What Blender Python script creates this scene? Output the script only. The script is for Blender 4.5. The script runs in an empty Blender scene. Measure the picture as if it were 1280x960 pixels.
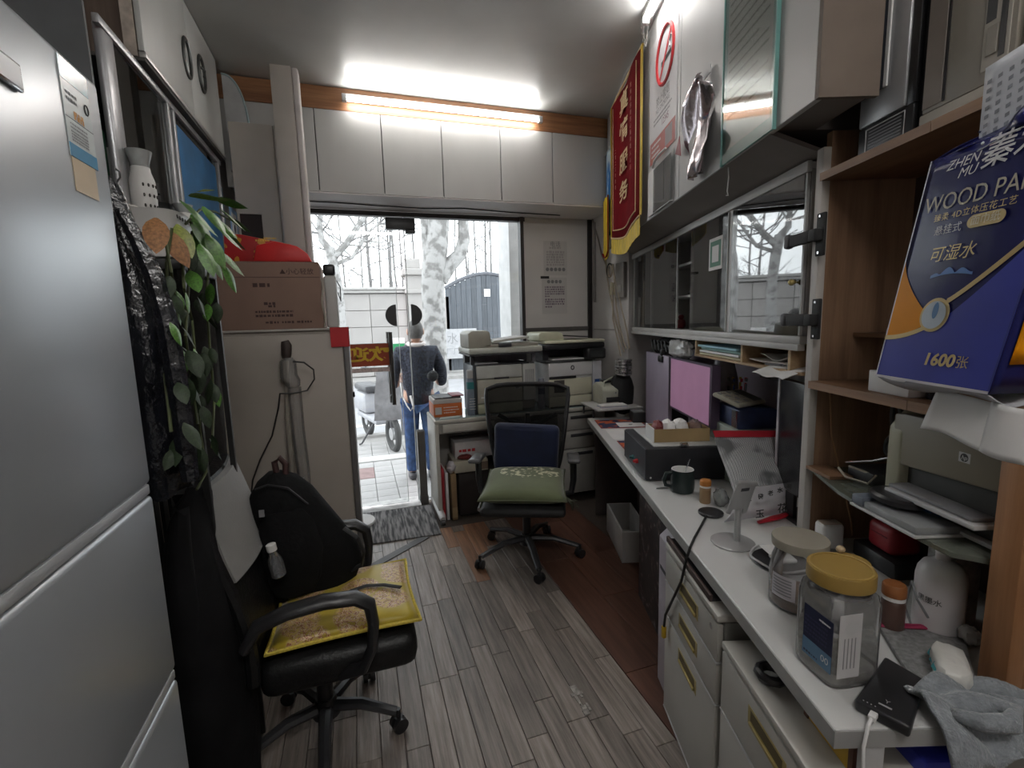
import bpy, bmesh, math, random
from mathutils import Vector, Matrix, Euler
random.seed(7)
SC = bpy.context.scene
COL = SC.collection
PI = math.pi

# ------------------------------------------------------------------ camera
F_PX, EYE = 588.0, 1.5
YAW, PITCH, ROLL = math.radians(18.0), math.radians(7.7), math.radians(1.64)
FWD = Vector((math.sin(YAW)*math.cos(PITCH), math.cos(YAW)*math.cos(PITCH), -math.sin(PITCH)))
_r = Vector((math.cos(YAW), -math.sin(YAW), 0)); _u = _r.cross(FWD)
RGT = _r*math.cos(ROLL) - _u*math.sin(ROLL)
UPV = _u*math.cos(ROLL) + _r*math.sin(ROLL)
EYEP = Vector((0, 0, EYE))
cd = bpy.data.cameras.new('camera'); cam = bpy.data.objects.new('camera', cd); COL.objects.link(cam)
cd.sensor_width = 36.0; cd.lens = F_PX/1280*36.0; cd.clip_start = 0.02; cd.clip_end = 300
mw = Matrix((RGT, UPV, -FWD)).transposed().to_4x4(); mw.translation = EYEP
cam.matrix_world = mw
SC.camera = cam

# ------------------------------------------------------------------ sky, exposure
W = bpy.data.worlds.new('overcast_sky'); SC.world = W; W.use_nodes = True
bg = W.node_tree.nodes['Background']; bg.inputs[0].default_value = (0.94, 0.97, 1.0, 1); bg.inputs[1].default_value = 3.2
SC.view_settings.view_transform = 'Standard'; SC.view_settings.look = 'None'
SC.view_settings.gamma = 1.0; SC.view_settings.use_curve_mapping = False
SC.view_settings.exposure = 0.42
TUBE_POWER = 30.0          # emission of the two visible ceiling tubes
FILL_POWER = 52.0          # emission of the added, unseen twin tubes behind the camera
SC.cycles.max_bounces = 10; SC.cycles.transparent_max_bounces = 16
SC.cycles.caustics_reflective = False; SC.cycles.caustics_refractive = False

# ------------------------------------------------------------------ frames of reference
# right-hand furniture stands along a wall turned 18 degrees: s along it, n across it
A18 = math.radians(18.0)
def R(s, n, z): return Vector((math.sin(A18)*s + math.cos(A18)*n, math.cos(A18)*s - math.sin(A18)*n, z))
def ray(px, py): return FWD + RGT*((px-640)/F_PX) + UPV*((480-py)/F_PX)
def FX(px, py, x): d = ray(px, py); return EYEP + d*(x/d.x)      # point of a wall x = const seen at a photo pixel
def FY(px, py, y): d = ray(px, py); return EYEP + d*(y/d.y)
def FZ(px, py, z): d = ray(px, py); return EYEP + d*((z-EYE)/d.z)
NV = Vector((math.cos(A18), -math.sin(A18), 0)); SV = Vector((math.sin(A18), math.cos(A18), 0))
def FN(px, py, n):
    d = ray(px, py); p = EYEP + d*(n/d.dot(NV)); return (p.dot(SV), n, p.z)       # (s, n, z)

# ------------------------------------------------------------------ materials
MATS = {}
def nodes(m):
    m.use_nodes = True; nt = m.node_tree; return nt, nt.nodes['Principled BSDF']
def M(name, col, rough=.5, metal=0.0, var=.12, scale=9.0, bump=0.0, bscale=60.0, spec=.5, coat=0.0, stretch=(1,1,1), trans=0.0, alpha=1.0, sheen=0.0, emit=None):
    if name in MATS: return MATS[name]
    m = bpy.data.materials.new(name); nt, b = nodes(m); L = nt.links
    tc = nt.nodes.new('ShaderNodeTexCoord'); mp = nt.nodes.new('ShaderNodeMapping'); mp.inputs['Scale'].default_value = stretch
    L.new(tc.outputs['Object'], mp.inputs[0])
    no = nt.nodes.new('ShaderNodeTexNoise'); no.inputs['Scale'].default_value = scale; no.inputs['Detail'].default_value = 5
    L.new(mp.outputs[0], no.inputs['Vector'])
    rp = nt.nodes.new('ShaderNodeValToRGB'); rp.color_ramp.elements[0].position = .3; rp.color_ramp.elements[1].position = .7
    lo = [max(0, c*(1-var)) for c in col[:3]]; hi = [min(1, c*(1+var)) for c in col[:3]]
    rp.color_ramp.elements[0].color = (*lo, 1); rp.color_ramp.elements[1].color = (*hi, 1)
    L.new(no.outputs['Fac'], rp.inputs[0]); L.new(rp.outputs[0], b.inputs['Base Color'])
    b.inputs['Roughness'].default_value = rough; b.inputs['Metallic'].default_value = metal
    b.inputs['Specular IOR Level'].default_value = spec; b.inputs['Coat Weight'].default_value = coat
    b.inputs['Transmission Weight'].default_value = trans; b.inputs['Alpha'].default_value = alpha
    b.inputs['Sheen Weight'].default_value = sheen
    if bump:
        n2 = nt.nodes.new('ShaderNodeTexNoise'); n2.inputs['Scale'].default_value = bscale; n2.inputs['Detail'].default_value = 3
        L.new(mp.outputs[0], n2.inputs['Vector'])
        bp = nt.nodes.new('ShaderNodeBump'); bp.inputs['Strength'].default_value = bump; bp.inputs['Distance'].default_value = .01
        L.new(n2.outputs['Fac'], bp.inputs['Height']); L.new(bp.outputs[0], b.inputs['Normal'])
    if emit:
        b.inputs['Emission Color'].default_value = (*emit[0], 1); b.inputs['Emission Strength'].default_value = emit[1]
    MATS[name] = m; return m
def WOOD(name, c1, c2, axis='y', scale=14, rough=.5, objvar=0.0, bump=.15, grain=18):
    """grain stretched along one axis; objvar shifts the tone from piece to piece"""
    if name in MATS: return MATS[name]
    m = bpy.data.materials.new(name); nt, b = nodes(m); L = nt.links
    tc = nt.nodes.new('ShaderNodeTexCoord'); mp = nt.nodes.new('ShaderNodeMapping')
    st = [grain, grain, grain]; st['xyz'.index(axis)] = 1.0; mp.inputs['Scale'].default_value = st
    oi = nt.nodes.new('ShaderNodeObjectInfo'); mu = nt.nodes.new('ShaderNodeVectorMath'); mu.operation = 'ADD'
    sc = nt.nodes.new('ShaderNodeMath'); sc.operation = 'MULTIPLY'; sc.inputs[1].default_value = 37.0
    L.new(oi.outputs['Random'], sc.inputs[0]); L.new(tc.outputs['Object'], mu.inputs[0]); L.new(sc.outputs[0], mu.inputs[1])
    L.new(mu.outputs[0], mp.inputs[0])
    no = nt.nodes.new('ShaderNodeTexNoise'); no.inputs['Scale'].default_value = scale/5; no.inputs['Detail'].default_value = 8; no.inputs['Roughness'].default_value = .65
    L.new(mp.outputs[0], no.inputs['Vector'])
    rp = nt.nodes.new('ShaderNodeValToRGB'); rp.color_ramp.elements[0].position = .35; rp.color_ramp.elements[1].position = .68
    rp.color_ramp.elements[0].color = (*c1, 1); rp.color_ramp.elements[1].color = (*c2, 1)
    L.new(no.outputs['Fac'], rp.inputs[0])
    hs = nt.nodes.new('ShaderNodeHueSaturation'); mr = nt.nodes.new('ShaderNodeMapRange')
    mr.inputs['To Min'].default_value = 1-objvar; mr.inputs['To Max'].default_value = 1+objvar
    L.new(oi.outputs['Random'], mr.inputs['Value']); L.new(mr.outputs[0], hs.inputs['Value']); L.new(rp.outputs[0], hs.inputs['Color'])
    L.new(hs.outputs[0], b.inputs['Base Color']); b.inputs['Roughness'].default_value = rough
    bp = nt.nodes.new('ShaderNodeBump'); bp.inputs['Strength'].default_value = bump; bp.inputs['Distance'].default_value = .004
    L.new(no.outputs['Fac'], bp.inputs['Height']); L.new(bp.outputs[0], b.inputs['Normal'])
    MATS[name] = m; return m
def GLASS(name, tint=(.93,.97,.96), refl=1.0, haze=0.0, rough=.02, hazecol=(.8,.8,.8), ior=1.5):
    """thin pane: see-through with a Fresnel reflection and an optional milky film"""
    if name in MATS: return MATS[name]
    m = bpy.data.materials.new(name); m.use_nodes = True; nt = m.node_tree; nt.nodes.clear(); L = nt.links
    out = nt.nodes.new('ShaderNodeOutputMaterial')
    tr = nt.nodes.new('ShaderNodeBsdfTransparent'); tr.inputs[0].default_value = (*tint, 1)
    gl = nt.nodes.new('ShaderNodeBsdfGlossy'); gl.inputs['Roughness'].default_value = rough
    fr = nt.nodes.new('ShaderNodeFresnel'); fr.inputs['IOR'].default_value = ior
    mu = nt.nodes.new('ShaderNodeMath'); mu.operation = 'MULTIPLY'; mu.inputs[1].default_value = refl; mu.use_clamp = True
    L.new(fr.outputs[0], mu.inputs[0])
    src = tr.outputs[0]
    if haze > 0:
        df = nt.nodes.new('ShaderNodeBsdfDiffuse'); df.inputs[0].default_value = (*hazecol, 1)
        mx0 = nt.nodes.new('ShaderNodeMixShader')
        tc = nt.nodes.new('ShaderNodeTexCoord'); no = nt.nodes.new('ShaderNodeTexNoise'); no.inputs['Scale'].default_value = 14
        L.new(tc.outputs['Object'], no.inputs['Vector'])
        mr = nt.nodes.new('ShaderNodeMapRange'); mr.inputs['To Min'].default_value = haze*.5; mr.inputs['To Max'].default_value = haze*1.5
        L.new(no.outputs['Fac'], mr.inputs['Value']); L.new(mr.outputs[0], mx0.inputs[0])
        L.new(tr.outputs[0], mx0.inputs[1]); L.new(df.outputs[0], mx0.inputs[2]); src = mx0.outputs[0]
    mx = nt.nodes.new('ShaderNodeMixShader')
    L.new(mu.outputs[0], mx.inputs[0]); L.new(src, mx.inputs[1]); L.new(gl.outputs[0], mx.inputs[2]); L.new(mx.outputs[0], out.inputs[0])
    MATS[name] = m; return m
def EMIT(name, col, power):
    if name in MATS: return MATS[name]
    m = bpy.data.materials.new(name); nt, b = nodes(m)
    b.inputs['Base Color'].default_value = (.9,.9,.9,1); b.inputs['Emission Color'].default_value = (*col, 1); b.inputs['Emission Strength'].default_value = power
    MATS[name] = m; return m

# ------------------------------------------------------------------ mesh builder
class MB:
    def __init__(self): self.bm = bmesh.new(); self.m = 0
    def _tag(self, before):
        for f in self.bm.faces:
            if f not in before: f.material_index = self.m
    def _add(self, verts, faces):
        vs = [self.bm.verts.new(v) for v in verts]; out = []
        for f in faces:
            try: fc = self.bm.faces.new([vs[i] for i in f]); fc.material_index = self.m; out.append(fc)
            except ValueError: pass
        return vs, out
    def box(self, x0, x1, y0, y1, z0, z1, bev=0.0, seg=2, T=None):
        x0, x1 = sorted((x0, x1)); y0, y1 = sorted((y0, y1)); z0, z1 = sorted((z0, z1))
        v = [(x0,y0,z0),(x1,y0,z0),(x1,y1,z0),(x0,y1,z0),(x0,y0,z1),(x1,y0,z1),(x1,y1,z1),(x0,y1,z1)]
        if T is not None: v = [T @ Vector(p) for p in v]
        vs, fs = self._add(v, [(0,3,2,1),(4,5,6,7),(0,1,5,4),(1,2,6,5),(2,3,7,6),(3,0,4,7)])
        if bev > 0:
            es = list({e for f in fs for e in f.edges})
            r = bmesh.ops.bevel(self.bm, geom=es, offset=bev, segments=seg, affect='EDGES', profile=.5)
            for f in r['faces']: f.material_index = self.m
        return self
    def prism(self, poly, a0, a1, plane='xy', bev=0.0, seg=2, T=None):
        """polygon in a plane, pushed from a0 to a1 along the third axis"""
        def P(u, v, w):
            p = {'xy': (u,v,w), 'xz': (u,w,v), 'yz': (w,u,v)}[plane]
            return T @ Vector(p) if T is not None else p
        n = len(poly)
        v = [P(u,w,a0) for u,w in poly] + [P(u,w,a1) for u,w in poly]
        vs, fs = self._add(v, [tuple(range(n)), tuple(range(2*n-1, n-1, -1))] + [(i, (i+1)%n, (i+1)%n+n, i+n) for i in range(n)])
        bmesh.ops.recalc_face_normals(self.bm, faces=fs)
        if bev > 0:
            es = list({e for f in fs for e in f.edges})
            r = bmesh.ops.bevel(self.bm, geom=es, offset=bev, segments=seg, affect='EDGES', profile=.5)
            for f in r['faces']: f.material_index = self.m
        return self
    def tube(self, pts, r, seg=8, closed=False, cap=True, flat=1.0, upv=None):
        pts = [Vector(p) for p in pts]; n = len(pts)
        rs = r if isinstance(r, (list, tuple)) else [r]*n
        rings = []; prev = None
        for i, p in enumerate(pts):
            if closed: t = pts[(i+1)%n] - pts[i-1]
            else: t = pts[min(i+1, n-1)] - pts[max(i-1, 0)]
            t = t.normalized() if t.length > 1e-9 else Vector((0,0,1))
            if prev is None:
                a = Vector(upv) if upv else (Vector((0,0,1)) if abs(t.z) < .9 else Vector((1,0,0)))
            else: a = prev
            x = (a - t*a.dot(t))
            if x.length < 1e-6: x = t.orthogonal()
            x.normalize(); y = t.cross(x); prev = x
            rings.append([self.bm.verts.new(p + x*(rs[i]*flat*math.cos(2*PI*k/seg)) + y*(rs[i]*math.sin(2*PI*k/seg))) for k in range(seg)])
        m = n if closed else n-1
        for i in range(m):
            A, B = rings[i], rings[(i+1)%n]
            for k in range(seg):
                f = self.bm.faces.new((A[k], A[(k+1)%seg], B[(k+1)%seg], B[k])); f.material_index = self.m
        if cap and not closed:
            f = self.bm.faces.new(rings[0][::-1]); f.material_index = self.m
            f = self.bm.faces.new(rings[-1]); f.material_index = self.m
        return self
    def cyl(self, p0, p1, r0, r1=None, seg=16):
        return self.tube([p0, p1], [r0, r0 if r1 is None else r1], seg=seg)
    def lathe(self, prof, c=(0,0,0), seg=24, sx=1.0, sy=1.0, T=None, super_n=None, open0=False, open1=False):
        """profile of (radius, height), turned about z; super_n > 2 squares the section"""
        rings = []
        for r, z in prof:
            ring = []
            for k in range(seg):
                a = 2*PI*k/seg; ca, sa = math.cos(a), math.sin(a)
                if super_n:
                    q = (abs(ca)**super_n + abs(sa)**super_n)**(-1/super_n); ca *= q; sa *= q
                p = Vector((c[0]+r*sx*ca, c[1]+r*sy*sa, c[2]+z)); ring.append(self.bm.verts.new(T @ p if T is not None else p))
            rings.append(ring)
        for A, B in zip(rings, rings[1:]):
            for k in range(seg):
                f = self.bm.faces.new((A[k], A[(k+1)%seg], B[(k+1)%seg], B[k])); f.material_index = self.m
        for ring, rv, op in ((rings[0], True, open0), (rings[-1], False, open1)):
            if op: continue
            f = self.bm.faces.new(ring[::-1] if rv else ring); f.material_index = self.m
        return self
    def sheet(self, fn, nu, nv, th=0.0):
        """surface fn(u, v), with a back face at thickness th"""
        V = [[self.bm.verts.new(fn(i/nu, j/nv)) for j in range(nv+1)] for i in range(nu+1)]
        fs = []
        for i in range(nu):
            for j in range(nv):
                f = self.bm.faces.new((V[i][j], V[i+1][j], V[i+1][j+1], V[i][j+1])); f.material_index = self.m; fs.append(f)
        if th:
            bmesh.ops.recalc_face_normals(self.bm, faces=fs)
            bmesh.ops.solidify(self.bm, geom=fs, thickness=th)
            for f in self.bm.faces:
                pass
        return self
    def blob(self, c, r, seg=12, rings=8, T=None, jit=0.0, sq=None):
        c = Vector(c); rx, ry, rz = (r, r, r) if not isinstance(r, (tuple, list)) else r
        V = []
        for i in range(rings+1):
            th = PI*i/rings; row = []
            for k in range(seg):
                ph = 2*PI*k/seg
                d = Vector((math.sin(th)*math.cos(ph), math.sin(th)*math.sin(ph), -math.cos(th)))
                if sq:
                    q = (abs(d.x)**sq + abs(d.y)**sq + abs(d.z)**sq)**(-1/sq); d = d*q
                if jit: d = d*(1+random.uniform(-jit, jit))
                p = c + Vector((d.x*rx, d.y*ry, d.z*rz)); row.append(self.bm.verts.new(T @ p if T is not None else p))
                if i in (0, rings): break
            V.append(row)
        for i in range(rings):
            A, B = V[i], V[i+1]
            for k in range(seg):
                if len(A) == 1: q = (A[0], B[(k+1)%seg], B[k])
                elif len(B) == 1: q = (A[k], A[(k+1)%seg], B[0])
                else: q = (A[k], A[(k+1)%seg], B[(k+1)%seg], B[k])
                f = self.bm.faces.new(q); f.material_index = self.m
        return self
    def slab(self, fa, fb, nu, nv):
        """closed slab between two surfaces"""
        A = [[self.bm.verts.new(fa(i/nu, j/nv)) for j in range(nv+1)] for i in range(nu+1)]
        B = [[self.bm.verts.new(fb(i/nu, j/nv)) for j in range(nv+1)] for i in range(nu+1)]
        fs = []
        for i in range(nu):
            for j in range(nv):
                fs.append(self.bm.faces.new((A[i][j], A[i+1][j], A[i+1][j+1], A[i][j+1]))); fs.append(self.bm.faces.new((B[i][j], B[i][j+1], B[i+1][j+1], B[i+1][j])))
        for j in range(nv):
            for i in (0, nu): fs.append(self.bm.faces.new((A[i][j], A[i][j+1], B[i][j+1], B[i][j])))
        for i in range(nu):
            for j in (0, nv): fs.append(self.bm.faces.new((A[i][j], A[i+1][j], B[i+1][j], B[i][j])))
        for f in fs: f.material_index = self.m
        bmesh.ops.recalc_face_normals(self.bm, faces=fs); return self
    def quad(self, a, b, c, d): self._add([a,b,c,d], [(0,1,2,3)]); return self
    def mat(self, i): self.m = i; return self
    def obj(self, name, mats, parent=None, smooth=35, loc=None, rot=None, weld=False, sub=0):
        bm = self.bm
        if weld: bmesh.ops.remove_doubles(bm, verts=bm.verts, dist=1e-5)
        me = bpy.data.meshes.new(name); bm.to_mesh(me); bm.free()
        for mm in (mats if isinstance(mats, (list, tuple)) else [mats]): me.materials.append(mm)
        if smooth:
            me.polygons.foreach_set('use_smooth', [True]*len(me.polygons))
            me.set_sharp_from_angle(angle=math.radians(smooth))
        o = bpy.data.objects.new(name, me); COL.objects.link(o)
        if parent is not None: o.parent = parent
        if loc is not None: o.location = loc
        if rot is not None: o.rotation_euler = rot
        if sub:
            md = o.modifiers.new('subdivision', 'SUBSURF'); md.levels = sub; md.render_levels = sub
        return o

def thing(name, label, cat, loc=(0,0,0), rz=0.0, group=None):
    o = bpy.data.objects.new(name, None); COL.objects.link(o); o.empty_display_size = .05
    o.location = loc; o.rotation_euler = (0, 0, rz); o['label'] = label; o['category'] = cat
    if group: o['group'] = group
    return o
def thingR(name, label, cat, s, n, z, turn=0.0, group=None):
    return thing(name, label, cat, R(s, n, z), -A18 + turn, group)      # local x = across (away from the aisle), y = along
def tag(o, label, cat, group=None):
    o['label'] = label; o['category'] = cat
    if group: o['group'] = group
    return o
def struct(o): o['kind'] = 'structure'; return o
def dup(o, parent=None, loc=None, rz=None):
    c = o.copy(); COL.objects.link(c); c.parent = parent
    for ch in list(o.children): dup(ch, c)
    if loc is not None: c.location = loc
    if rz is not None: c.rotation_euler = (0, 0, rz)
    return c
def text(body, size, mat, parent, loc, xdir=(1,0,0), ydir=(0,0,1), name='lettering', align='CENTER', shear=0.0, xs=1.0, space=1.0, off=0.0):
    """flat print: letters run along xdir, their tops point along ydir"""
    cu = bpy.data.curves.new('font_tmp', 'FONT'); cu.body = body; cu.size = size; cu.align_x = align; cu.align_y = 'CENTER'
    cu.shear = shear; cu.space_character = space; cu.resolution_u = 3; cu.offset = off
    t = bpy.data.objects.new('font_tmp', cu); COL.objects.link(t)
    bpy.context.view_layer.update()
    me = bpy.data.meshes.new_from_object(t.evaluated_get(bpy.context.evaluated_depsgraph_get()))
    bpy.data.objects.remove(t); bpy.data.curves.remove(cu)
    me.materials.clear(); me.materials.append(mat)
    X = Vector(xdir).normalized(); Y = Vector(ydir).normalized(); Z = X.cross(Y)
    mx = Matrix((X*xs, Y, Z)).transposed().to_4x4(); mx.translation = Vector(loc)
    me.transform(mx); me.name = name
    o = bpy.data.objects.new(name, me); COL.objects.link(o); o.parent = parent
    return o
def skin(name, joints, edges, mat, parent=None, sub=2, root=0):
    """joints: (x, y, z, radius) -> one continuous tapering surface"""
    me = bpy.data.meshes.new(name); me.from_pydata([j[:3] for j in joints], edges, []); me.materials.append(mat)
    o = bpy.data.objects.new(name, me); COL.objects.link(o)
    o.modifiers.new('skin', 'SKIN').use_smooth_shade = True
    for i, j in enumerate(joints):
        r = j[3] if isinstance(j[3], tuple) else (j[3], j[3])
        me.skin_vertices[0].data[i].radius = r; me.skin_vertices[0].data[i].use_root = (i == root)
    s = o.modifiers.new('subdivision', 'SUBSURF'); s.levels = sub; s.render_levels = sub
    bpy.context.view_layer.update()
    m2 = bpy.data.meshes.new_from_object(o.evaluated_get(bpy.context.evaluated_depsgraph_get()))
    o.modifiers.clear(); o.data = m2; m2.name = name
    m2.polygons.foreach_set('use_smooth', [True]*len(m2.polygons))
    if not m2.materials: m2.materials.append(mat)
    o.parent = parent
    return o

# common materials
C_WHITE = M('white_paint', (.62,.61,.60), .55, var=.06, bump=.05)
C_WALL = M('wall_paint', (.62,.595,.58), .75, var=.08, scale=3, bump=.08, bscale=25)
C_CREAM = M('cream_panel', (.46,.455,.44), .45, var=.05, scale=4, stretch=(1,1,.3))
C_STEEL = M('cream_steel', (.52,.50,.46), .35, var=.06, spec=.6)
C_BLACK = M('black_plastic', (.018,.018,.02), .35, var=.2)
C_MATTBLACK = M('matt_black', (.014,.014,.015), .7, var=.25, bump=.1)
C_DARK = M('dark_grey_plastic', (.05,.05,.055), .45, var=.2)
C_GREY = M('grey_plastic', (.22,.22,.23), .45, var=.1)
C_BEIGE = M('beige_plastic', (.60,.59,.50), .42, var=.05)
C_BEIGED = M('beige_plastic_dark', (.34,.32,.27), .45, var=.08)
C_LGREY = M('light_grey_plastic', (.50,.50,.50), .42, var=.05)
C_PAPER = M('white_paper', (.74,.73,.72), .8, var=.05)
C_INK = M('black_ink', (.03,.03,.03), .8, var=.1)
C_GINK = M('grey_ink', (.22,.22,.23), .8, var=.1)
C_RED = M('red_print', (.50,.02,.025), .6, var=.1)
C_CHROME = M('chrome', (.62,.62,.63), .22, metal=1.0, var=.05)
C_ALU = M('aluminium', (.50,.50,.51), .38, metal=.8, var=.08)
C_WIRE = M('black_cable', (.012,.012,.012), .5)
# ================================================================== THE ROOM
CEIL = 3.03; YW = 3.85           # ceiling height, street-side wall
def TR(s, n, z=0.0): # transform of the turned frame for prisms/boxes in (n, s, z)
    return Matrix.Rotation(-A18, 4, 'Z')
RZ = TR(0, 0)
b = MB().box(-1.15, 3.0, -1.4, 3.93, -.09, -.012); floor = struct(b.obj('floor', M('floor_base', (.06,.045,.035), .8), smooth=0))
P_GREY = WOOD('weathered_planks', (.125,.102,.088), (.315,.27,.238), 'y', 16, .40, objvar=.26, bump=.35)
P_RED = WOOD('red_laminate', (.075,.030,.018), (.135,.058,.036), 'y', 10, .5, objvar=.16, bump=.1)
P_WORN = WOOD('worn_orange_planks', (.16,.085,.05), (.33,.17,.095), 'y', 12, .45, objvar=.18, bump=.3)
PW = .0835; X1 = .985
def plank_mesh(w, l, mat):
    mb = MB().box(0, w-.0022, 0, l-.0025, -.012, 0, bev=.0012, seg=1)
    o = mb.obj('plank', mat, floor, smooth=0); return o
proto = {}
lens = [.55, .62, .70, .78, .46]
rr = random.Random(3)
for c in range(18):
    x = X1 - (c+1)*PW; y = .45 - rr.uniform(0, .5)
    while y < 3.26:
        l = rr.choice(lens)
        if y + l > 3.30: l = 3.30 - y
        if l > .02:
            worn = (.42 < x < .80 and y+l > 3.0 and rr.random() < .8) or rr.random() < .01
            key = (round(l, 3), worn)
            if key not in proto: o = proto[key] = plank_mesh(PW, l, P_WORN if worn else P_GREY)
            else: o = proto[key].copy(); COL.objects.link(o)
            o.location = (x, y, 0); o.rotation_euler = (0, 0, 0)
        y += l
# red laminate between the grey boards and the counter
y = .3
for k in range(3):
    for j in range(5):
        o = plank_mesh(.19, .98, P_RED) if (k, j) == (0, 0) else dup(proto_red, floor)
        if (k, j) == (0, 0): proto_red = o
        o.location = (X1 + .002 + k*.19, -.4 + j*.98 - (k % 2)*.45 + .03, 0)
# broken splinter patch in one board
b = MB()
for k in range(9):
    a = rr.uniform(-.03, .03)
    b.box(.712+rr.uniform(0,.05), .712+.012+rr.uniform(0,.05), 1.45+k*.014, 1.45+k*.014+rr.uniform(.012,.04), 0.0004, .003+rr.uniform(0,.003))
o = b.obj('broken_splinters', M('bare_splinters', (.34,.32,.29), .8, var=.4, scale=60), floor, smooth=0); o['kind'] = 'stuff'

ceil = struct(MB().box(-1.15, 3.0, -1.4, 3.93, CEIL, CEIL+.1).obj('ceiling', M('ceiling_paint', (.50,.51,.495), .33, var=.10, scale=2.2, bump=.10, bscale=6), smooth=0))
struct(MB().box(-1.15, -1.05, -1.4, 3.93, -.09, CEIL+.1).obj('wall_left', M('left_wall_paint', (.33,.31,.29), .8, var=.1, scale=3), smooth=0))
struct(MB().box(-1.05, 1.0, -1.5, -1.4, -.09, CEIL+.1).obj('wall_near', C_WALL, smooth=0))
struct(MB().box(1.27, 1.40, -1.75, 3.85, -.09, CEIL+.1, T=RZ).obj('wall_right', C_WALL, smooth=0))
struct(MB().box(2.025, 2.5, 3.24, YW+.08, -.09, CEIL+.1).obj('wall_corner', C_WALL, smooth=0))
# street side: wall left of the door, lintel, and the blank white panel with its dark rail
b = MB().box(-1.05, -.30, YW, YW+.08, -.09, CEIL).box(-.30, 2.03, YW, YW+.08, 2.37, CEIL)
struct(b.obj('wall_back', C_WALL, smooth=0))
C_FRAME = M('dark_window_frame', (.045,.04,.04), .45, var=.2)
pan = struct(MB().box(1.385, 1.985, YW, YW+.04, .60, 2.368).box(1.385, 1.985, YW, YW+.04, 0, .595).obj('window_2', M('blank_panel', (.64,.62,.60), .5, var=.05, scale=3), smooth=0))
MB().box(1.385, 1.99, YW-.012, YW-.001, 1.395, 1.43).obj('rail', M('rail_grey', (.11,.105,.10), .4), pan, smooth=0)
MB().box(1.355, 1.385, YW-.02, YW+.05, 0, 2.365).obj('post', C_FRAME, pan, smooth=0)
MB().box(1.985, 2.022, YW-.02, YW+.05, 0, 2.365).obj('post', M('dark_corner_post', (.018,.014,.014), .5), pan, smooth=0)
# glass front: fixed pane behind the desk, and the door leaf
GL = GLASS('shop_glass', (.95,.97,.97), .8)
fx0 = FY(517, 500, YW).x; dx1 = FY(504, 500, YW).x
win = struct(MB().box(fx0, 1.355, YW+.02, YW+.030, .02, 2.325).obj('window_1', GL, smooth=0))
MB().box(-.30, 1.40, YW-.01, YW+.055, 2.318, 2.351).obj('head_rail', C_FRAME, win, smooth=0)
MB().box(fx0-.004, fx0+.004, YW+.0195, YW+.0305, .02, 2.318).obj('polished_edge', M('glass_edge', (.75,.80,.80), .2), win, smooth=0)
MB().box(.415, .475, YW-.03, YW+.05, -.005, .62).box(.415, .478, YW-.032, YW+.052, -.005, .07).obj('post', M('bronze_post', (.17,.16,.15), .35, metal=.5), win, smooth=0)
door = struct(MB().box(-.29, dx1, YW+.02, YW+.030, .02, 2.315).obj('door_1', GL, smooth=0))
MB().box(dx1-.004, dx1, YW+.0195, YW+.0305, .02, 2.315).obj('polished_edge', MATS['glass_edge'], door, smooth=0)
hx = FY(490, 455, YW-.03); z0 = FY(489, 506, YW-.03).z; z1 = FY(490, 415, YW-.03).z
b = MB().cyl((hx.x, YW-.035, z0), (hx.x, YW-.035, z1), .016, seg=12)
for z in (z0+.06, z1-.06): b.cyl((hx.x, YW-.035, z), (hx.x, YW+.019, z), .010, seg=10)
b.obj('handle', M('dark_handle', (.10,.095,.09), .3, metal=.8), door)
b = MB().cyl((hx.x-.012, YW+.085, z0), (hx.x-.012, YW+.085, z1), .016, seg=12)
for z in (z0+.06, z1-.06): b.cyl((hx.x-.012, YW+.085, z), (hx.x-.012, YW+.031, z), .010, seg=10)
b.obj('handle', MATS['dark_handle'], door)
for sgn, xx, par in ((-1, dx1-.012, door), (1, fx0+.022, win)):
    zc = FY(500, 394, YW).z
    pts = [(xx + sgn*.085*math.sin(PI*k/16), zc+.085*math.cos(PI*k/16)) for k in range(17)]
    MB().prism(pts, YW+.008, YW+.019, 'xz').obj('half_disc_lock', M('black_lock', (.025,.025,.028), .4), par)
# the red welcome strip stuck to the glass faces the street, so it reads mirrored from inside
p0 = FY(437, 431, YW+.012); p1 = FY(487, 458, YW+.012)
sg = MB().box(-.24, p1.x, YW+.012, YW+.0195, p1.z+.01, p0.z).obj('welcome_strip', M('strip_red', (.36,.055,.015), .55, var=.08), door, smooth=0)
zc = (p0.z+p1.z)/2+.004
YEL = M('strip_yellow', (.75,.50,.03), .5)
for ch, px_ in (('欢', 474), ('迎', 448)):
    q = FY(px_, 443, YW+.011); text(ch, .118, YEL, door, (q.x, YW+.0112, zc), (-1,0,0), (0,0,1), off=.004, xs=1.38)
MB().box(-.24, p1.x, YW+.012, YW+.0195, p1.z-.038, p1.z-.004).obj('small_print_strip', M('strip_pale', (.62,.50,.48), .6, var=.35, scale=60), door, smooth=0)
b = MB().box(.10, .30, YW-.035, YW+.018, 2.235, 2.30, bev=.006).box(.255, .30, YW-.036, YW+.018, 2.10, 2.236, bev=.006)
q = FY(481, 272, YW-.02); q2 = FY(519, 292, YW-.02)
b = MB().box(q.x, q2.x, YW-.04, YW+.018, q.z-.085, q.z, bev=.006).box(q2.x-.075, q2.x, YW-.042, YW+.018, q2.z, q.z-.086, bev=.006)
b.obj('door_clamp', M('door_clamp_black', (.02,.02,.022), .4), door)
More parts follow.
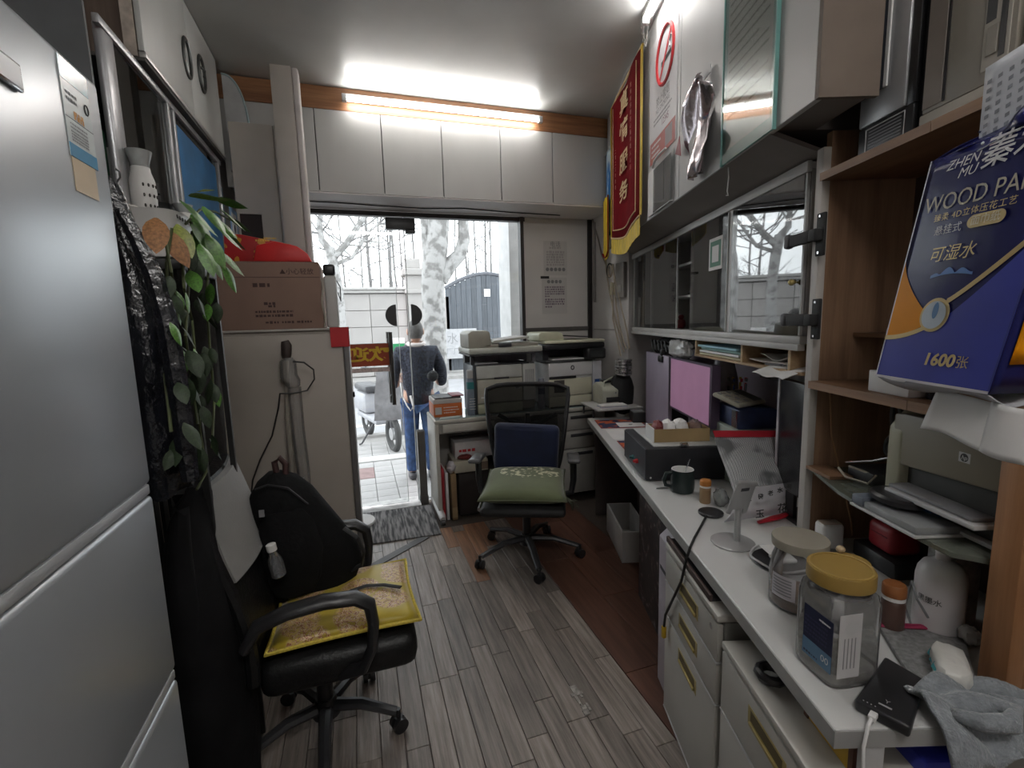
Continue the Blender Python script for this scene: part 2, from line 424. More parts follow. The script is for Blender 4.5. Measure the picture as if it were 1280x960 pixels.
# threshold, diagonal metal strip
struct(MB().box(-.30, .415, YW-.06, YW+.16, -.012, .006).obj('trim_1', M('worn_threshold', (.42,.41,.40), .6, var=.35, scale=14), smooth=0))
a = FZ(452, 716, 0); c = FZ(533, 671, 0); dv = (c-a).normalized(); nn = Vector((-dv.y, dv.x, 0))*.03
struct(MB().prism([(a-nn)[:2], (c-nn)[:2], (c+nn)[:2], (a+nn)[:2]], .0005, .005).obj('trim_2', M('dark_strip', (.05,.047,.045), .5, var=.25), smooth=0))
# soffit under the wall cabinets, sloping up to the head rail
struct(MB().prism([(3.455, 2.366), (YW-.012, 2.352), (YW-.012, 2.366), (3.455, 2.384)], -.60, 2.02, 'yz').obj('trim_3', M('soffit_paint', (.74,.70,.69), .6, var=.06, scale=4), smooth=0))
pts = [FY(375, 251, 3.65), FY(420, 253, 3.65), FY(470, 257, 3.68), FY(530, 262, 3.7), FY(580, 263, 3.65), FY(640, 268, 3.7), FY(700, 274, 3.72)]
for p in pts: p.z = 2.366 - (p.y-3.455)/(YW-.012-3.455)*.014 - .0045
tag(MB().tube(pts, .004, 6).obj('thin_cable', C_WIRE), 'thin dark cable strung along the white soffit above the glass front', 'cable')
# doormat
st = bpy.data.materials.new('striped_mat'); nt, bs = nodes(st)
tc = nt.nodes.new('ShaderNodeTexCoord'); mp = nt.nodes.new('ShaderNodeMapping'); mp.inputs['Scale'].default_value = (55, 5, 1)
no = nt.nodes.new('ShaderNodeTexNoise'); no.inputs['Scale'].default_value = 1.0; no.inputs['Detail'].default_value = 3
rp = nt.nodes.new('ShaderNodeValToRGB'); rp.color_ramp.elements[0].position = .4; rp.color_ramp.elements[1].position = .62
rp.color_ramp.elements[0].color = (.05,.05,.052,1); rp.color_ramp.elements[1].color = (.26,.25,.25,1)
nt.links.new(tc.outputs['Object'], mp.inputs[0]); nt.links.new(mp.outputs[0], no.inputs[0]); nt.links.new(no.outputs[0], rp.inputs[0]); nt.links.new(rp.outputs[0], bs.inputs['Base Color']); bs.inputs['Roughness'].default_value = .95
o = MB().prism([(-.10,3.22), (.475,3.19), (.49,3.76), (-.09,3.79)], .001, .010, bev=.003, seg=1).obj('doormat', st, smooth=0)
tag(o, 'grey striped doormat inside the glass door', 'doormat')

# ------------------------------------------------------------------ wall cabinets above the glass front
cab = thing('wall_cabinet', 'long row of white wall cupboards above the glass front, under the ceiling tube', 'cabinet', (0, 3.45, 2.37))
MB().box(-.70, 2.02, .022, .395, .016, CEIL-2.37-.003).obj('carcass', M('cabinet_shadow_gap', (.10,.095,.09), .7), cab, smooth=0)
edges = [-.70, FY(395,180,3.45).x, FY(478,190,3.45).x, FY(553,200,3.45).x, FY(626,205,3.45).x, FY(691,215,3.45).x, 2.02]
for i, (x0, x1) in enumerate(zip(edges, edges[1:])):
    MB().box(x0+.003, x1-.003, 0, .021, .004, .515, bev=.002, seg=1).obj('door', C_CREAM, cab, smooth=0)
MB().box(-.70, 2.02, .003, .021, .519, CEIL-2.37-.004).obj('fascia', WOOD('wood_fascia', (.20,.085,.035), (.34,.16,.07), 'x', 12, .45), cab, smooth=0)
tl0 = FY(427, 119, 3.39); tl1 = FY(678, 148, 3.39)
tz = (tl0.z+tl1.z)/2
lamp = thing('tube_light', 'lit fluorescent tube on the wooden strip above the white wall cupboards', 'lamp', (tl0.x, 3.45, tz))
LT = tl1.x-tl0.x
MB().box(0, LT, -.035, -.002, -.012, .028, bev=.004).obj('batten', C_WHITE, lamp)
E_T = EMIT('tube_glow', (1.0, .98, .95), TUBE_POWER)
MB().cyl((.03, -.052, -.012), (LT-.03, -.052, -.012), .0135, seg=14).obj('tube', E_T, lamp)
for x in (.0, LT-.03): MB().box(x, x+.03, -.07, -.036, -.032, .010, bev=.004).obj('end_cap', C_LGREY, lamp)
# second tube, along the ceiling edge over the right-hand cupboards
t0 = R(2.62, .74, CEIL); lamp2 = thing('tube_light', 'lit fluorescent tube on the ceiling beside the tall right-hand cupboards', 'lamp', t0, -A18)
MB().box(-.025, .025, -1.22, 0, -.032, -.002, bev=.004).obj('batten', C_WHITE, lamp2)
MB().cyl((-.012, -1.19, -.047), (-.012, -.03, -.047), .0135, seg=14).obj('tube', E_T, lamp2)
for y in (-1.22, -.03): MB().box(-.03, .006, y, y+.03, -.065, -.033, bev=.004).obj('end_cap', C_LGREY, lamp2)
b = MB(); 
for k in range(3):
    pts = [(.0, .004+.02*k, -.01), (-.02+.01*k, .03+.02*k, -.05-.02*k), (.01, .05, -.09-.02*k), (.012, .02, -.05)]
    b.tube(pts, .003, 6)
b.obj('loose_wire', M('loose_wire', (.3,.28,.26), .5), lamp2)

# twin tube light added out of view behind the camera to brighten the near shelves
fill_lamp = thing('tube_light', 'added twin fluorescent fill light, out of view on the ceiling behind the camera', 'lamp', (-.35, -.55, CEIL))
MB().box(0, 1.25, -.06, .06, -.032, -.002, bev=.004).obj('batten', C_WHITE, fill_lamp)
for yy in (-.035, .035): MB().cyl((.03, yy, -.047), (1.22, yy, -.047), .0135, seg=14).obj('tube', EMIT('fill_tube_glow', (1.0, .98, .95), FILL_POWER), fill_lamp)
for x in (0, 1.22): MB().box(x, x+.03, -.055, .055, -.065, -.033, bev=.004).obj('end_cap', C_LGREY, fill_lamp)

# ================================================================== THE STREET
GZ = -.10
G_PAVE = M('paver_grey', (.33,.32,.315), .85, var=.14, scale=5, bump=.15)
struct(MB().box(-14, 22, YW+.09, 6.98, -.45, GZ-.035).obj('floor_2', M('sidewalk_bed', (.30,.29,.28), .9), smooth=0))
sw = bpy.data.objects['floor_2']
pv = MB().box(0, .193, 0, .193, -.034, 0, bev=.004, seg=1).obj('paver', G_PAVE, sw, smooth=0)
pvr = MB().box(0, .193, 0, .193, -.034, 0, bev=.004, seg=1).obj('paver', M('paver_red', (.22,.15,.145), .85, var=.15), sw, smooth=0)
first = True
for i in range(14):
    for j in range(13):
        y = YW + .17 + j*.197
        if 5.62 < y+.1 < 5.86: continue
        src = pvr if (i, j) in ((4, 5), (4, 6), (8, 2)) else pv
        o = src.copy(); COL.objects.link(o); o.location = (-.9+i*.197, y, GZ + rr.uniform(-.002, .002))
bpy.data.objects.remove(pv); bpy.data.objects.remove(pvr)
struct(MB().box(-14, 22, 5.64, 5.84, GZ-.035, GZ+.004).obj('trim_4', M('white_kerb', (.50,.49,.48), .8, var=.08), smooth=0))
struct(MB().box(-14, 22, 6.98, 7.14, -.45, GZ+.002).obj('trim_5', M('kerb_stone', (.32,.31,.30), .8, var=.1), smooth=0))
struct(MB().box(-14, 22, 7.14, 13.9, -.5, GZ-.10).obj('floor_3', M('asphalt', (.27,.27,.28), .85, var=.1, scale=3, bump=.1), smooth=0))
struct(MB().box(-14, 22, 8.1, 8.25, GZ-.0998, GZ-.094).obj('trim_6', MATS['white_kerb'], smooth=0))
struct(MB().box(-14, 22, 13.9, 40, -.5, GZ).obj('floor_4', M('far_pavement', (.28,.27,.26), .9), smooth=0))
# white pillar at the right of the shop front
q = FY(636, 300, 4.25); struct(MB().box(q.x, q.x+.35, 4.25, 4.6, GZ-.03, 3.6).obj('wall_outside', M('white_pillar', (.48,.48,.48), .6), smooth=0))

# boundary wall across the road: panelled courses, coping, gate pier
wal = thing('boundary_wall', 'pale panelled garden wall with coping across the road', 'wall', (0, 15, GZ))
STN = M('pale_stone', (.30,.285,.275), .85, var=.08, scale=1.5)
xl = FY(300, 420, 15).x; xr = FY(511, 420, 15).x
blk = None
for k in range(5):
    for j in range(6):
        w = (xr+5-.0)/6
        x = -5 + j*w
        if blk is None: o = blk = MB().box(0, w-.012, 0, .3, 0, .488, bev=.01, seg=1).obj('stone_block', STN, wal, smooth=0)
        else: o = dup(blk, wal)
        o.location = (x, 0, k*.5 + .02)
MB().box(-5, xr, .06, .26, .01, 2.528).obj('core', M('wall_core', (.13,.125,.12), .9), wal, smooth=0)
MB().box(-5, xr, -.10, .40, 2.53, 2.62, bev=.02).box(-5, xr, -.16, .46, 2.62, 2.70, bev=.02).obj('coping', M('coping_stone', (.34,.33,.32), .85, var=.1), wal, smooth=0)
pr = FY(531, 420, 14.9).x
MB().box(xr, pr, -.15, .5, 0, 3.05, bev=.02).box(xr-.06, pr+.06, -.22, .56, 2.50, 2.62, bev=.02).box(xr-.1, pr+.1, -.25, .6, 3.05, 3.25, bev=.03).box(xr+.02, pr-.02, -.1, .45, 3.25, 3.55, bev=.03).obj('pier', STN, wal, smooth=0)
MB().box(pr, FY(562, 400, 15).x, 0, .3, 0, 2.4).obj('wall_return', STN, wal, smooth=0)
# arched boarded gate
gx0 = FY(558, 400, 15).x; gx1 = FY(664, 400, 15).x
gate = thing('arched_gate', 'dark grey arched double gate of upright boards across the road', 'gate', (gx0, 15, GZ))
GT = WOOD('gate_boards', (.06,.068,.08), (.105,.115,.13), 'z', 10, .7, objvar=.2)
n = 17; wv = (gx1-gx0)/n
for k in range(n):
    t = (k+.5)/n; top = 2.35 + .72*math.sin(PI*min(1, .12+t*.80))
    MB().box(k*wv+.0025, (k+1)*wv-.0025, 0, .05, .05, top, bev=.006, seg=1).obj('board', GT, gate, smooth=0)
pts = [(gx1*0+ (gx1-gx0)*t, .02, 2.40+.72*math.sin(PI*min(1, .12+t*.80))) for t in [i/20 for i in range(21)]]
MB().tube(pts, .06, 6).obj('arch_rail', M('gate_rail', (.10,.105,.12), .7), gate)
MB().box(.1, 2.6, .052, .10, .5, .62).obj('cross_rail', MATS['gate_rail'], gate, smooth=0)
MB().box(.1, 2.6, .052, .10, 1.9, 2.02).obj('cross_rail', MATS['gate_rail'], gate, smooth=0)
q = FY(609, 366, 14.97); o = MB().box(-.10, .10, -.012, 0, -.12, .12).obj('notice', C_PAPER, gate, smooth=0); o.location = (q.x-gx0, -.01, q.z-GZ)
q = FY(575, 430, 14.6)
bd = thing('street_board', 'white lettered board standing before the far arched gate', 'sign', (q.x, 14.6, GZ))
z0 = FY(575, 448, 14.6).z-GZ; z1 = FY(575, 411, 14.6).z-GZ
MB().box(-.48, .55, 0, .06, z0, z1, bev=.01).obj('board', M('board_white', (.36,.36,.37), .6), bd, smooth=0)
MB().box(-.42, -.38, .01, .05, 0, z0).obj('leg', C_GREY, bd, smooth=0); MB().box(.44, .48, .01, .05, 0, z0).obj('leg', C_GREY, bd, smooth=0)
text('水 厂', .36, C_GINK, bd, (0, -.004, z0+.66*(z1-z0)), name='lettering')
text('厂厂门前', .22, C_GINK, bd, (0, -.004, z0+.24*(z1-z0)), name='lettering')

# ------------------------------------------------------------------ trees
BARK = bpy.data.materials.new('mottled_bark'); nt, bs = nodes(BARK)
tc = nt.nodes.new('ShaderNodeTexCoord'); vo = nt.nodes.new('ShaderNodeTexNoise'); vo.inputs['Scale'].default_value = 9; vo.inputs['Detail'].default_value = 4
rp = nt.nodes.new('ShaderNodeValToRGB'); rp.color_ramp.interpolation = 'EASE'
rp.color_ramp.elements[0].position = .38; rp.color_ramp.elements[0].color = (.17,.165,.16,1); rp.color_ramp.elements[1].position = .56; rp.color_ramp.elements[1].color = (.33,.325,.32,1)
nt.links.new(tc.outputs['Object'], vo.inputs[0]); nt.links.new(vo.outputs[0], rp.inputs[0]); nt.links.new(rp.outputs[0], bs.inputs['Base Color']); bs.inputs['Roughness'].default_value = .9
bp = nt.nodes.new('ShaderNodeBump'); bp.inputs['Distance'].default_value = .02; nt.links.new(vo.outputs[0], bp.inputs['Height']); nt.links.new(bp.outputs[0], bs.inputs['Normal'])
BARKD = M('grey_bark', (.15,.145,.145), .9, var=.3, scale=4, stretch=(1,1,.2))
def wob(p0, p1, n, j, rnd):
    p0 = Vector(p0); p1 = Vector(p1); L = (p1-p0).length
    return [p0.lerp(p1, i/n) + (Vector((rnd.uniform(-j,j), rnd.uniform(-j,j), rnd.uniform(-j,j)))*L if 0 < i < n else Vector()) for i in range(n+1)]
def branches(b, base, d, L, r, depth, rnd, spread=.7):
    end = base + d*L; pts = wob(base, end, 3, .05, rnd)
    b.tube(pts, [r*(1-.5*i/3) for i in range(4)], 5 if r > .015 else 4, cap=False)
    if depth <= 0: return
    for k in range(3 if depth > 1 else 2):
        t = .35 + .6*rnd.random(); p = base.lerp(end, t)
        nd = (d + Vector((rnd.uniform(-1,1), rnd.uniform(-.7,.7), rnd.uniform(-.3,.7)))*spread).normalized()
        branches(b, p, nd, L*rnd.uniform(.45,.7), r*.5, depth-1, rnd, spread)
# the big plane tree in front of the gate
YT = 6.5; DT = lambda x, y: FY(x, y, YT)
base = FY(548, 520, YT); base.z = GZ
tree = tag_t = thing('plane_tree', 'thick mottled plane tree trunk forking in front of the far gate', 'tree', base)
def rel(p): return Vector(p) - base
def pxr(w, y): return w/2/F_PX*y*.97
b = MB()
pts = [rel(base + Vector((0,0,-.05))), rel(DT(545, 470)), rel(DT(544, 430)), rel(DT(543, 395)), rel(DT(541, 365)), rel(DT(542, 335)), rel(DT(546, 305)), rel(DT(548, 270)), rel(DT(552, 225)), rel(DT(556, 150))]
b.tube(pts, [pxr(w, YT) for w in (36, 31, 29, 28, 29, 30, 29, 27, 25, 21)], 14)
b.obj('trunk', BARK, tree)
b = MB(); pts = [rel(DT(550, 350)), rel(DT(562, 331)), rel(DT(575, 318)), rel(DT(580, 300)), rel(DT(579, 275)), rel(DT(584, 250)), rel(DT(600, 200)), rel(DT(612, 150))]
b.tube(pts, [pxr(w, YT) for w in (20, 19, 17, 16, 14, 15, 13, 10)], 10); b.obj('limb', BARK, tree)
b = MB(); pts = [rel(DT(537, 350)), rel(DT(533, 310)), rel(DT(530, 270)), rel(DT(526, 220)), rel(DT(515, 150))]
b.tube(pts, [pxr(w, YT) for w in (10, 11, 10, 9, 7)], 8); b.obj('limb', BARK, tree)
rnd = random.Random(11); b = MB()
for (x, y) in ((612,150), (556,150), (515,150), (600,200), (526,220)):
    for k in range(3):
        branches(b, rel(DT(x, y)), Vector((rnd.uniform(-.8,.8), rnd.uniform(-.6,.6), .7)).normalized(), 1.3, .04, 2, rnd)
b.obj('branch_crown', BARKD, tree)
# pale tree with arching limbs at the left of the view
YL = 10.5; DL = lambda x, y: FY(x, y, YL); base = DL(425, 440); base.z = GZ-.1
t2 = thing('plane_tree', 'pale leafless tree with arching limbs seen at the left edge of the glass front', 'tree', base)
rel2 = lambda p: Vector(p)-base
b = MB(); b.tube([Vector((0,0,-.05)), rel2(DL(427, 420)), rel2(DL(424, 370)), rel2(DL(418, 335)), rel2(DL(412, 310))], [.13,.11,.10,.10,.10], 10); b.obj('trunk', BARK, t2)
for ps, ws in (([(412,312),(402,300),(399,280),(402,262),(408,220)], (15,12,10,9,7)), ([(414,325),(432,306),(446,285),(458,268),(470,240)], (14,12,11,9,7)),
               ([(420,330),(440,322),(452,304),(460,290),(474,280),(492,276)], (8,7,6,5,4,3)), ([(448,303),(462,301),(478,304)], (5,4,2)), ([(400,292),(388,276),(376,266),(360,240)], (4,3.4,3,2))):
    MB().tube([rel2(DL(*p)) for p in ps], [pxr(w*.62, YL) for w in ws], 8).obj('limb', BARK, t2)
b = MB(); rnd = random.Random(5)
for (x, y) in ((408,262),(446,285),(474,280),(400,292),(440,322),(458,268),(432,306)):
    for k in range(3): branches(b, rel2(DL(x, y)), Vector((rnd.uniform(-1,1), rnd.uniform(-.4,.4), rnd.uniform(-.1,1))).normalized(), .8, .018, 2, rnd, .8)
b.obj('twigs', BARKD, t2)
# thin far trunks behind the wall
ORD = ['first','second','third','fourth','fifth','sixth','seventh','eighth','ninth','tenth','eleventh','twelfth','thirteenth','fourteenth','fifteenth','sixteenth','seventeenth','eighteenth','nineteenth','last']
spots = [(463,18.5,3.6),(398,21,2.2),(494,19.5,2.6),(501,22,2.4),(508,18.2,2.0),(487,24,2),(519,20,2.2),(584,19,2.4),(598,21,2.2),(606,23,2.6),(613,18.5,2.2),(624,20,2.8),(436,23,2),(571,24,2.0),(478,26,2.2),(380,24,2.6),(640,22,2.4),(590,25,1.6),(618,26,1.6),(455,27,1.8)]
words = ['straight slim','slightly leaning','pale narrow','dark narrow','faint distant']
spots.sort()
for k, (px_, Y, w) in enumerate(spots):
    p = FY(px_, 400, Y); p.z = GZ
    tt = thing('bare_tree', ORD[k]+' slim leafless tree from the left behind the far wall and gate', 'tree', p, 0, 'slim bare trees behind the far wall')
    b = MB(); rnd = random.Random(100+k); r = w/2/F_PX*Y; top = 9.5
    b.tube(wob((0,0,0), (rnd.uniform(-.3,.3), 0, top), 5, .012, rnd), [r, r, r*.95, r*.85, r*.7, r*.4], 6); b.obj('trunk', BARKD, tt)
    b = MB()
    for j in range(13):
        z = 2.2 + j*.5; a = rnd.uniform(0, 2*PI)
        branches(b, Vector((0, 0, z)), Vector((math.cos(a), math.sin(a)*.6, rnd.uniform(.2,.7))).normalized(), rnd.uniform(.5,.9), .020, 2, rnd)
    b.obj('twigs', BARKD, tt)
# faint scrub behind the wall
b = MB(); rnd = random.Random(9)
for k in range(150):
    p = FY(rnd.uniform(380, 640), 400, 17.2+rnd.uniform(0, .8)); p.z = 1.6+rnd.random()
    branches(b, p, Vector((rnd.uniform(-.7,.7), 0, rnd.uniform(.3,1))).normalized(), .9, .012, 1, rnd)
o = b.obj('scrub_twigs', BARKD); tag(o, 'tangle of thin bare twigs above the far wall coping', 'twigs'); o['kind'] = 'stuff'

# ------------------------------------------------------------------ parked scooter with a wind quilt
q = FZ(492, 566, GZ); scx, scy = q.x+.02, 6.05
sct = thing('parked_scooter', 'grey parked scooter wearing a padded wind quilt outside the glass door', 'scooter', (scx, scy, GZ), .25)
TYRE = M('tyre_rubber', (.05,.05,.05), .8)
for y in (0, 1.15):
    ring = [(0, y+.20*math.cos(2*PI*k/20), .21+.20*math.sin(2*PI*k/20)) for k in range(20)]
    w_ = MB().tube(ring, .04, 8, closed=True).obj('wheel', TYRE, sct)
    MB().cyl((-.03, y, .21), (.03, y, .21), .08, seg=12).obj('hub', C_ALU, w_)
QL = M('quilt_grey', (.17,.165,.17), .9, var=.2, scale=12, bump=.5, bscale=18)
def quilt(u, v):
    x = (u-.5)*.50*(1-.25*v); z = .42 + .62*v; y = -.06 - .10*math.sin(PI*u) + .05*math.sin(9*u)*.3
    return (x, y-.02*math.sin(PI*v*3), z)
MB().sheet(quilt, 12, 10, .03).obj('wind_quilt', QL, sct)
b = MB().tube([(0, 0, .21), (0, .10, .62), (0, .16, 1.05)], .028, 8).tube([(-.32, .10, 1.07), (0, .18, 1.03), (.32, .10, 1.07)], .014, 8); b.obj('steering_column', C_DARK, sct)
b = MB().box(-.13, .13, .30, 1.25, .28, .36, bev=.03).box(-.14, .14, .75, 1.35, .36, .66, bev=.06); b.obj('body', M('scooter_body', (.32,.32,.34), .4), sct)
MB().box(-.13, .13, .70, 1.30, .665, .76, bev=.035).obj('seat', C_DARK, sct)
for sx in (-1, 1): MB().cyl((sx*.25, .13, 1.06), (sx*.29, .10, 1.26), .007, seg=6).obj('mirror_stem', C_DARK, sct)
for sx in (-1, 1): MB().blob((sx*.29, .10, 1.29), (.06,.02,.045), 12, 8).obj('mirror', C_DARK, sct)
MB().tube([(-.12,.45,.28), (-.28,.48,.03), (-.30,.52,.012)], .012, 6).obj('side_stand', C_DARK, sct)
# green notice on a post by the road
q = FY(497, 446, 7.0); gs = thing('green_notice', 'small green and white notice on a slim post by the kerb', 'sign', (q.x, 6.9, GZ))
MB().cyl((0,0,0), (0,0,1.35), .02, seg=8).obj('post', C_GREY, gs)
MB().box(-.10, .10, -.03, -.021, 1.02, 1.32).obj('panel', M('notice_green', (.02,.24,.09), .6), gs, smooth=0); MB().box(-.10, .10, -.031, -.022, 1.32, 1.40).obj('header', C_PAPER, gs, smooth=0)
# ================================================================== LEFT SIDE
def loft(b, rows, yfun, thick, seg=22, wr=.0, rnd=None, freq=5.0, origin=Vector((0,0,0))):
    """soft body through rows of (py, px_left, px_right) lying near the plane y = yfun; elliptical, wrinkled sections"""
    rings = []
    for i, (py, pl, pr) in enumerate(rows):
        A = FY(pl, py, yfun); B = FY(pr, py, yfun); c = (A+B)/2; w = (B-A).length/2
        th = thick[i] if isinstance(thick, (list, tuple)) else thick
        ring = []
        for k in range(seg):
            a = 2*PI*k/seg
            f = 1 + wr*math.sin(freq*a + i*1.7)*.6 + wr*math.sin((freq+3)*a - i*2.3)*.4
            ring.append(b.bm.verts.new(Vector((c.x + w*f*math.cos(a), c.y + th*f*math.sin(a), c.z + wr*.12*math.sin(3*a+i))) - origin))
        rings.append(ring)
    for A, B in zip(rings, rings[1:]):
        for k in range(seg):
            f = b.bm.faces.new((A[k], A[(k+1)%seg], B[(k+1)%seg], B[k])); f.material_index = b.m
    f = b.bm.faces.new(rings[0][::-1]); f.material_index = b.m; f = b.bm.faces.new(rings[-1]); f.material_index = b.m
    bmesh.ops.recalc_face_normals(b.bm, faces=b.bm.faces)
    return b
def marks(parent, o, xd, yd, lines, mat, h, name='printed_lines', seed=1, gap=.35, join=.8):
    """small print too fine to read: rows of tiny dashes, (x0, x1, y) in the plane xd, yd from o"""
    rnd = random.Random(seed); b = MB(); X = Vector(xd); Y = Vector(yd); o = Vector(o)
    for x0, x1, y in lines:
        x = x0
        while x < x1:
            w = min(h*rnd.uniform(.5, 1.3), x1-x); hh = h*rnd.uniform(.65, 1.0)
            p = lambda u, v: o + X*u + Y*v
            b.quad(p(x, y-hh/2), p(x+w, y-hh/2), p(x+w, y+hh/2), p(x, y+hh/2)); x += w + h*gap*rnd.uniform(.5, 1.3)
    ob = b.obj(name, mat, parent, smooth=0); ob['kind'] = 'stuff'; return ob

# ------------------------------------------------------------------ refrigerator
FXF, FYN, FYF, FZT = -.40, .46, 1.065, 1.93
fr = thing('refrigerator', 'tall silver three-door refrigerator at the left edge of the photo', 'refrigerator', (FXF, FYN, 0))
C_FR = M('fridge_silver', (.42,.445,.47), .30, metal=.35, var=.02, scale=2, bump=.03, bscale=3, spec=.6)
C_FRS = M('fridge_side', (.14,.15,.16), .45, var=.05)
C_TRIM = M('fridge_trim', (.58,.60,.62), .3, metal=.3, var=.03)
MB().box(-.56, -.045, .004, FYF-FYN-.004, .02, FZT-.01, bev=.008).obj('cabinet_body', C_FRS, fr)
s1, s2 = 1.195, .80
for z0, z1 in ((.05, s2-.011), (s2+.011, s1-.011), (s1+.011, FZT)):
    d = MB().box(-.04, 0, 0, FYF-FYN, z0, z1, bev=.011, seg=3).obj('door', C_FR, fr)
    if z0 > .1: MB().box(-.034, -.002, .006, FYF-FYN-.006, z0-.020, z0+.001, bev=.004).obj('grip_strip', C_TRIM, d)
for y in (.05, .52): MB().cyl((-.10, y, 0), (-.10, y, .022), .02, seg=10).obj('foot', C_BLACK, fr)
# energy label
ub = fr
def FR(px_, py_): p = FX(px_, py_, FXF+.0008); return (p.y-FYN, p.z)
y0 = FR(88, 190)[0]; y1 = FR(123, 217)[0]; zb = (FR(88, 190)[1]+FR(123, 217)[1])/2; zt = FR(70, 64)[1]; zt = min(zt, FZT-.012); zm = (FR(85, 176)[1]); zl = FR(110, 178)[1]
LBL = MB().box(.0003, .0012, y0, y1, zb, zt).obj('energy_label', M('label_white', (.60,.66,.66), .25, var=.05), fr, smooth=0)
zs = zb + (zt-zb)*.14
MB().box(.0012, .0016, y0, y1, zb, zs).obj('label_band', M('label_blue', (.01,.22,.42), .3), LBL, smooth=0)
MB().box(.0012, .0016, y0, y1, zb+(zt-zb)*.78, zt).obj('label_header', M('label_teal', (.09,.23,.30), .2, var=.3, scale=15), LBL, smooth=0)
MB().box(.0012, .0016, y0, y1, zb+(zt-zb)*.40, zb+(zt-zb)*.406).obj('rule_line', C_GINK, LBL, smooth=0)
MB().box(.0003, .0010, y0+.002, y1-.01, zb-.052, zb-.001).obj('label_tail', M('label_amber', (.55,.42,.26), .4, var=.1), fr, smooth=0)
marks(LBL, (.0017, y0, zb), (0,1,0), (0,0,1), [(.01, .06, (zt-zb)*f) for f in (.18, .21, .24, .27, .31, .35)], C_GINK, .003, seed=2)
marks(LBL, (.0017, y0, zb), (0,1,0), (0,0,1), [(.025, .055, (zt-zb)*f) for f in (.44, .48)], M('amber_ink', (.55,.25,.05), .5), .008, seed=3)
marks(LBL, (.0017, y0, zb), (0,1,0), (0,0,1), [(.008, .04, (zt-zb)*f) for f in (.60, .66)], C_GINK, .006, seed=4)
MB().tube([(.0018, y1-.014+.006*math.cos(a/10*2*PI), zb+(zt-zb)*.62+.008*math.sin(a/10*2*PI)) for a in range(10)], .0011, 4, closed=True).obj('round_mark', C_INK, LBL)
p = FX(-12, 88, FXF); q = FX(25, 121, FXF)
MB().box(.0003, .006, p.y-FYN, q.y-FYN, q.z+.004, q.z+.040, bev=.002).obj('badge', C_CHROME, fr); 
MB().box(.006, .0066, p.y-FYN+.004, q.y-FYN-.004, q.z+.008, q.z+.036).obj('badge_face', M('badge_grey', (.34,.36,.38), .3), fr, smooth=0)

# ------------------------------------------------------------------ upper left cupboard
uc = thing('wall_cupboard', 'white double-door wall cupboard with ring handles high above the glass cabinet', 'cabinet', (-.66, 2.17, 2.485))
WALN = WOOD('dark_wood_side', (.075,.05,.038), (.13,.092,.07), 'z', 8, .55)
MB().box(-.385, -.022, 0, 1.11, .0, .538).obj('carcass', WALN, uc, smooth=0)
MB().box(-.06, -.022, -.006, -.0005, .0, .538).obj('edge_strip', M('chipped_edge', (.42,.36,.31), .6, var=.3, scale=25), uc, smooth=0)
DOORW = M('aged_white_door', (.50,.51,.49), .45, var=.09, scale=4, stretch=(1,1,.25))
for k, (a, c_) in enumerate(((0, .566), (.570, 1.11))):
    d = MB().box(-.020, 0, a, c_, .022, .538, bev=.003).obj('door', DOORW, uc)
    hy = FX(236, 73, -.65).y-2.17 if k == 0 else FX(254, 93, -.65).y-2.17
    hz = FX(236, 73, -.65).z-2.485 if k == 0 else FX(254, 93, -.65).z-2.485
    pts = [(.004, hy+.050*math.cos(a_/20*2*PI), hz+.082*math.sin(a_/20*2*PI)) for a_ in range(20)]
    MB().tube(pts, .010, 8, closed=True, flat=.8).obj('ring_handle', M('pewter_ring', (.10,.105,.10), .35, metal=.7), d)
    if k: MB().tube([(.006, hy-.035, hz+.02), (.02, hy-.005, hz+.015), (.006, hy+.03, hz-.0)], .006, 6).obj('keyhole_latch', MATS['pewter_ring'], d)
MB().box(-.385, -.002, 0, 1.11, -.012, .0).obj('bottom_board', M('dark_underside', (.06,.055,.05), .7), uc, smooth=0)
MB().box(-.020, .003, 0, 1.115, .0, .020, bev=.002).obj('bottom_rail', M('alu_rail', (.42,.41,.40), .35, metal=.6), uc)
# arched white panel at the far end of the cupboard
ap = thing('arched_screen', 'white arched plastic panel standing at the far end of the white wall cupboard', 'panel', (-.615, 3.425, 2.46))
pts = [(-.05, 0)] + [(-.05 + .13*math.sin(a/12*PI/2)**.9, .0 + .555*math.cos(a/12*PI/2)**.55 + .0) for a in range(12)] + [(.08, .0)]
MB().prism(pts, 0, .012, 'xz').obj('arch_sheet', M('arch_white', (.62,.63,.63), .5), ap)
MB().tube([(x, -.004, z) for x, z in pts[1:]], .006, 6).obj('rim', M('arch_rim', (.45,.58,.60), .4), ap)

# ------------------------------------------------------------------ glass cabinet under it
gc = thing('glass_cabinet', 'aluminium glass-fronted cabinet under the white wall cupboard, blue boards inside', 'cabinet', (-.70, 1.83, 1.873))
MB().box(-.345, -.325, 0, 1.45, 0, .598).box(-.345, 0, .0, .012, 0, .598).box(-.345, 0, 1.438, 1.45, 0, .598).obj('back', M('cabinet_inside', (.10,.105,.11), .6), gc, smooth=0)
MB().box(-.345, .10, -.10, 1.45, -.022, 0, bev=.003).obj('ledge', M('ledge_white', (.55,.52,.48), .5), gc)
FRM = M('alu_frame', (.40,.40,.41), .35, metal=.5, var=.1)
def gy(px_, py_=150): return FX(px_, py_, -.70).y-1.83
MB().box(-.02, .008, gy(134,120), gy(148,120),   .001, .596, bev=.012, seg=3).obj('corner_post', FRM, gc)
for pxx in (208, 214, 264): MB().box(-.005, .014, gy(pxx)-.014, gy(pxx)+.012, .03, .57, bev=.003).obj('mullion', FRM, gc)
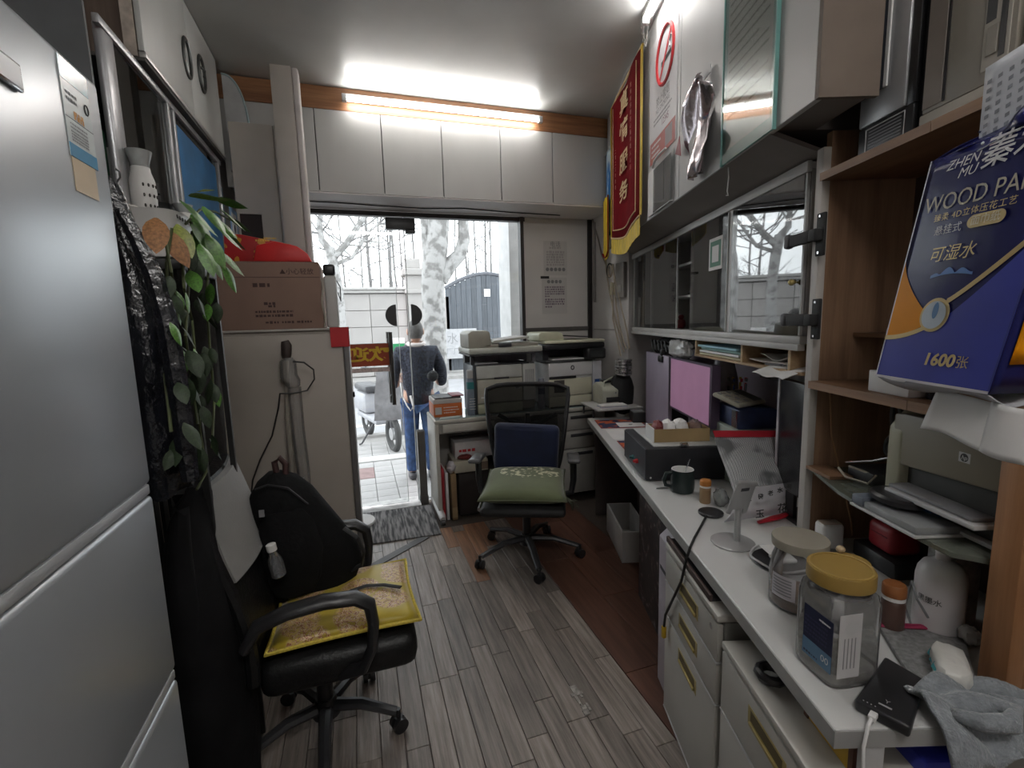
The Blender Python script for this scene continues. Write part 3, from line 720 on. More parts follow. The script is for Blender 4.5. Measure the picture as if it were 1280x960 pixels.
MB().box(-.005, .014, .06, 1.445, .57, .598, bev=.003).obj('top_rail', FRM, gc); MB().box(-.005, .014, .06, 1.445, .003, .03, bev=.003).obj('bottom_rail', FRM, gc)
PG = GLASS('cabinet_pane', (.86,.90,.90), 1.1, ior=1.55)
for a, c_ in ((gy(150), gy(206)), (gy(216), gy(262)), (gy(266), 1.43)):
    MB().box(-.002, .003, a, c_, .031, .569).obj('pane', PG, gc, smooth=0)
BLUE = M('blue_board', (.03,.16,.36), .35, var=.25, scale=6)
b1 = MB().box(.0035, .0055, gy(218), gy(261), .04, .53).obj('blue_notice', BLUE, None, smooth=0)
b1.location = gc.location; tag(b1, 'blue notice board standing in the middle bay of the glass cabinet', 'notice')
b2 = thing('photo_notice', 'bright blue staff notice with a portrait in the far bay of the glass cabinet', 'notice', gc.location)
MB().box(.0035, .0055, gy(267), 1.42, .02, .45).obj('board', M('bright_blue', (.02,.28,.55), .4), b2, smooth=0)
MB().box(.0056, .0064, gy(273), gy(291), .07, .38).obj('white_sheet', M('pale_blue_print', (.20,.35,.55), .5, var=.25, scale=12), b2, smooth=0)
pa = MB().box(.0066, .0072, gy(275), gy(281), .16, .35).obj('portrait', C_PAPER, b2, smooth=0)
yc = (gy(275)+gy(281))/2
MB().prism([(yc+.018*math.cos(t/14*2*PI), .255+.028*math.sin(t/14*2*PI)) for t in range(14)],   .0074, .0080, 'yz').prism([(yc-.03,.15),(yc+.03,.15),(yc+.022,.20),(yc-.022,.20)], .0074, .0080, 'yz').obj('portrait_figure', M('portrait_dark', (.06,.06,.08), .7), b2, smooth=0)
marks(b2, (.0068, gy(283), .06), (0,1,0), (0,0,1), [(0, .12, z) for z in (.03,.07,.11,.15,.19,.23)], C_PAPER, .012, seed=8)
o = MB().box(-.20, -.06, .12, .20, .001, .30, bev=.01).obj('green_folder', M('green_folder', (.02,.15,.06), .5), None); o.location = gc.location; tag(o, 'green folder standing at the near end inside the glass cabinet', 'folder')
o = MB().box(-.16, -.05, .24, .27, .001, .26).obj('white_booklet', C_PAPER, None, smooth=0); o.location = gc.location; tag(o, 'white booklet standing beside the green folder inside the glass cabinet', 'booklet')
bt = thing('glass_bottle', 'clear glass bottle inside the first bay of the glass cabinet', 'bottle', gc.location + Vector((-.10, .38, .001)))
MB().lathe([(.03,0),(.032,.02),(.032,.15),(.014,.20),(.014,.25)], seg=16).obj('bottle_glass', GLASS('bottle_clear', (.85,.88,.90), 1.0, haze=.25), bt); MB().cyl((0,0,.251),(0,0,.275),.016).obj('cap', C_PAPER, bt)

# ------------------------------------------------------------------ plant stand, pierced pots, pothos
PL = M('white_pot', (.60,.59,.57), .4, var=.04)
BLKM = M('black_metal', (.02,.02,.02), .45, var=.2)
zs = FX(208, 329, -.50).z; pyc = FX(208, 329, -.50).y
st_ = thing('plant_stand', 'black metal plant stand between the refrigerator and the glass cabinet', 'stand', (-.50, pyc, 0))
MB().box(-.10, .075, -.12, .20, zs-.03, zs-.002, bev=.004).obj('top_tray', BLKM, st_)
MB().box(-.10, .075, -.12, .20, .80, .82, bev=.004).obj('lower_tray', BLKM, st_)
for x in (-.098, .058):
    for y in (-.118, .182): MB().box(x, x+.016, y, y+.016, 0, zs-.03).obj('leg', BLKM, st_, smooth=0)
for y in (-.07, -.01, .05, .11): MB().box(-.09, -.08, y, y+.03, .82, zs-.03).obj('back_bar', BLKM, st_, smooth=0)
pot = thing('trough_pot', 'white pierced-rim trough pot on the black plant stand, holding pothos', 'pot', (-.50, pyc-.005, zs))
def trough(u, v): return None
MB().lathe([(.055,.0),(.062,.006),(.070,.122),(.072,.127),(.066,.127),(.062,.10),(.002,.098)], seg=40, sx=.95, sy=1.55, super_n=4).obj('shell', PL, pot)
b = MB()
for k in range(9):
    y = -.085+k*.021; b.prism([(y+.0055*math.cos(t/8*2*PI), .112+.0055*math.sin(t/8*2*PI)) for t in range(8)], .0655, .0664, 'yz')
h_ = b.obj('rim_holes', M('hole_dark', (.06,.055,.05), .9), pot, smooth=0); h_['kind'] = 'stuff'
MB().blob((0,0,.097), (.058,.095,.012), 16, 6).obj('soil', M('potting_soil', (.03,.02,.014), .95, var=.5, scale=40, bump=.6), pot)
def vase(lbl, px_, py_, x, hh, rr_):
    p = FX(px_, py_, x); v = thing('pierced_vase', lbl, 'vase', (x, p.y, p.z), 0, 'white pierced vases')
    k = hh/.24; r = rr_
    MB().lathe([(r*.62,0),(r*.72,.01*k),(r*.95,.06*k),(r,.10*k),(r*.95,.14*k),(r*.74,.17*k),(r*.70,.185*k)], seg=24).obj('body', PL, v)
    MB().lathe([(r*.69,.186*k),(r*.72,.20*k),(r*.98,.235*k),(r*1.0,.24*k),(r*.93,.238*k),(r*.66,.20*k),(r*.62,.19*k)], seg=24).obj('clear_collar', GLASS('collar_clear', (.70,.76,.74), 1.0, haze=.35), v)
    b = MB()
    for a in range(7):
        for zz in (.05, .085, .12):
            t = -1.2+a*.4; rr2 = r*(.93 if zz == .05 else .985 if zz == .085 else .985)
            b.blob((rr2*math.cos(t), rr2*math.sin(t), zz*k), (.004,.0055,.007), 6, 4)
    q = b.obj('pierced_holes', MATS['hole_dark'], v); q['kind'] = 'stuff'
    return v
zl = 1.873
def ledge_y(px_, x): 
    d = ray(px_, 255); return EYEP.y + d.y*(x/d.x)
v1 = vase('larger white pierced vase with clear collar on the glass cabinet ledge', 182, 262, -.66, .255, .045)
v2 = vase('smaller white pierced vase with clear collar half hidden by pothos leaves', 229, 262, -.66, .165, .043)
for v in (v1, v2): v.location.z = zl + .0005; v.scale = (.86, .86, .90)
# pothos: every leaf a part
po = thing('pothos_plant', 'green pothos with yellowing leaves and vines trailing down beside the black garment', 'plant', (-.49, pyc, zs+.12))
LEAFG = M('leaf_green', (.075,.19,.03), .38, var=.4, scale=14, spec=.5)
LEAFY = M('leaf_olive', (.20,.23,.05), .42, var=.35, scale=14)
LEAFB = M('leaf_brown', (.26,.12,.045), .6, var=.4, scale=16)
LEAFSH = M('leaf_shaded', (.018,.034,.012), .6, var=.4, scale=14)  # shade on the hanging leaves is put into this darker green
def leafmesh(mat):
    def fn(u, v):
        w = math.sin(PI*min(1, u*.98+.02))**.75*(1-.35*u)*.62
        s_ = (v-.5)*2
        return (u*1.0, s_*w*.5, -.22*u*u - .10*abs(s_)*w + .02*math.sin(6*u))
    return MB().sheet(fn, 6, 4).obj('leaf', mat, po, smooth=180)
protos = [leafmesh(m) for m in (LEAFG, LEAFY, LEAFB, LEAFSH)]
rnd = random.Random(21); used = set()
def leaf(px_, py_, x, size, kind, yaw, pit, roll=0):
    p = FX(px_, py_, x) - po.location
    if kind not in used: o = protos[kind]; used.add(kind)
    else: o = protos[kind].copy(); COL.objects.link(o)
    o.location = p; o.scale = (size, size, size); o.rotation_euler = (roll, pit, yaw)
for (px_, py_, s_, k, yw, pt) in ((225,250,.12,0,.9,.4),(240,268,.12,0,.5,.7),(236,245,.10,1,1.2,-.2),(255,258,.11,0,.9,.3),(262,270,.10,0,1.3,.1),(275,262,.09,0,1.0,.6),
        (195,272,.09,2,.1,.5),(205,285,.10,2,.5,1.0),(222,280,.09,1,.4,.9),(245,285,.10,0,.7,.8),(258,292,.10,0,1.2,.7),(270,283,.09,0,1.1,.4),(283,290,.08,0,1.4,.3),(250,305,.09,0,.2,.9),
        (262,318,.08,0,.9,.6),(240,320,.08,3,.5,1.0),(272,312,.10,0,1.2,.5),(232,300,.08,3,.3,1.1),(248,240,.08,1,.6,-.4),(268,248,.09,0,1.6,-.2),(286,272,.08,0,1.5,.0),(278,330,.09,0,1.1,.8)):
    leaf(px_, py_, -.40+rnd.uniform(-.03,.03), s_*1.05, k, -1.15+yw*.9+rnd.uniform(-.4,.4), pt*.8+.25+rnd.uniform(-.2,.2), rnd.uniform(-.4,.4))
for k in range(54):
    t = rnd.random(); px_ = 212 + t*58 + rnd.uniform(-8, 8); py_ = 330 + rnd.random()*235
    leaf(px_, py_, -.40+rnd.uniform(-.03,.03), rnd.uniform(.045,.075), rnd.choice((3,3,3,3,0)), rnd.uniform(-2.3, .3), rnd.uniform(.7, 1.4), rnd.uniform(-.7,.7))
vines = [[(205,290),(214,340),(220,380),(222,440),(226,500),(230,560)],[(225,285),(230,360),(240,400),(246,470),(250,540),(258,590),(246,612)],[(240,290),(236,350),(232,420),(240,480),(247,530)],
         [(250,290),(262,320),(258,370),(262,430),(268,500),(265,560)],[(232,280),(250,262),(270,265),(288,275)],[(238,278),(252,285),(268,300),(280,325)],[(215,285),(208,330),(212,400),(206,470),(214,540)]]
for vpts in vines:
    pts = [FX(a, c_, -.41+rnd.uniform(-.02,.02)) - po.location for a, c_ in vpts]
    MB().tube(pts, .0035, 6).obj('vine', M('vine_stem', (.07,.085,.03), .6, var=.3), po)

# ------------------------------------------------------------------ hanging black quilted garment
org = FY(185, 420, 1.30)
NYL = M('black_nylon', (.010,.011,.015), .25, var=.3, bump=.8, bscale=38, spec=.7)
g = thing('black_jacket', 'shiny black padded jacket hanging between the refrigerator and the plants', 'jacket', org)
loft(MB(), [(228,136,146),(250,138,156),(300,140,176),(340,143,196),(380,146,210),(430,150,220),(480,156,228),(530,164,236),(580,172,242),(610,180,240)], 1.32, [.012,.03,.05,.06,.07,.075,.08,.085,.085,.07], 28, .10, freq=7, origin=org).obj('shell', NYL, g)
b = MB()
pts = [FY(x, y, 1.24)-org for x, y in ((150,262),(172,300),(192,345),(208,400),(220,470),(232,560),(238,600))]
b.tube(pts, [.012,.016,.020,.022,.022,.022,.018], 8); b.obj('sleeve_fold', NYL, g)
pts = [FY(x, y, 1.26)-org for x, y in ((146,228),(150,222),(149,214),(144,211))]
MB().tube(pts, .002, 6).obj('hanger_hook', C_CHROME, g)

org = FY(240, 460, 1.95)
g2 = thing('dark_filler', 'added dark cloth filling the dark region behind the pothos vines', 'garment', org)  # dark mass added to fill the dark region behind the vines
loft(MB(), [(340,205,262),(380,205,268),(430,210,272),(490,214,276),(550,220,282),(620,226,286),(680,232,288)], 1.98, .05, 24, .10, freq=5, origin=org).obj('cloth', M('dark_cloth', (.022,.02,.018), .8, var=.35, bump=.5, bscale=20), g2)
MB().tube([FY(234,342,1.98)-org, FY(234,336,1.98)-org, FY(238,333,1.98)-org], .004, 6).obj('hook', C_CHROME, g2)
# ------------------------------------------------------------------ beige cabinet by the door, and what stands on it
YC = 2.72; xr_ = FY(436, 430, YC).x
bc = thing('tall_cabinet', 'tall beige steel cabinet at the left of the glass door, carton on top', 'cabinet', (0, YC, 0))
BGC = M('beige_steel', (.40,.36,.315), .5, var=.07, scale=2)
MB().box(-1.04, xr_-.004, .012, .72, 0, 1.475).obj('carcass', BGC, bc, smooth=0)
xl_ = FY(272, 500, YC).x
MB().box(xl_+.0, xr_-.034, 0, .011, .03, 1.455, bev=.003).obj('door_panel', BGC, bc)
MB().box(xr_-.030, xr_, -.004, .058, 0, 1.476, bev=.004).obj('edge_strip', M('dark_edge', (.13,.125,.12), .45), bc)
MB().box(xl_-.04, xl_-.004, -.004, .011, 0, 1.455, bev=.004).obj('edge_strip', M('pale_edge', (.40,.38,.35), .5), bc)
MB().box(-1.04, xr_+.002, -.006, .725, 1.476, 1.488, bev=.003).obj('top', M('beige_top', (.40,.37,.33), .5), bc)
p = FY(412, 408, YC-.008); q = FY(437, 433, YC-.008)
MB().box(p.x, xr_+.0045, -.0095, -.0065, q.z, 1.49).box(xr_+.0022, xr_+.0045, -.0095, .05, q.z, 1.49).obj('red_sticker', M('red_tape', (.50,.015,.02), .5, var=.05), bc, smooth=0)
MB().box(xr_, xr_+.012, .02, .05, 1.10, 1.13, bev=.003).obj('latch', C_BLACK, bc)
zt_ = 1.488
# clear tube rack and cord on its front
org = FY(362, 450, YC)
tb = thing('umbrella_tube', 'clear plastic bottle and long tube hung on the beige cabinet with a black cord', 'tube', org)
CLR = GLASS('clear_plastic', (.86,.84,.82), 1.3, haze=.24, hazecol=(.8,.78,.75), rough=.08)
def tp(x, y, off=-.05): p = FY(x, y, YC+off); return p-org
def profile_tube(pts, rs): return MB().tube(pts, rs, 16)
MB().tube([tp(360,447), tp(360,452), tp(361,470), tp(366,478), tp(368,484)], [.022,.040,.043,.040,.030], 16).obj('bottle_top', CLR, tb)
MB().tube([tp(368,484), tp(369,500), tp(373,540), tp(379,585), tp(384,640)], [.033,.034,.033,.032,.030], 14).obj('long_tube', CLR, tb)
MB().tube([tp(356,426), tp(358,432), tp(358,444), tp(358,450)], [.018,.026,.024,.018], 12).obj('dark_knob', M('dark_brown_knob', (.035,.022,.018), .6), tb)
MB().tube([tp(358,450), tp(360,520), tp(366,600), tp(368,640)], [.012,.015,.014,.012], 8).obj('folded_umbrella', M('umbrella_cloth', (.30,.27,.23), .8), tb)
MB().tube([tp(366,452,-.10), tp(380,453,-.10), tp(392,462,-.08), tp(393,474,-.06), tp(384,488,-.06), tp(366,492,-.09), tp(350,492,-.09), tp(348,510,-.03), tp(340,545,-.02), tp(325,575,-.02), tp(316,600,-.02), tp(312,640,-.02)], .004, 6).obj('cord', C_WIRE, tb)
MB().cyl(tp(360,452,-.05), tp(360,440,-.0), .005, seg=6).obj('hook', C_CHROME, tb)
# carton
YB = 2.76; p = FY(268, 326, YB); q = FY(405, 410, YB)
ct = thing('carton', 'brown printed cardboard carton on top of the beige cabinet', 'box', (0, YB, zt_))
CARD = M('cardboard_dim', (.235,.15,.115), .85, var=.06, scale=6)
h_ = p.z-zt_
MB().box(p.x, q.x, 0, .34, 0, h_-.004, bev=.003).obj('box_body', CARD, ct)
MB().box(p.x+.004, q.x-.004, .003, .165, h_-.003, h_).obj('top_flap', CARD, ct, smooth=0); MB().box(p.x+.004, q.x-.004, .175, .337, h_-.003, h_).obj('top_flap', CARD, ct, smooth=0)
MB().box(p.x+.01, q.x-.001, -.001, .0, h_*.765, h_*.775).obj('fold_line', M('card_shadow', (.12,.075,.06), .9), ct, smooth=0)
CI = M('card_ink', (.07,.04,.035), .9)
W_ = q.x-p.x
text('小心轻放', .034, CI, ct, (p.x+W_*.80, -.0012, h_*.85)); MB().prism([(p.x+W_*.60,h_*.82),(p.x+W_*.66,h_*.82),(p.x+W_*.63,h_*.89)], -.0014, -.0006, 'xz').obj('warning_mark', CI, ct, smooth=0)
marks(ct, (p.x, -.0012, 0), (1,0,0), (0,0,1), [(W_*.33, W_*.50, h_*.655)], CI, .022, seed=5)
marks(ct, (p.x, -.0012, 0), (1,0,0), (0,0,1), [(W_*.42, W_*.54, h_*.385), (W_*.46, W_*.53, h_*.345)], CI, .016, seed=6)
marks(ct, (p.x, -.0012, 0), (1,0,0), (0,0,1), [(W_*.33, W_*.70, h_*.265), (W_*.33, W_*.70, h_*.205), (W_*.42, W_*.55, h_*.105), (W_*.58, W_*.70, h_*.105), (W_*.73, W_*.88, h_*.105)], CI, .014, seed=7)
MB().sheet(lambda u, v: (q.x+.003+.012*math.sin(PI*u)*(.4+v*.6)+ .006*math.sin(3*PI*v), -.002-.01*math.sin(PI*u), h_*(.02+.74*v)), 4, 10, .002).obj('torn_tape', M('pale_tape', (.55,.50,.43), .5), ct)
# red gift bag lying on it
rb = thing('red_gift_bag', 'red and gold paper gift bag lying on the brown carton', 'bag', (0, YB, zt_+h_))
REDB = bpy.data.materials.new('red_gold_paper'); nt, bs = nodes(REDB); tc = nt.nodes.new('ShaderNodeTexCoord'); no = nt.nodes.new('ShaderNodeTexNoise'); no.inputs['Scale'].default_value = 22; no.inputs['Detail'].default_value = 1
rp = nt.nodes.new('ShaderNodeValToRGB'); rp.color_ramp.interpolation = 'CONSTANT'; rp.color_ramp.elements[0].color = (.40,.012,.012,1); rp.color_ramp.elements[1].position = .60; rp.color_ramp.elements[1].color = (.55,.28,.03,1)
nt.links.new(tc.outputs['Object'], no.inputs[0]); nt.links.new(no.outputs[0], rp.inputs[0]); nt.links.new(rp.outputs[0], bs.inputs['Base Color']); bs.inputs['Roughness'].default_value = .4
def bx(px_, py_): v = FY(px_, py_, YB+.06); return (v.x, max(0, v.z-zt_-h_))
poly = [bx(281, 327), bx(280, 292), bx(300, 293), bx(330, 299), (bx(365,306)), bx(366, 327)]
MB().prism([(x, z if i not in (0, 5) else .0006) for i, (x, z) in enumerate(poly)], .05, .17, 'xz', bev=.006).obj('bag_body', REDB, rb)
poly = [bx(318, 327), bx(322, 308), bx(345, 303), bx(372, 309), bx(385, 318), bx(391, 326)]
MB().prism([(x, z if i not in (0, 5) else .0006) for i, (x, z) in enumerate(poly)], .015, .049, 'xz', bev=.008).obj('red_flap', M('plain_red', (.55,.012,.012), .45), rb)
v_ = bx(325, 301); marks(rb, (v_[0], .0485, v_[1]), (1,0,0), (0,0,1), [(-.02, .05, .0), (.02, .08, .012)], M('gold_print', (.7,.45,.08), .4), .010, seed=12)
# small white appliance with a black lid beside the carton
p = FY(404, 345, 2.86); q = FY(425, 405, 2.86)
ws = thing('white_dispenser', 'small off-white dispenser with black lid and wire loop right of the carton', 'dispenser', (0, 2.82, zt_))
MB().box(p.x+.002, q.x-.002, 0, .10, 0, p.z-zt_, bev=.012, seg=3).obj('body', C_CREAM, ws)
MB().box(p.x+.002, q.x-.004, .005, .095, p.z-zt_+.001, p.z-zt_+.062, bev=.014, seg=3).obj('lid', C_BLACK, ws)
MB().tube([(q.x-.004, .05, p.z-zt_-.02), (q.x+.016, .05, p.z-zt_-.06), (q.x+.014, .05, p.z-zt_-.14), (q.x+.002, .05, p.z-zt_-.09)], .003, 6).obj('wire_loop', C_WIRE, ws)
# tall cream box with a dark square opening, and the slab behind it
YT_ = 3.30; p = FY(283, 151, YT_); q = FY(333, 156, YT_)
tw = thing('tall_cream_unit', 'tall cream unit with a dark square opening behind the brown carton', 'unit', (0, YT_, zt_))
TWC = M('cream_unit', (.42,.385,.345), .5, var=.04)
x0 = p.x+.005; x1 = q.x+.03; zt2 = p.z-zt_
o1 = FY(299, 267, YT_); o2 = FY(331, 310, YT_)
b = MB().box(x0, x1, 0, .012, o1.z-zt_, zt2-.001).box(x0, o1.x, 0, .012, .0, o1.z-zt_).box(o2.x, x1, 0, .012, .0, o1.z-zt_).box(x0, x1, 0, .012, 0, .25)
b.obj('front', TWC, tw, smooth=0)
MB().box(x0, x1, .0121, .10, 0, zt2).obj('shell', M('unit_dark_inside', (.03,.022,.02), .8), tw, smooth=0)
MB().box(x1, x1+.022, .002, .10, 0, zt2, bev=.01).obj('side_rail', M('unit_side', (.47,.44,.40), .45), tw)
YS = 3.12; p = FY(336, 79, YS); q = FY(363, 82, YS)
sl = thing('cream_slab', 'narrow cream board reaching up to the ceiling beside the tall cream unit', 'board', (0, YS, zt_))
MB().box(p.x+.0, q.x, 0, .10, 0, min(CEIL-.01, p.z)-zt_, bev=.003).obj('face', TWC, sl); 
MB().box(q.x, q.x+.036, .006, .10, 0, min(CEIL-.012, p.z)-zt_, bev=.012, seg=3).obj('bullnose', M('slab_edge', (.52,.48,.46), .45), sl)
# pedestal foot of something behind the cabinet
p = FZ(450, 654, 0)
pd = thing('pedestal_base', 'round white pedestal foot peeking out behind the beige cabinet by the doormat', 'base', (p.x-.02, 3.60, 0))
MB().lathe([(.13,.010),(.135,.016),(.13,.03),(.03,.05)], seg=32).obj('disc', C_WHITE, pd); MB().lathe([(.128,.0),(.128,.009)], seg=32).obj('rubber_ring', C_BLACK, pd); MB().cyl((0,0,.05),(0,0,.80),.018).obj('pole', C_WHITE, pd)
# ================================================================== ARMCHAIR WITH CUSHION, BACKPACK AND COAT
LEATH = M('black_leather', (.008,.008,.0085), .42, var=.25, bump=.2, bscale=90, spec=.35)
ac = thing('armchair', 'black leather swivel armchair with grey back pad in front of the beige cabinet', 'chair', (-.20, 1.71, 0))
def L(x, y, z): return (x+.20, y-1.71, z)
def bar(b, x0, x1, y0, y1, z0, z1, bev): 
    p = L(x0, y0, z0); q = L(x1, y1, z1); return b.box(p[0], q[0], p[1], q[1], z0, z1, bev=bev, seg=3)
bar(MB(), -.36, .125, 1.47, 1.94, .355, .478, .045).obj('seat', LEATH, ac)
# backrest: curved slab
prof = [(.40,-.33),(.52,-.325),(.62,-.335),(.72,-.355),(.82,-.385),(.92,-.41),(1.00,-.43),(1.045,-.445)]
def back(off, y0, y1, z0, z1, dish):
    def fn(u, v):
        z = z0+(z1-z0)*v
        for (za, xa), (zb, xb) in zip(prof, prof[1:]):
            if za <= z <= zb: x = xa+(xb-xa)*(z-za)/(zb-za); break
        else: x = prof[-1][1]
        y = y0+(y1-y0)*u; e = abs(2*u-1)
        return L(x+off+dish*(e**2), 1.71+(y-1.71)*(1-.10*max(0,(z-.85)/.2)), z)
    return fn
MB().slab(back(-.055, 1.465, 1.955, .44, 1.045, -.02), back(-.012, 1.465, 1.955, .44, 1.045, -.025), 14, 14).obj('backrest', LEATH, ac)
MB().tube([back(-.012, 1.465, 1.955, .44, 1.04, -.025)(0, k/12) for k in range(13)], .020, 8).obj('side_bolster', LEATH, ac)
GPAD = M('grey_pad', (.215,.21,.205), .8, var=.06, bump=.1, bscale=120, sheen=.2)
MB().slab(back(-.011, 1.485, 1.935, .76, 1.035, -.025), back(.012, 1.485, 1.935, .76, 1.035, -.03), 14, 14).obj('back_pad', GPAD, ac)
for y, nm in ((1.425, 0), (1.985, 1)):
    pts = [L(-.37,y,.58), L(-.33,y,.645), L(-.25,y,.672), L(-.15,y,.682), L(-.06,y,.675), L(-.02,y,.645), L(-.012,y,.58), L(-.02,y,.50), L(-.05,y,.44), L(-.12, y+(.06 if nm == 0 else -.06), .39)]
    MB().tube(pts, [.022,.028,.030,.030,.030,.028,.025,.023,.022,.02], 12, flat=.72).obj('armrest', M('armrest_black', (.022,.022,.024), .35, bump=.1, bscale=60), ac)
MB().cyl(L(-.20,1.71,.12), L(-.20,1.71,.355), .028, seg=14).box(-.09,.09,-.09,.09,.33,.356,bev=.008).obj('gas_column', C_BLACK, ac)
MB().cyl(L(-.20,1.71,.085), L(-.20,1.71,.15), .05, .035, seg=16).obj('hub', C_BLACK, ac)
PLEG = M('chair_base', (.03,.03,.033), .35, var=.15)
def star(par, a0, rad, mat, z1=.115, z2=.075, r1=.026, r2=.018):
    for k in range(5):
        a = math.radians(a0+72*k); c, s_ = math.cos(a), math.sin(a)
        lg = MB().tube([(.03*c,.03*s_,z1), (rad*.5*c,rad*.5*s_,z1), (rad*.97*c,rad*.97*s_,z2)], [r1, (r1+r2)/2, r2], 8, flat=.8).obj('leg', mat, par)
        T = Matrix.Translation((rad*c, rad*s_, 0)) @ Matrix.Rotation(a+.7, 4, 'Z')
        MB().cyl(T@Vector((0,-.024,.027)), T@Vector((0,-.006,.027)), .027, seg=16).cyl(T@Vector((0,.006,.027)), T@Vector((0,.024,.027)), .027, seg=16).cyl(T@Vector((0,0,.045)), T@Vector((0,0,.085)), .009, seg=8).box(-.014,.016,-.006,.006,.018,.052,T=T).obj('caster', C_BLACK, lg)
star(ac, -17, .262, PLEG)
# brocade cushion
BRO = bpy.data.materials.new('gold_brocade'); nt, bs = nodes(BRO); L_ = nt.links
tc = nt.nodes.new('ShaderNodeTexCoord')
vo = nt.nodes.new('ShaderNodeTexVoronoi'); vo.inputs['Scale'].default_value = 7.0; vo.inputs['Randomness'].default_value = .55; L_.new(tc.outputs['Object'], vo.inputs['Vector'])
r1 = nt.nodes.new('ShaderNodeValToRGB'); r1.color_ramp.elements[0].position = .44; r1.color_ramp.elements[0].color = (1,1,1,1); r1.color_ramp.elements[1].position = .50; r1.color_ramp.elements[1].color = (0,0,0,1)
L_.new(vo.outputs['Distance'], r1.inputs[0])
n1 = nt.nodes.new('ShaderNodeTexNoise'); n1.inputs['Scale'].default_value = 85; n1.inputs['Detail'].default_value = 1; L_.new(tc.outputs['Object'], n1.inputs['Vector'])
r2 = nt.nodes.new('ShaderNodeValToRGB'); r2.color_ramp.interpolation = 'CONSTANT'
for p_, c_ in ((0, (.42,.30,.03)), (.38, (.30,.10,.05)), (.45, (.66,.52,.30)), (.53, (.40,.10,.06)), (.57, (.60,.45,.14))):
    e = r2.color_ramp.elements[0] if p_ == 0 else r2.color_ramp.elements.new(p_); e.color = (*c_, 1)
r2.color_ramp.elements.remove(r2.color_ramp.elements[-1])
L_.new(n1.outputs['Fac'], r2.inputs[0])
n3 = nt.nodes.new('ShaderNodeTexNoise'); n3.inputs['Scale'].default_value = 5; L_.new(tc.outputs['Object'], n3.inputs['Vector'])
r3 = nt.nodes.new('ShaderNodeValToRGB'); r3.color_ramp.elements[0].color = (.36,.26,.012,1); r3.color_ramp.elements[1].color = (.56,.43,.03,1); L_.new(n3.outputs['Fac'], r3.inputs[0])
mx = nt.nodes.new('ShaderNodeMix'); mx.data_type = 'RGBA'; L_.new(r1.outputs[0], mx.inputs[0]); L_.new(r3.outputs[0], mx.inputs[6]); L_.new(r2.outputs[0], mx.inputs[7]); L_.new(mx.outputs[2], bs.inputs['Base Color'])
bs.inputs['Roughness'].default_value = .42; bs.inputs['Sheen Weight'].default_value = .3
def pillow(b, cx, cy, hx, hy, z0, th, ang=0, n=14, edge=.25, tilt=(0,0)):
    """pillow: two domed sheets meeting in a seam; returns the seam"""
    ca, sa = math.cos(ang), math.sin(ang)
    def P(u, v, up):
        x = (2*u-1); y = (2*v-1)
        d = (max(0, 1-x**4))**.5*(max(0, 1-y**4))**.5
        px_ = x*hx*(1-.06*(1-abs(y))*0); py_ = y*hy
        pinch = 1-.05*(1-x*x)*y*y-.05*(1-y*y)*x*x
        px_ *= pinch; py_ *= pinch
        z = z0 + th/2 + (th/2)*d*(1 if up else -1)*(1 if up else .9)
        X = cx+px_*ca-py_*sa; Y = cy+px_*sa+py_*ca
        return (X, Y, z + tilt[0]*px_ + tilt[1]*py_)
    V = {}
    for up in (True, False):
        for i in range(n+1):
            for j in range(n+1):
                ed = i in (0, n) or j in (0, n)
                if not up and ed: continue
                V[(i,j,up)] = b.bm.verts.new(P(i/n, j/n, up))
    g_ = lambda i, j, up: V[(i,j,True)] if (i in (0,n) or j in (0,n)) else V[(i,j,up)]
    for up in (True, False):
        for i in range(n):
            for j in range(n):
                q = [g_(i,j,up), g_(i+1,j,up), g_(i+1,j+1,up), g_(i,j+1,up)]
                f = b.bm.faces.new(q if up else q[::-1]); f.material_index = b.m
    seam = [P(i/n,0,True) for i in range(n)]+[P(1,j/n,True) for j in range(n)]+[P(1-i/n,1,True) for i in range(n)]+[P(0,1-j/n,True) for j in range(n)]
    return seam
cu = thing('brocade_cushion', 'gold brocade floral cushion with yellow piping on the black leather armchair', 'cushion', (-.10, 1.705, .478))
b = MB(); seam = pillow(b, 0, 0, .235, .215, .003, .062, .02); b.obj('cover', BRO, cu, smooth=180)
MB().tube(seam, .0065, 6, closed=True).obj('piping', M('yellow_piping', (.60,.47,.07), .5, var=.25, scale=120), cu)
# backpack
org = FY(375, 680, 1.83)
bp_ = thing('backpack', 'black backpack slumped on the gold cushion against the armchair back', 'backpack', org)
BAGM = M('backpack_cloth', (.0045,.0045,.005), .9, var=.35, bump=.25, bscale=45, spec=.25)
loft(MB(), [(591,334,352),(598,322,372),(612,312,390),(635,307,408),(660,306,428),(685,309,446),(705,313,454),(725,318,448),(742,324,440),(752,332,425)], 1.83, [.03,.06,.085,.10,.105,.105,.10,.09,.075,.05], 26, .035, freq=4, origin=org).obj('main_bag', BAGM, bp_)
loft(MB(), [(640,330,378),(655,324,392),(690,326,404),(725,334,402),(742,345,392)], 1.735, [.015,.035,.042,.04,.02], 20, .03, freq=4, origin=org).obj('front_pocket', BAGM, bp_)
pts = [FY(346,592,1.83)-org, FY(343,578,1.83)-org, FY(349,572,1.83)-org, FY(357,580,1.83)-org, FY(357,594,1.83)-org]
MB().tube(pts, .011, 8).obj('top_loop', M('loop_strap', (.05,.02,.018), .7), bp_)
STRAP = M('strap_web', (.018,.018,.018), .7, bump=.2, bscale=200)
def CS(x, y, z): return FZ(x, y, z)-org
pts = [CS(422,748,.556), CS(440,738,.553), CS(458,732,.551), CS(480,731,.550), CS(501,734,.548)]
MB().tube(pts, .011, 8, flat=.28, upv=(0,0,1)).obj('shoulder_strap', STRAP, bp_)
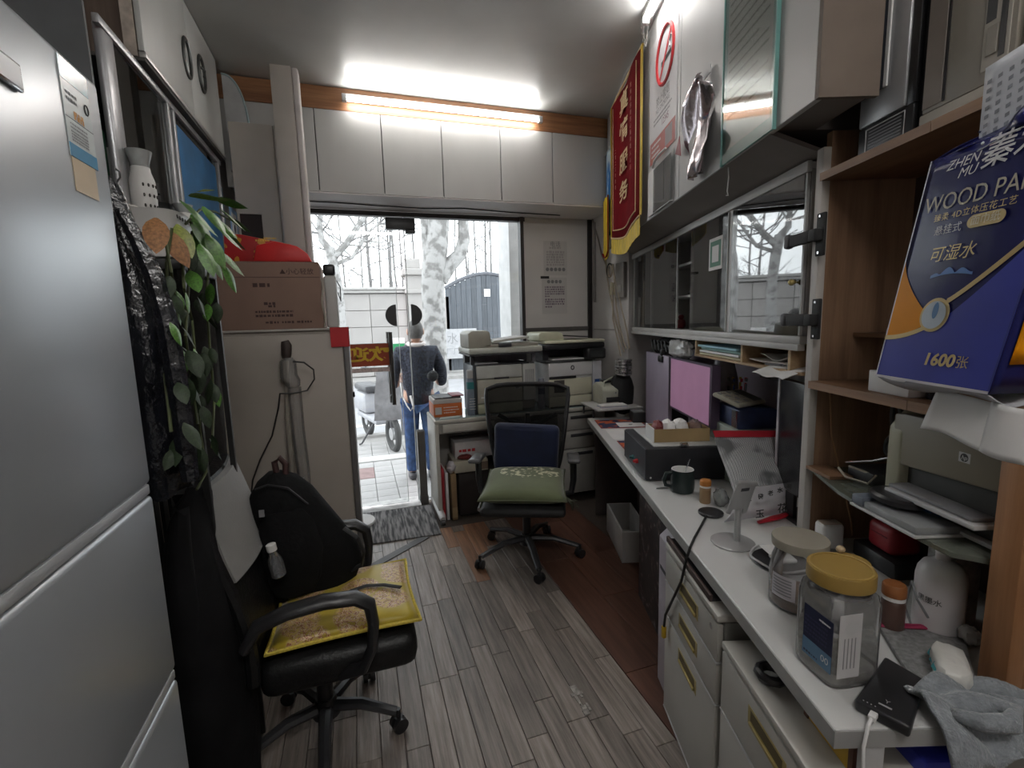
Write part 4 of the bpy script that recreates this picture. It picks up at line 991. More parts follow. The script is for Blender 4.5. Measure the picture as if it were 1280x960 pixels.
pts = [FY(430,660,1.75)-org, FY(447,672,1.73)-org, FY(455,690,1.74)-org, FY(452,706,1.76)-org, FY(440,712,1.78)-org]
MB().tube(pts, .012, 8, flat=.4).obj('side_strap', STRAP, bp_)
b = MB()
b.tube([FY(318,612,1.742)-org, FY(335,606,1.742)-org, FY(360,610,1.74)-org, FY(385,630,1.735)-org], .0035, 6); b.obj('zipper', M('zip_dark', (.04,.04,.042), .4, metal=.4), bp_)
MB().box(-.008,.008,-.002,.002,-.012,.012).obj('zip_tag', C_GREY, bp_, loc=FY(327,642,1.70)-org)
p0 = FY(347,712,1.665); p1 = FY(338,680,1.665)
bo = thing('water_bottle', 'small clear water bottle with white cap tucked beside the black backpack', 'bottle', p0)
ax = (p1-p0).normalized(); hl = (p1-p0).length
def ba(t): return ax*(t*hl)
MB().tube([ba(-.25), ba(-.2), ba(.25), ba(.45), ba(.62), ba(.74)], [.020,.024,.024,.021,.013,.0125], 16).obj('bottle_body', GLASS('pet_clear', (.72,.76,.82), 1.3, haze=.14), bo)
MB().tube([ba(.74), ba(.76), ba(.98), ba(1.0)], [.0150,.0158,.0158,.013], 16).obj('cap', C_PAPER, bo)
# coat over the chair back
org = FY(260, 760, 1.55)
COAT = M('charcoal_coat', (.007,.007,.0078), .95, var=.35, bump=.45, bscale=16, spec=.2)
co = thing('coat', 'charcoal coat draped over the back of the black leather armchair', 'coat', org)
loft(MB(), [(606,236,254),(622,222,262),(660,216,270),(720,212,288),(780,214,304),(840,222,312),(900,232,318),(960,240,322),(1010,246,324)], 1.52, [.04,.10,.16,.19,.20,.20,.20,.19,.17], 30, .05, freq=6, origin=org).obj('coat_body', COAT, co)
loft(MB(), [(640,214,236),(700,208,240),(770,210,250),(850,220,262),(930,232,274)], 1.36, [.02,.035,.04,.04,.03], 18, .09, freq=4, origin=org).obj('sleeve', COAT, co)

# ================================================================== THE STEEL DESK UNDER THE GLASS FRONT
YD, ZD = 3.42, .785
C_DESK = M('desk_cream', (.54,.52,.47), .42, var=.06)
C_DESKD = M('desk_grey', (.36,.35,.325), .45, var=.07)
dk = thing('steel_desk', 'cream steel desk under the glass front, loaded with printers', 'desk', (.50, YD, 0))
MB().box(0, 1.50, 0, .40, ZD-.035, ZD-.006, bev=.006).obj('desktop', C_DESK, dk)
MB().box(.012, 1.47, .012, .38, ZD-.006, ZD, bev=.0015, seg=1).obj('glass_sheet', M('desk_glass', (.30,.37,.37), .08, var=.1, spec=.8), dk)
MB().box(.0, .03, .0, .39, .055, ZD-.035, bev=.004).obj('side_panel', C_DESK, dk)
MB().box(.025, .475, .004, .36, .675, ZD-.037).obj('drawer_case', C_DESKD, dk, smooth=0)
MB().box(.06, .46, -.006, .003, .685, .742, bev=.003).obj('drawer', C_DESK, dk)
MB().tube([(.015,.33,.06),(.015,.05,.062),(.015,-.05,.06),(.015,-.09,.05)], [.026,.026,.027,.022], 12).obj('foot', C_LGREY, dk)
MB().cyl((.0,-.085,.024),(.03,-.085,.024),.024,seg=14).obj('caster', C_BLACK, dk)
MB().box(.035, 1.46, .385, .398, .10, ZD-.037).obj('light_block_panel', C_DESKD, dk, smooth=0)  # board added to keep daylight from showing under the desk
MB().box(.98, 1.0, .01, .383, .06, ZD-.036).box(1.40, 1.42, .01, .385, .06, ZD-.036).box(.98, 1.42, .37, .383, .06, ZD-.036).box(.98,1.42,.01,.383,.06,.08).obj('pedestal', C_DESKD, dk, smooth=0)
for z0, z1 in ((.60,.742),(.445,.594),(.085,.438)):
    d = MB().box(.985, 1.415, -.004, .012, z0, z1, bev=.004).obj('drawer', C_DESKD, dk)
    MB().box(1.10, 1.30, -.009, -.0045, z1-.052, z1-.026, bev=.002).obj('handle_slot', C_DARK, d)
# things on the desk
def hp(parent, loc, xd, yd, s_, nrm):
    X = Vector(xd); Y = Vector(yd); lo = Vector(loc); N = X.cross(Y)
    sq = [lo+X*(a*s_)+Y*(c*s_) for a, c in ((-.6,-.5),(.6,-.5),(.6,.5),(-.6,.5))]
    b = MB(); b.quad(*sq); o = b.obj('logo_plate', M('logo_silver', (.55,.55,.55), .4), parent, smooth=0)
    pts = [lo+N*.0004+X*(.42*s_*math.cos(t/20*2*PI))+Y*(.42*s_*math.sin(t/20*2*PI)) for t in range(20)]
    b = MB(); vs = [b.bm.verts.new(p) for p in pts]; b.bm.faces.new(vs); b.obj('logo_disc', M('logo_dark', (.03,.03,.035), .4), o, smooth=0)
    text('hp', s_*.62, C_PAPER, o, lo+N*.0008-Y*(.02*s_), xd, yd, shear=.25)
YP = 3.47
pa = thing('laser_printer', 'beige multifunction printer with raised scanner lid, behind the mesh chair', 'printer', (.815, YP, ZD))
Z = lambda y_, x_=630: FY(x_, y_, YP).z-ZD
MB().box(.03, .51, .02, .33, .012, .365, bev=.012).obj('body', C_BEIGED, pa)
MB().box(.0, .028, -.004, .335, .002, .385, bev=.008).obj('left_side', M('printer_dark_side', (.045,.055,.065), .4), pa)
MB().box(.03, .40, .002, .02, .275, .375, bev=.008).obj('top_front', M('printer_pale', (.58,.59,.55), .42), pa)
MB().box(.17, .29, -.001, .002, .268, .282).obj('grip_slot', C_DARK, pa, smooth=0)
MB().box(.032, .40, -.002, .02, .085, .268, bev=.010).obj('front_door', M('printer_face', (.44,.42,.35), .45), pa)
MB().box(.032, .40, -.004, .02, .003, .080, bev=.010).obj('paper_drawer', M('printer_green', (.50,.51,.38), .45), pa)
MB().box(.405, .512, .0, .02, .085, .375, bev=.006).obj('side_front', M('printer_pale', (.58,.59,.55), .42), pa)
for k in range(6): MB().box(.425+.013*k, .431+.013*k, -.0015, .0, .20, .33).obj('vent', C_GREY, pa, smooth=0)
MB().box(.05, .47, .03, .30, .366, .385, bev=.004).obj('output_tray', C_DARK, pa)
MB().box(.04, .22, .05, .25, .386, .392).obj('paper', C_PAPER, pa, smooth=0)
MB().box(.0, .03, .04, .07, .386, .47).obj('column', C_DARK, pa, smooth=0); MB().box(.50, .53, .04, .07, .386, .47).obj('column', C_GREY, pa, smooth=0); MB().box(.0,.53,.26,.32,.386,.47).obj('rear_frame', C_GREY, pa, smooth=0)
sc_ = MB().box(-.035, .555, -.06, .33, .470, .515, bev=.012).obj('scanner', M('scanner_pale', (.56,.57,.51), .42), pa)
MB().box(-.033, .553, -.058, .33, .458, .4695, bev=.003).obj('scanner_base', C_DARK, sc_)
MB().prism([(-.03,.516),(.155,.516),(.14,.63),(.115,.645),(.0,.645),(-.03,.625)], -.03, .27, 'xz', bev=.01).obj('document_feeder', M('feeder_beige', (.36,.345,.285), .45), pa)
MB().prism([(.16,.545),(.46,.575),(.46,.590),(.16,.560)], -.01, .25, 'xz').obj('feeder_tray', M('scanner_pale', (.56,.57,.51), .42), pa, smooth=0)
MB().prism([(.18,.563),(.44,.5885),(.44,.592),(.18,.5665)], .0, .24, 'xz').obj('paper', C_PAPER, pa, smooth=0)
MB().box(.10, .53, -.03, .29, .516, .54, bev=.004).obj('feeder_base', C_BEIGED, pa); MB().box(.20,.30,-.06,-.031,.516,.545,bev=.004).obj('black_latch', C_DARK, pa)
hp(pa, (.355, -.0032, .20), (1,0,0), (0,0,1), .036, -1)
MB().cyl((.06,-.004,.13),(.09,-.004,.13),.006,seg=8).obj('button', C_PAPER, pa)
pb = thing('multifunction_printer', 'cream multifunction printer with black control panel at the right end of the desk', 'printer', (1.425, YP-.01, ZD))
CRM = M('printer_cream', (.66,.64,.50), .42, var=.04); PWT = M('printer_white', (.68,.68,.68), .42, var=.04)
MB().box(.012, .48, .02, .34, .01, .36, bev=.01).obj('body', PWT, pb)
MB().box(.01, .40, .0, .02, .255, .365, bev=.008).obj('upper_front', PWT, pb)
MB().box(.015, .25, -.006, .008, .236, .256, bev=.003).obj('paper_slot', C_BLACK, pb)
MB().box(.01, .395, .0, .02, .098, .234, bev=.006).obj('front_door', CRM, pb); MB().box(.01, .395, -.002, .02, .004, .093, bev=.006).obj('paper_drawer', CRM, pb)
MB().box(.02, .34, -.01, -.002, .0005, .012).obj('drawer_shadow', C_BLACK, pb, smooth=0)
MB().box(.40, .485, .0, .02, .004, .365, bev=.008).obj('side_front', M('printer_lilac', (.58,.58,.62), .42), pb)
MB().box(.055, .145, -.004, .0, .125, .225).obj('dark_label', M('label_brown', (.06,.055,.05), .5), pb, smooth=0)
MB().box(.42, .475, -.002, .0, .175, .215).obj('blue_label', M('label_blue2', (.03,.09,.30), .5), pb, smooth=0)
MB().tube([(.22+.013*math.cos(t/14*2*PI), -.0005, .322+.016*math.sin(t/14*2*PI)) for t in range(14)], .004, 5, closed=True).obj('round_logo', C_DARK, pb)
MB().box(.0, .42, .03, .30, .366, .385, bev=.004).obj('output_tray', M('tray_dark', (.07,.07,.07), .5), pb)
MB().box(.05, .34, .03, .28, .386, .395).obj('paper', C_PAPER, pb, smooth=0)
MB().box(.0, .05, .10, .32, .386, .475).obj('column', C_DARK, pb, smooth=0); MB().box(.40, .48, .10, .32, .366, .475).obj('column', C_BLACK, pb, smooth=0); MB().box(.0,.48,.28,.33,.386,.475).obj('rear_frame', C_DARK, pb, smooth=0)
MB().box(-.03, .50, -.03, .34, .476, .52, bev=.012).obj('scanner', C_BLACK, pb)
MB().box(-.03, .50, -.03, .34, .521, .545, bev=.010).obj('scanner_lid', CRM, pb)
MB().prism([(-.06,.546),(.16,.546),(.145,.60),(.10,.615),(-.04,.615),(-.06,.60)], .02, .30, 'xz', bev=.008).obj('document_feeder', M('feeder_cream', (.55,.56,.42), .42), pb)
MB().prism([(.17,.575),(.40,.56),(.40,.568),(.17,.585)], .05, .27, 'xz').obj('feeder_tray', C_BLACK, pb, smooth=0)
MB().box(.33, .50, -.055, .04, .385, .475, bev=.02, seg=3).obj('control_panel', C_BLACK, pb); MB().box(.36, .47, -.058, -.0555, .405, .455).obj('screen', M('dim_screen', (.05,.055,.055), .2), pb, smooth=0)
# cans, box, paper on the desk
cn = thing('spray_can', 'tall white spray can with teal band left of the beige multifunction printer', 'can', (FZ(585,515,ZD).x+.005, 3.50, ZD))
MB().lathe([(.034,0),(.036,.004),(.036,.155),(.036,.26),(.030,.285)], seg=24).obj('can_body', M('can_slate', (.20,.24,.30), .35, var=.15, scale=30), cn)
MB().lathe([(.0363,.205),(.0363,.258)], seg=24).obj('teal_band', M('can_teal', (.03,.20,.21), .35), cn); MB().lathe([(.030,.286),(.032,.29),(.032,.345),(.026,.352)], seg=24).obj('cap', C_LGREY, cn)
for z in (.06,.08,.10,.12,.14): pass
marks(cn, (-.025,-.0362,0), (1,0,0), (0,0,1), [(.0,.045,z) for z in (.05,.07,.09,.11,.13)], C_PAPER, .006, seed=31)
cn2 = thing('grey_canister', 'small grey canister between the two large desk printers', 'can', (1.385, 3.50, ZD))
MB().lathe([(.026,0),(.028,.004),(.028,.22),(.022,.245)], seg=20).obj('can_body', M('canister_grey', (.28,.29,.34), .4), cn2); MB().lathe([(.0283,.12),(.0283,.17)], seg=20).obj('dark_band', M('can_navy', (.03,.035,.09), .4), cn2)
p = FY(529, 508, 3.52); q = FY(577, 478, 3.52)
ob = thing('orange_box', 'flat orange and white box at the left end of the desk', 'box', (0, 3.52, ZD))
MB().box(.515, .735, 0, .24, 0, .10, bev=.003).obj('box_body', M('box_orange', (.55,.13,.025), .5, var=.08), ob)
MB().box(.515, .735, -.001, .24, .101, .135, bev=.003).obj('box_lid', M('box_white', (.55,.52,.50), .6), ob)
MB().box(.525, .575, -.0018, -.0002, .02, .075).obj('grey_label', C_LGREY, ob, smooth=0); marks(ob, (.59,-.001,0), (1,0,0), (0,0,1), [(0,.11,.07),(0,.12,.05),(0,.09,.03)], C_PAPER, .009, seed=33)
mg = thing('magazine', 'dark magazine with a red corner lying on the flat orange box', 'magazine', (0, 3.52, ZD+.1355))
MB().box(.53, .73, .01, .21, 0, .012, bev=.003).obj('cover', C_DARK, mg); MB().box(.66, .755, .015, .20, .0125, .020, bev=.003).obj('red_booklet', M('booklet_red', (.25,.03,.05), .5), mg)
o = MB().prism([(.54,3.435),(.70,3.45),(.72,3.515),(.56,3.50)], ZD+.0005, ZD+.002).obj('paper_sheet', M('teal_paper', (.45,.58,.57), .5), smooth=0); tag(o, 'pale teal sheet on the desk glass in front of the orange box', 'paper')

# things under the desk
def bxt(name, lbl, cat, x0, x1, y0, y1, z0, z1, mat, bev=.004):
    t = thing(name, lbl, cat, ((x0+x1)/2, (y0+y1)/2, z0)); hx, hy = (x1-x0)/2, (y1-y0)/2
    MB().box(-hx, hx, -hy, hy, 0, z1-z0, bev=bev).obj('body', mat, t); return t, hx, hy, z1-z0
t, hx, hy, hz = bxt('black_storage_box', 'black box on the floor under the left half of the desk', 'box', .67, .98, 3.46, 3.76, 0, .335, M('box_dark', (.035,.028,.026), .7), .006)
MB().box(-hx-.004, hx+.004, -hy-.004, hy+.004, hz+.0, hz+.02, bev=.004).obj('lid', M('box_dark2', (.05,.045,.042), .6), t)
t, hx, hy, hz = bxt('cream_carton', 'cream carton lying on the black box under the desk', 'carton', .635, .90, 3.43, 3.70, .3555, .445, M('cream_card', (.50,.47,.38), .7), .004)
MB().box(hx-.09, hx-.001, -hy-.001, -hy-.0001, .01, .07).obj('brown_label', M('brown_label', (.20,.15,.11), .7), t, smooth=0)
t, hx, hy, hz = bxt('white_carton', 'white box with red lettering under the desk drawer', 'box', .66, .96, 3.50, 3.72, .4455, .575, M('white_card', (.55,.53,.53), .7), .003)
marks(t, (-hx+.03,-hy-.001,0), (1,0,0), (0,0,1), [(0,.13,.062)], C_RED, .026, seed=41)
t = thing('snack_bag', 'crumpled maroon and gold snack packet in front of the white lettered box', 'packet', (.725, 3.465, .4455))
MB().blob((0,0,.022), (.055,.028,.022), 14, 8, jit=.1).obj('packet', M('packet_maroon', (.18,.03,.03), .35, var=.7, scale=14), t)
t, hx, hy, hz = bxt('orange_carton', 'orange carton beside the white lettered box under the desk', 'carton', .965, 1.10, 3.50, 3.72, .4455, .57, M('carton_orange', (.38,.07,.02), .6), .004)
bxs, *_ = bxt('support_box', 'dark crate holding the orange carton under the desk', 'crate', .985, 1.25, 3.47, 3.74, 0, .4445, M('crate_dark', (.04,.035,.033), .7), .006)
t, hx, hy, hz = bxt('kraft_box', 'narrow upright brown kraft box under the desk', 'box', .60, .640, 3.40, 3.66, 0, .36, M('kraft', (.28,.19,.10), .8), .003)
MB().box(-hx-.0, hx, -hy-.001, -hy-.0001, .02, .10).obj('tape', M('kraft_tape', (.35,.26,.14), .4), t, smooth=0)
t, hx, hy, hz = bxt('red_folder', 'red ring folder standing against the left side panel of the desk', 'folder', .536, .556, 3.44, 3.72, 0, .40, M('folder_red', (.35,.02,.03), .5), .003)
t, hx, hy, hz = bxt('white_folder', 'white folder standing next to the red folder under the desk', 'folder', .562, .582, 3.42, 3.70, 0, .37, C_PAPER, .003)
o = MB().blob((.612,3.45,.405), (.035,.045,.045), 14, 10, jit=.16).obj('plastic_bag', M('bag_white', (.60,.58,.62), .5, bump=.5, bscale=30)); tag(o, 'crumpled white plastic bag on top of the upright kraft box', 'plastic bag')
# cable clutter hanging inside the knee space
pts = [(.66,3.62,.69),(.68,3.6,.64),(.73,3.58,.625),(.76,3.6,.66),(.74,3.62,.69),(.69,3.6,.67),(.70,3.6,.63),(.80,3.62,.61),(.92,3.65,.66)]
tag(MB().tube(pts, .006, 6).obj('cable_loop', M('grey_cable', (.25,.24,.23), .5)), 'looped grey cable hanging under the desk drawer', 'cable')

# ================================================================== MESH OFFICE CHAIR
mc = thing('mesh_chair', 'black mesh-back office chair with green seat cushion facing the room', 'chair', (.95, 2.70, 0), -.41)
MESHM = bpy.data.materials.new('chair_mesh'); MESHM.use_nodes = True; nt = MESHM.node_tree; nt.nodes.clear(); L_ = nt.links
out = nt.nodes.new('ShaderNodeOutputMaterial'); tr = nt.nodes.new('ShaderNodeBsdfTransparent'); df = nt.nodes.new('ShaderNodeBsdfDiffuse'); df.inputs[0].default_value = (.012,.012,.012,1)
tc = nt.nodes.new('ShaderNodeTexCoord'); wv = nt.nodes.new('ShaderNodeTexWave'); wv.bands_direction = 'Z'; wv.inputs['Scale'].default_value = 60; L_.new(tc.outputs['Object'], wv.inputs[0])
mr = nt.nodes.new('ShaderNodeMapRange'); mr.inputs['To Min'].default_value = .78; mr.inputs['To Max'].default_value = .95; L_.new(wv.outputs['Fac'], mr.inputs[0])
mx = nt.nodes.new('ShaderNodeMixShader'); L_.new(mr.outputs[0], mx.inputs[0]); L_.new(tr.outputs[0], mx.inputs[1]); L_.new(df.outputs[0], mx.inputs[2]); L_.new(mx.outputs[0], out.inputs[0])
def bkx(t): # half width by height 0..1
    return .205+.075*min(1, t*1.15)**.8
def bky(z): return .235 + .10*(z-.50)/.55 - .05*math.sin(PI*(z-.5)/.55)
def bp3(u, v):
    z = .50+.56*v; hw = bkx(v); x = (2*u-1)*hw
    return (x, bky(z) + .035*(1-(2*u-1)**2)*1.0, z - .03*abs(2*u-1)**6*(1 if v > .9 else 0))
MB().sheet(bp3, 12, 12).obj('mesh_back', MESHM, mc, smooth=180)
rim = [bp3(0, v/8) for v in range(9)] + [bp3(u/8, 1) for u in range(1, 8)] + [bp3(1, 1-v/8) for v in range(9)] + [bp3(1-u/8, 0) for u in range(1, 8)]
MB().tube(rim, .0155, 8, closed=True).obj('back_frame', C_BLACK, mc)
MB().tube([(0,.16,.42),(0,.30,.44),(0,.325,.52),(0,.33,.70),(0,.335,.86)], [.028,.03,.028,.024,.016], 10).obj('spine', C_BLACK, mc)
MB().tube([(-.20,.30,.86),(-.1,.325,.80),(0,.338,.78),(.1,.325,.80),(.20,.30,.86)], .014, 8).obj('brace', C_BLACK, mc)
MB().box(-.245, .245, -.345, .20, .392, .446, bev=.026, seg=3).obj('seat', C_MATTBLACK, mc)
MB().tube([(-.25,-.30,.425),(-.26,-.1,.42),(-.255,.12,.42)], .012, 8).obj('seat_edge', C_CHROME, mc)
MB().box(-.11,.11,-.12,.12,.365,.3915,bev=.006).cyl((0,0,.12),(0,0,.376),.026,seg=14).obj('gas_column', C_BLACK, mc); MB().cyl((0,0,.08),(0,0,.15),.048,.035,seg=16).obj('hub', C_BLACK, mc)
star(mc, 190+23.5, .335, PLEG, .12, .075, .027, .018)
for sx in (-1, 1):
    b = MB().tube([(sx*.22,-.0,.40),(sx*.285,.0,.42),(sx*.30,.01,.50),(sx*.30,.01,.635)], [.018,.02,.02,.022], 8); a_ = b.obj('arm_post', C_BLACK, mc)
    T = Matrix.Translation((sx*.30, -.02, .650)) @ Matrix.Rotation(-.10, 4, 'X')
    MB().box(-.038,.038,-.125,.125,-.014,.012,bev=.011,seg=3,T=T).obj('arm_pad', M('arm_pad_grey', (.10,.10,.105), .3, spec=.7), mc)
# coat hanger shape seen through the mesh: a dark cloth thrown over the back
lc = thing('lumbar_cushion', 'navy blue lumbar cushion leaning on the mesh chair back', 'cushion', mc.matrix_world.translation, 0)
lc.location = (.95, 2.70, 0); lc.rotation_euler = (0,0,-.41)
b = MB(); T = Matrix.Translation((-.005, .205, .655)) @ Matrix.Rotation(.10, 4, 'X') @ Matrix.Rotation(.06, 4, 'Y')
b.box(-.215,.215,-.05,.035,-.165,.165,bev=.035,seg=4,T=T); b.obj('cover', M('navy_cloth', (.006,.013,.050), .75, var=.25, bump=.15, bscale=150, sheen=.25), lc)
MB().tube([T@Vector((-.2,-.03,.15)),T@Vector((0,-.045,.157)),T@Vector((.2,-.03,.15))], .003, 6).obj('top_seam', M('navy_seam', (.008,.014,.05), .8), lc)
GRN = bpy.data.materials.new('green_embroidered'); nt, bs = nodes(GRN); L_ = nt.links
tc = nt.nodes.new('ShaderNodeTexCoord'); n1 = nt.nodes.new('ShaderNodeTexNoise'); n1.inputs['Scale'].default_value = 34; n1.inputs['Detail'].default_value = 2; L_.new(tc.outputs['Object'], n1.inputs[0])
gr = nt.nodes.new('ShaderNodeTexGradient'); gr.gradient_type = 'SPHERICAL'; mp = nt.nodes.new('ShaderNodeMapping'); mp.inputs['Location'].default_value = (-.15,-.10,0); mp.inputs['Scale'].default_value = (4.4, 7.0, 1); L_.new(tc.outputs['Object'], mp.inputs[0]); L_.new(mp.outputs[0], gr.inputs[0])
ad = nt.nodes.new('ShaderNodeMath'); ad.operation = 'MULTIPLY'; 
gt = nt.nodes.new('ShaderNodeMath'); gt.operation = 'GREATER_THAN'; gt.inputs[1].default_value = .56; L_.new(n1.outputs['Fac'], gt.inputs[0])
g2_ = nt.nodes.new('ShaderNodeMath'); g2_.operation = 'GREATER_THAN'; g2_.inputs[1].default_value = .12; L_.new(gr.outputs['Fac'], g2_.inputs[0]); L_.new(gt.outputs[0], ad.inputs[0]); L_.new(g2_.outputs[0], ad.inputs[1])
n2 = nt.nodes.new('ShaderNodeTexNoise'); n2.inputs['Scale'].default_value = 7; L_.new(tc.outputs['Object'], n2.inputs[0]); r3 = nt.nodes.new('ShaderNodeValToRGB'); r3.color_ramp.elements[0].color = (.085,.10,.05,1); r3.color_ramp.elements[1].color = (.17,.20,.10,1); L_.new(n2.outputs['Fac'], r3.inputs[0])
mx = nt.nodes.new('ShaderNodeMix'); mx.data_type = 'RGBA'; L_.new(ad.outputs[0], mx.inputs[0]); L_.new(r3.outputs[0], mx.inputs[6]); mx.inputs[7].default_value = (.62,.60,.42,1); L_.new(mx.outputs[2], bs.inputs['Base Color']); bs.inputs['Roughness'].default_value = .85; bs.inputs['Sheen Weight'].default_value = .3
gc_ = thing('seat_cushion', 'sage green seat cushion embroidered with small white flowers on the mesh chair', 'cushion', (.95, 2.70, .446), -.41)
b = MB(); seam = pillow(b, 0, -.085, .250, .262, .004, .105, .0, n=16, tilt=(0,.03)); b.obj('cover', GRN, gc_, smooth=180)
MB().tube(seam, .004, 6, closed=True).obj('seam_piping', M('green_piping', (.10,.11,.06), .8), gc_)
b = MB(); rnd = random.Random(4)
for k in range(9): 
    b.tube([(.22,-.22,.05),(.26+rnd.uniform(0,.03),-.24,.01),(.28+rnd.uniform(0,.05),-.22+rnd.uniform(-.06,.08),-.03+rnd.uniform(-.03,.03))], .0025, 4)
o = b.obj('tassel', M('tassel_dark', (.07,.075,.05), .9), gc_); o['kind'] = 'stuff'
# ================================================================== RIGHT SIDE: FURNITURE
# local axes of every thing here: x = across (towards the wall), y = along (away from the camera)
N0 = .95; ZC = .75
LAM = M('white_laminate', (.60,.60,.59), .28, var=.03, scale=3, spec=.6)
OAK = WOOD('brown_veneer', (.19,.108,.062), (.33,.20,.122), 'z', 9, .5, bump=.06)
OAKY = WOOD('brown_veneer_long', (.17,.088,.046), (.28,.155,.085), 'y', 9, .5, bump=.06)
ORANGEW = WOOD('orange_pine', (.26,.115,.045), (.42,.205,.09), 'z', 8, .5, bump=.06)
UPW = M('cupboard_white', (.54,.535,.53), .42, var=.05, scale=3, stretch=(1,1,.3))
TAUPE = M('taupe_board', (.20,.175,.16), .6, var=.06)
# ---- counter
ct_ = thingR('counter', 'long white laminate counter along the right wall', 'counter', .757, .567, 0)
MB().box(0, .70, 0, 2.74, ZC-.034, ZC, bev=.002, seg=1).obj('worktop', LAM, ct_, smooth=0)
MB().box(-.004, -.0005, -.003, 2.74, ZC-.035, ZC-.001).box(-.004, .70, -.004, -.0005, ZC-.035, ZC-.001).obj('edge_band', M('grey_edge', (.36,.36,.35), .4), ct_, smooth=0)
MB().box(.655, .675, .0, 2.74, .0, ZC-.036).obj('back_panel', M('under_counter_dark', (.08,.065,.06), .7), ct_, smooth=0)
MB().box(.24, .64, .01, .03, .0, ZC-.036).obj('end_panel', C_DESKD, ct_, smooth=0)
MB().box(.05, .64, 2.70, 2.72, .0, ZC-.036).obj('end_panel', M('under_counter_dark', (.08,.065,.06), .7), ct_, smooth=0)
MB().box(.05, .09, -.002, .009, .45, ZC-.036).obj('cable_strip', C_LGREY, ct_, smooth=0)
# ---- pedestals
PED = M('pedestal_ivory', (.47,.455,.42), .38, var=.06, scale=4); PEDS = M('pedestal_side', (.20,.195,.18), .45, var=.08)
BRS = M('brass_pull', (.42,.33,.13), .35, metal=.5, var=.2)
def pedestal(lbl, s0, s1, n, zt_, cuts, hs):
    t = thingR('drawer_pedestal', lbl, 'drawer cabinet', s0, n, 0, group='ivory drawer pedestals under the counter')
    w = s1-s0
    MB().box(.018, .50, 0, w, .012, zt_, bev=.006).obj('carcass', PEDS, t)
    MB().box(-.004, .50, -.002, w+.002, zt_+.0005, zt_+.022, bev=.006).obj('top', PED, t)
    for z0, z1 in cuts:
        d = MB().box(-.002, .017, .001, w-.001, z0, z1, bev=.004).obj('drawer', PED, t)
        MB().box(-.0035, -.0022, w*.30, w*.66, z1-.078, z1-.028, bev=.0005, seg=1).obj('pull_plate', BRS, d)
        MB().box(-.010, -.0036, w*.33, w*.63, z1-.072, z1-.062, bev=.002).obj('pull_lip', BRS, d); MB().box(-.0042,-.0036,w*.33,w*.63,z1-.061,z1-.034).obj('pull_recess', M('brass_shadow', (.12,.09,.04), .6), d, smooth=0)
        MB().box(-.003, .016, .0, w, z0-.007, z0-.002, bev=.001).obj('rail_line', C_LGREY, d)
    MB().cyl((-.003, .04, zt_-.035), (.005, .04, zt_-.035), .009, seg=12).obj('lock', C_CHROME, t)
    for x in (.05, .44):
        for y in (.04, w-.04): MB().cyl((x,y,0),(x,y,.012),.02,seg=10).obj('glide', C_BLACK, t)
    return t
pedestal('ivory pedestal with three drawers, the farther of the two under the counter', 1.196, 1.632, .55, .655, ((.535,.648),(.405,.526),(.02,.396)), 1)
pedestal('ivory pedestal with brass pulls under the near end of the counter', .73, 1.165, .55, .605, ((.43,.598),(.245,.422),(.02,.236)), 1)
kt = thingR('black_tray', 'black flat tray lying on the farther ivory pedestal', 'tray', 1.50, .60, .6775)
MB().box(-.045, .25, -.24, .14, 0, .012, bev=.005).obj('plate', C_BLACK, kt); MB().box(-.048, -.038, -.24, .14, .0, .022, bev=.003).obj('rim', M('tray_brown', (.06,.035,.03), .5), kt)
o = thingR('lilac_box', 'pale lilac slanted box wedged beside the farther pedestal', 'box', 1.70, .575, .0); MB().prism([(0,.0),(.30,.0),(.30,.66),(.06,.69),(0,.63)], -.05, .09, 'xz', bev=.003).obj('body', M('lilac_plastic', (.42,.38,.42), .5), o); MB().box(-.002,-.0005,-.03,.07,.50,.515).obj('slot', C_DARK, o, smooth=0)
o = tag(MB().tube([R(1.02,.60,.645)+Vector((.028*math.cos(t),.028*math.sin(t),0)) for t in [i/10*2*PI for i in range(10)]], .011, 8, closed=True).obj('black_ring', C_BLACK), 'glossy black ring on top of the near pedestal', 'ring')
yb = thingR('yellow_frame', 'yellow board in a brown frame under the near end of the counter', 'board', .79, .622, .33)
MB().box(0, .012, 0, .12, .30, .382).box(0,.012,0,.12,.02,.29).obj('board', M('board_yellow', (.55,.33,.03), .5), yb, smooth=0)
for y0, y1 in ((-.012, 0), (.12, .134)): MB().box(-.003, .016, y0, y1, .0, .383).obj('frame_side', M('frame_brown', (.10,.035,.02), .5), yb, smooth=0)
MB().box(-.003, .016, 0, .12, 0, .019).obj('frame_side', M('frame_brown', (.10,.035,.02), .5), yb, smooth=0)
yb.location.z = .3275+.0
MB().box(-.0,.015,-.0,.12,-.33,-.0).obj('leg_board', M('frame_brown', (.10,.035,.02), .5), yb, smooth=0)
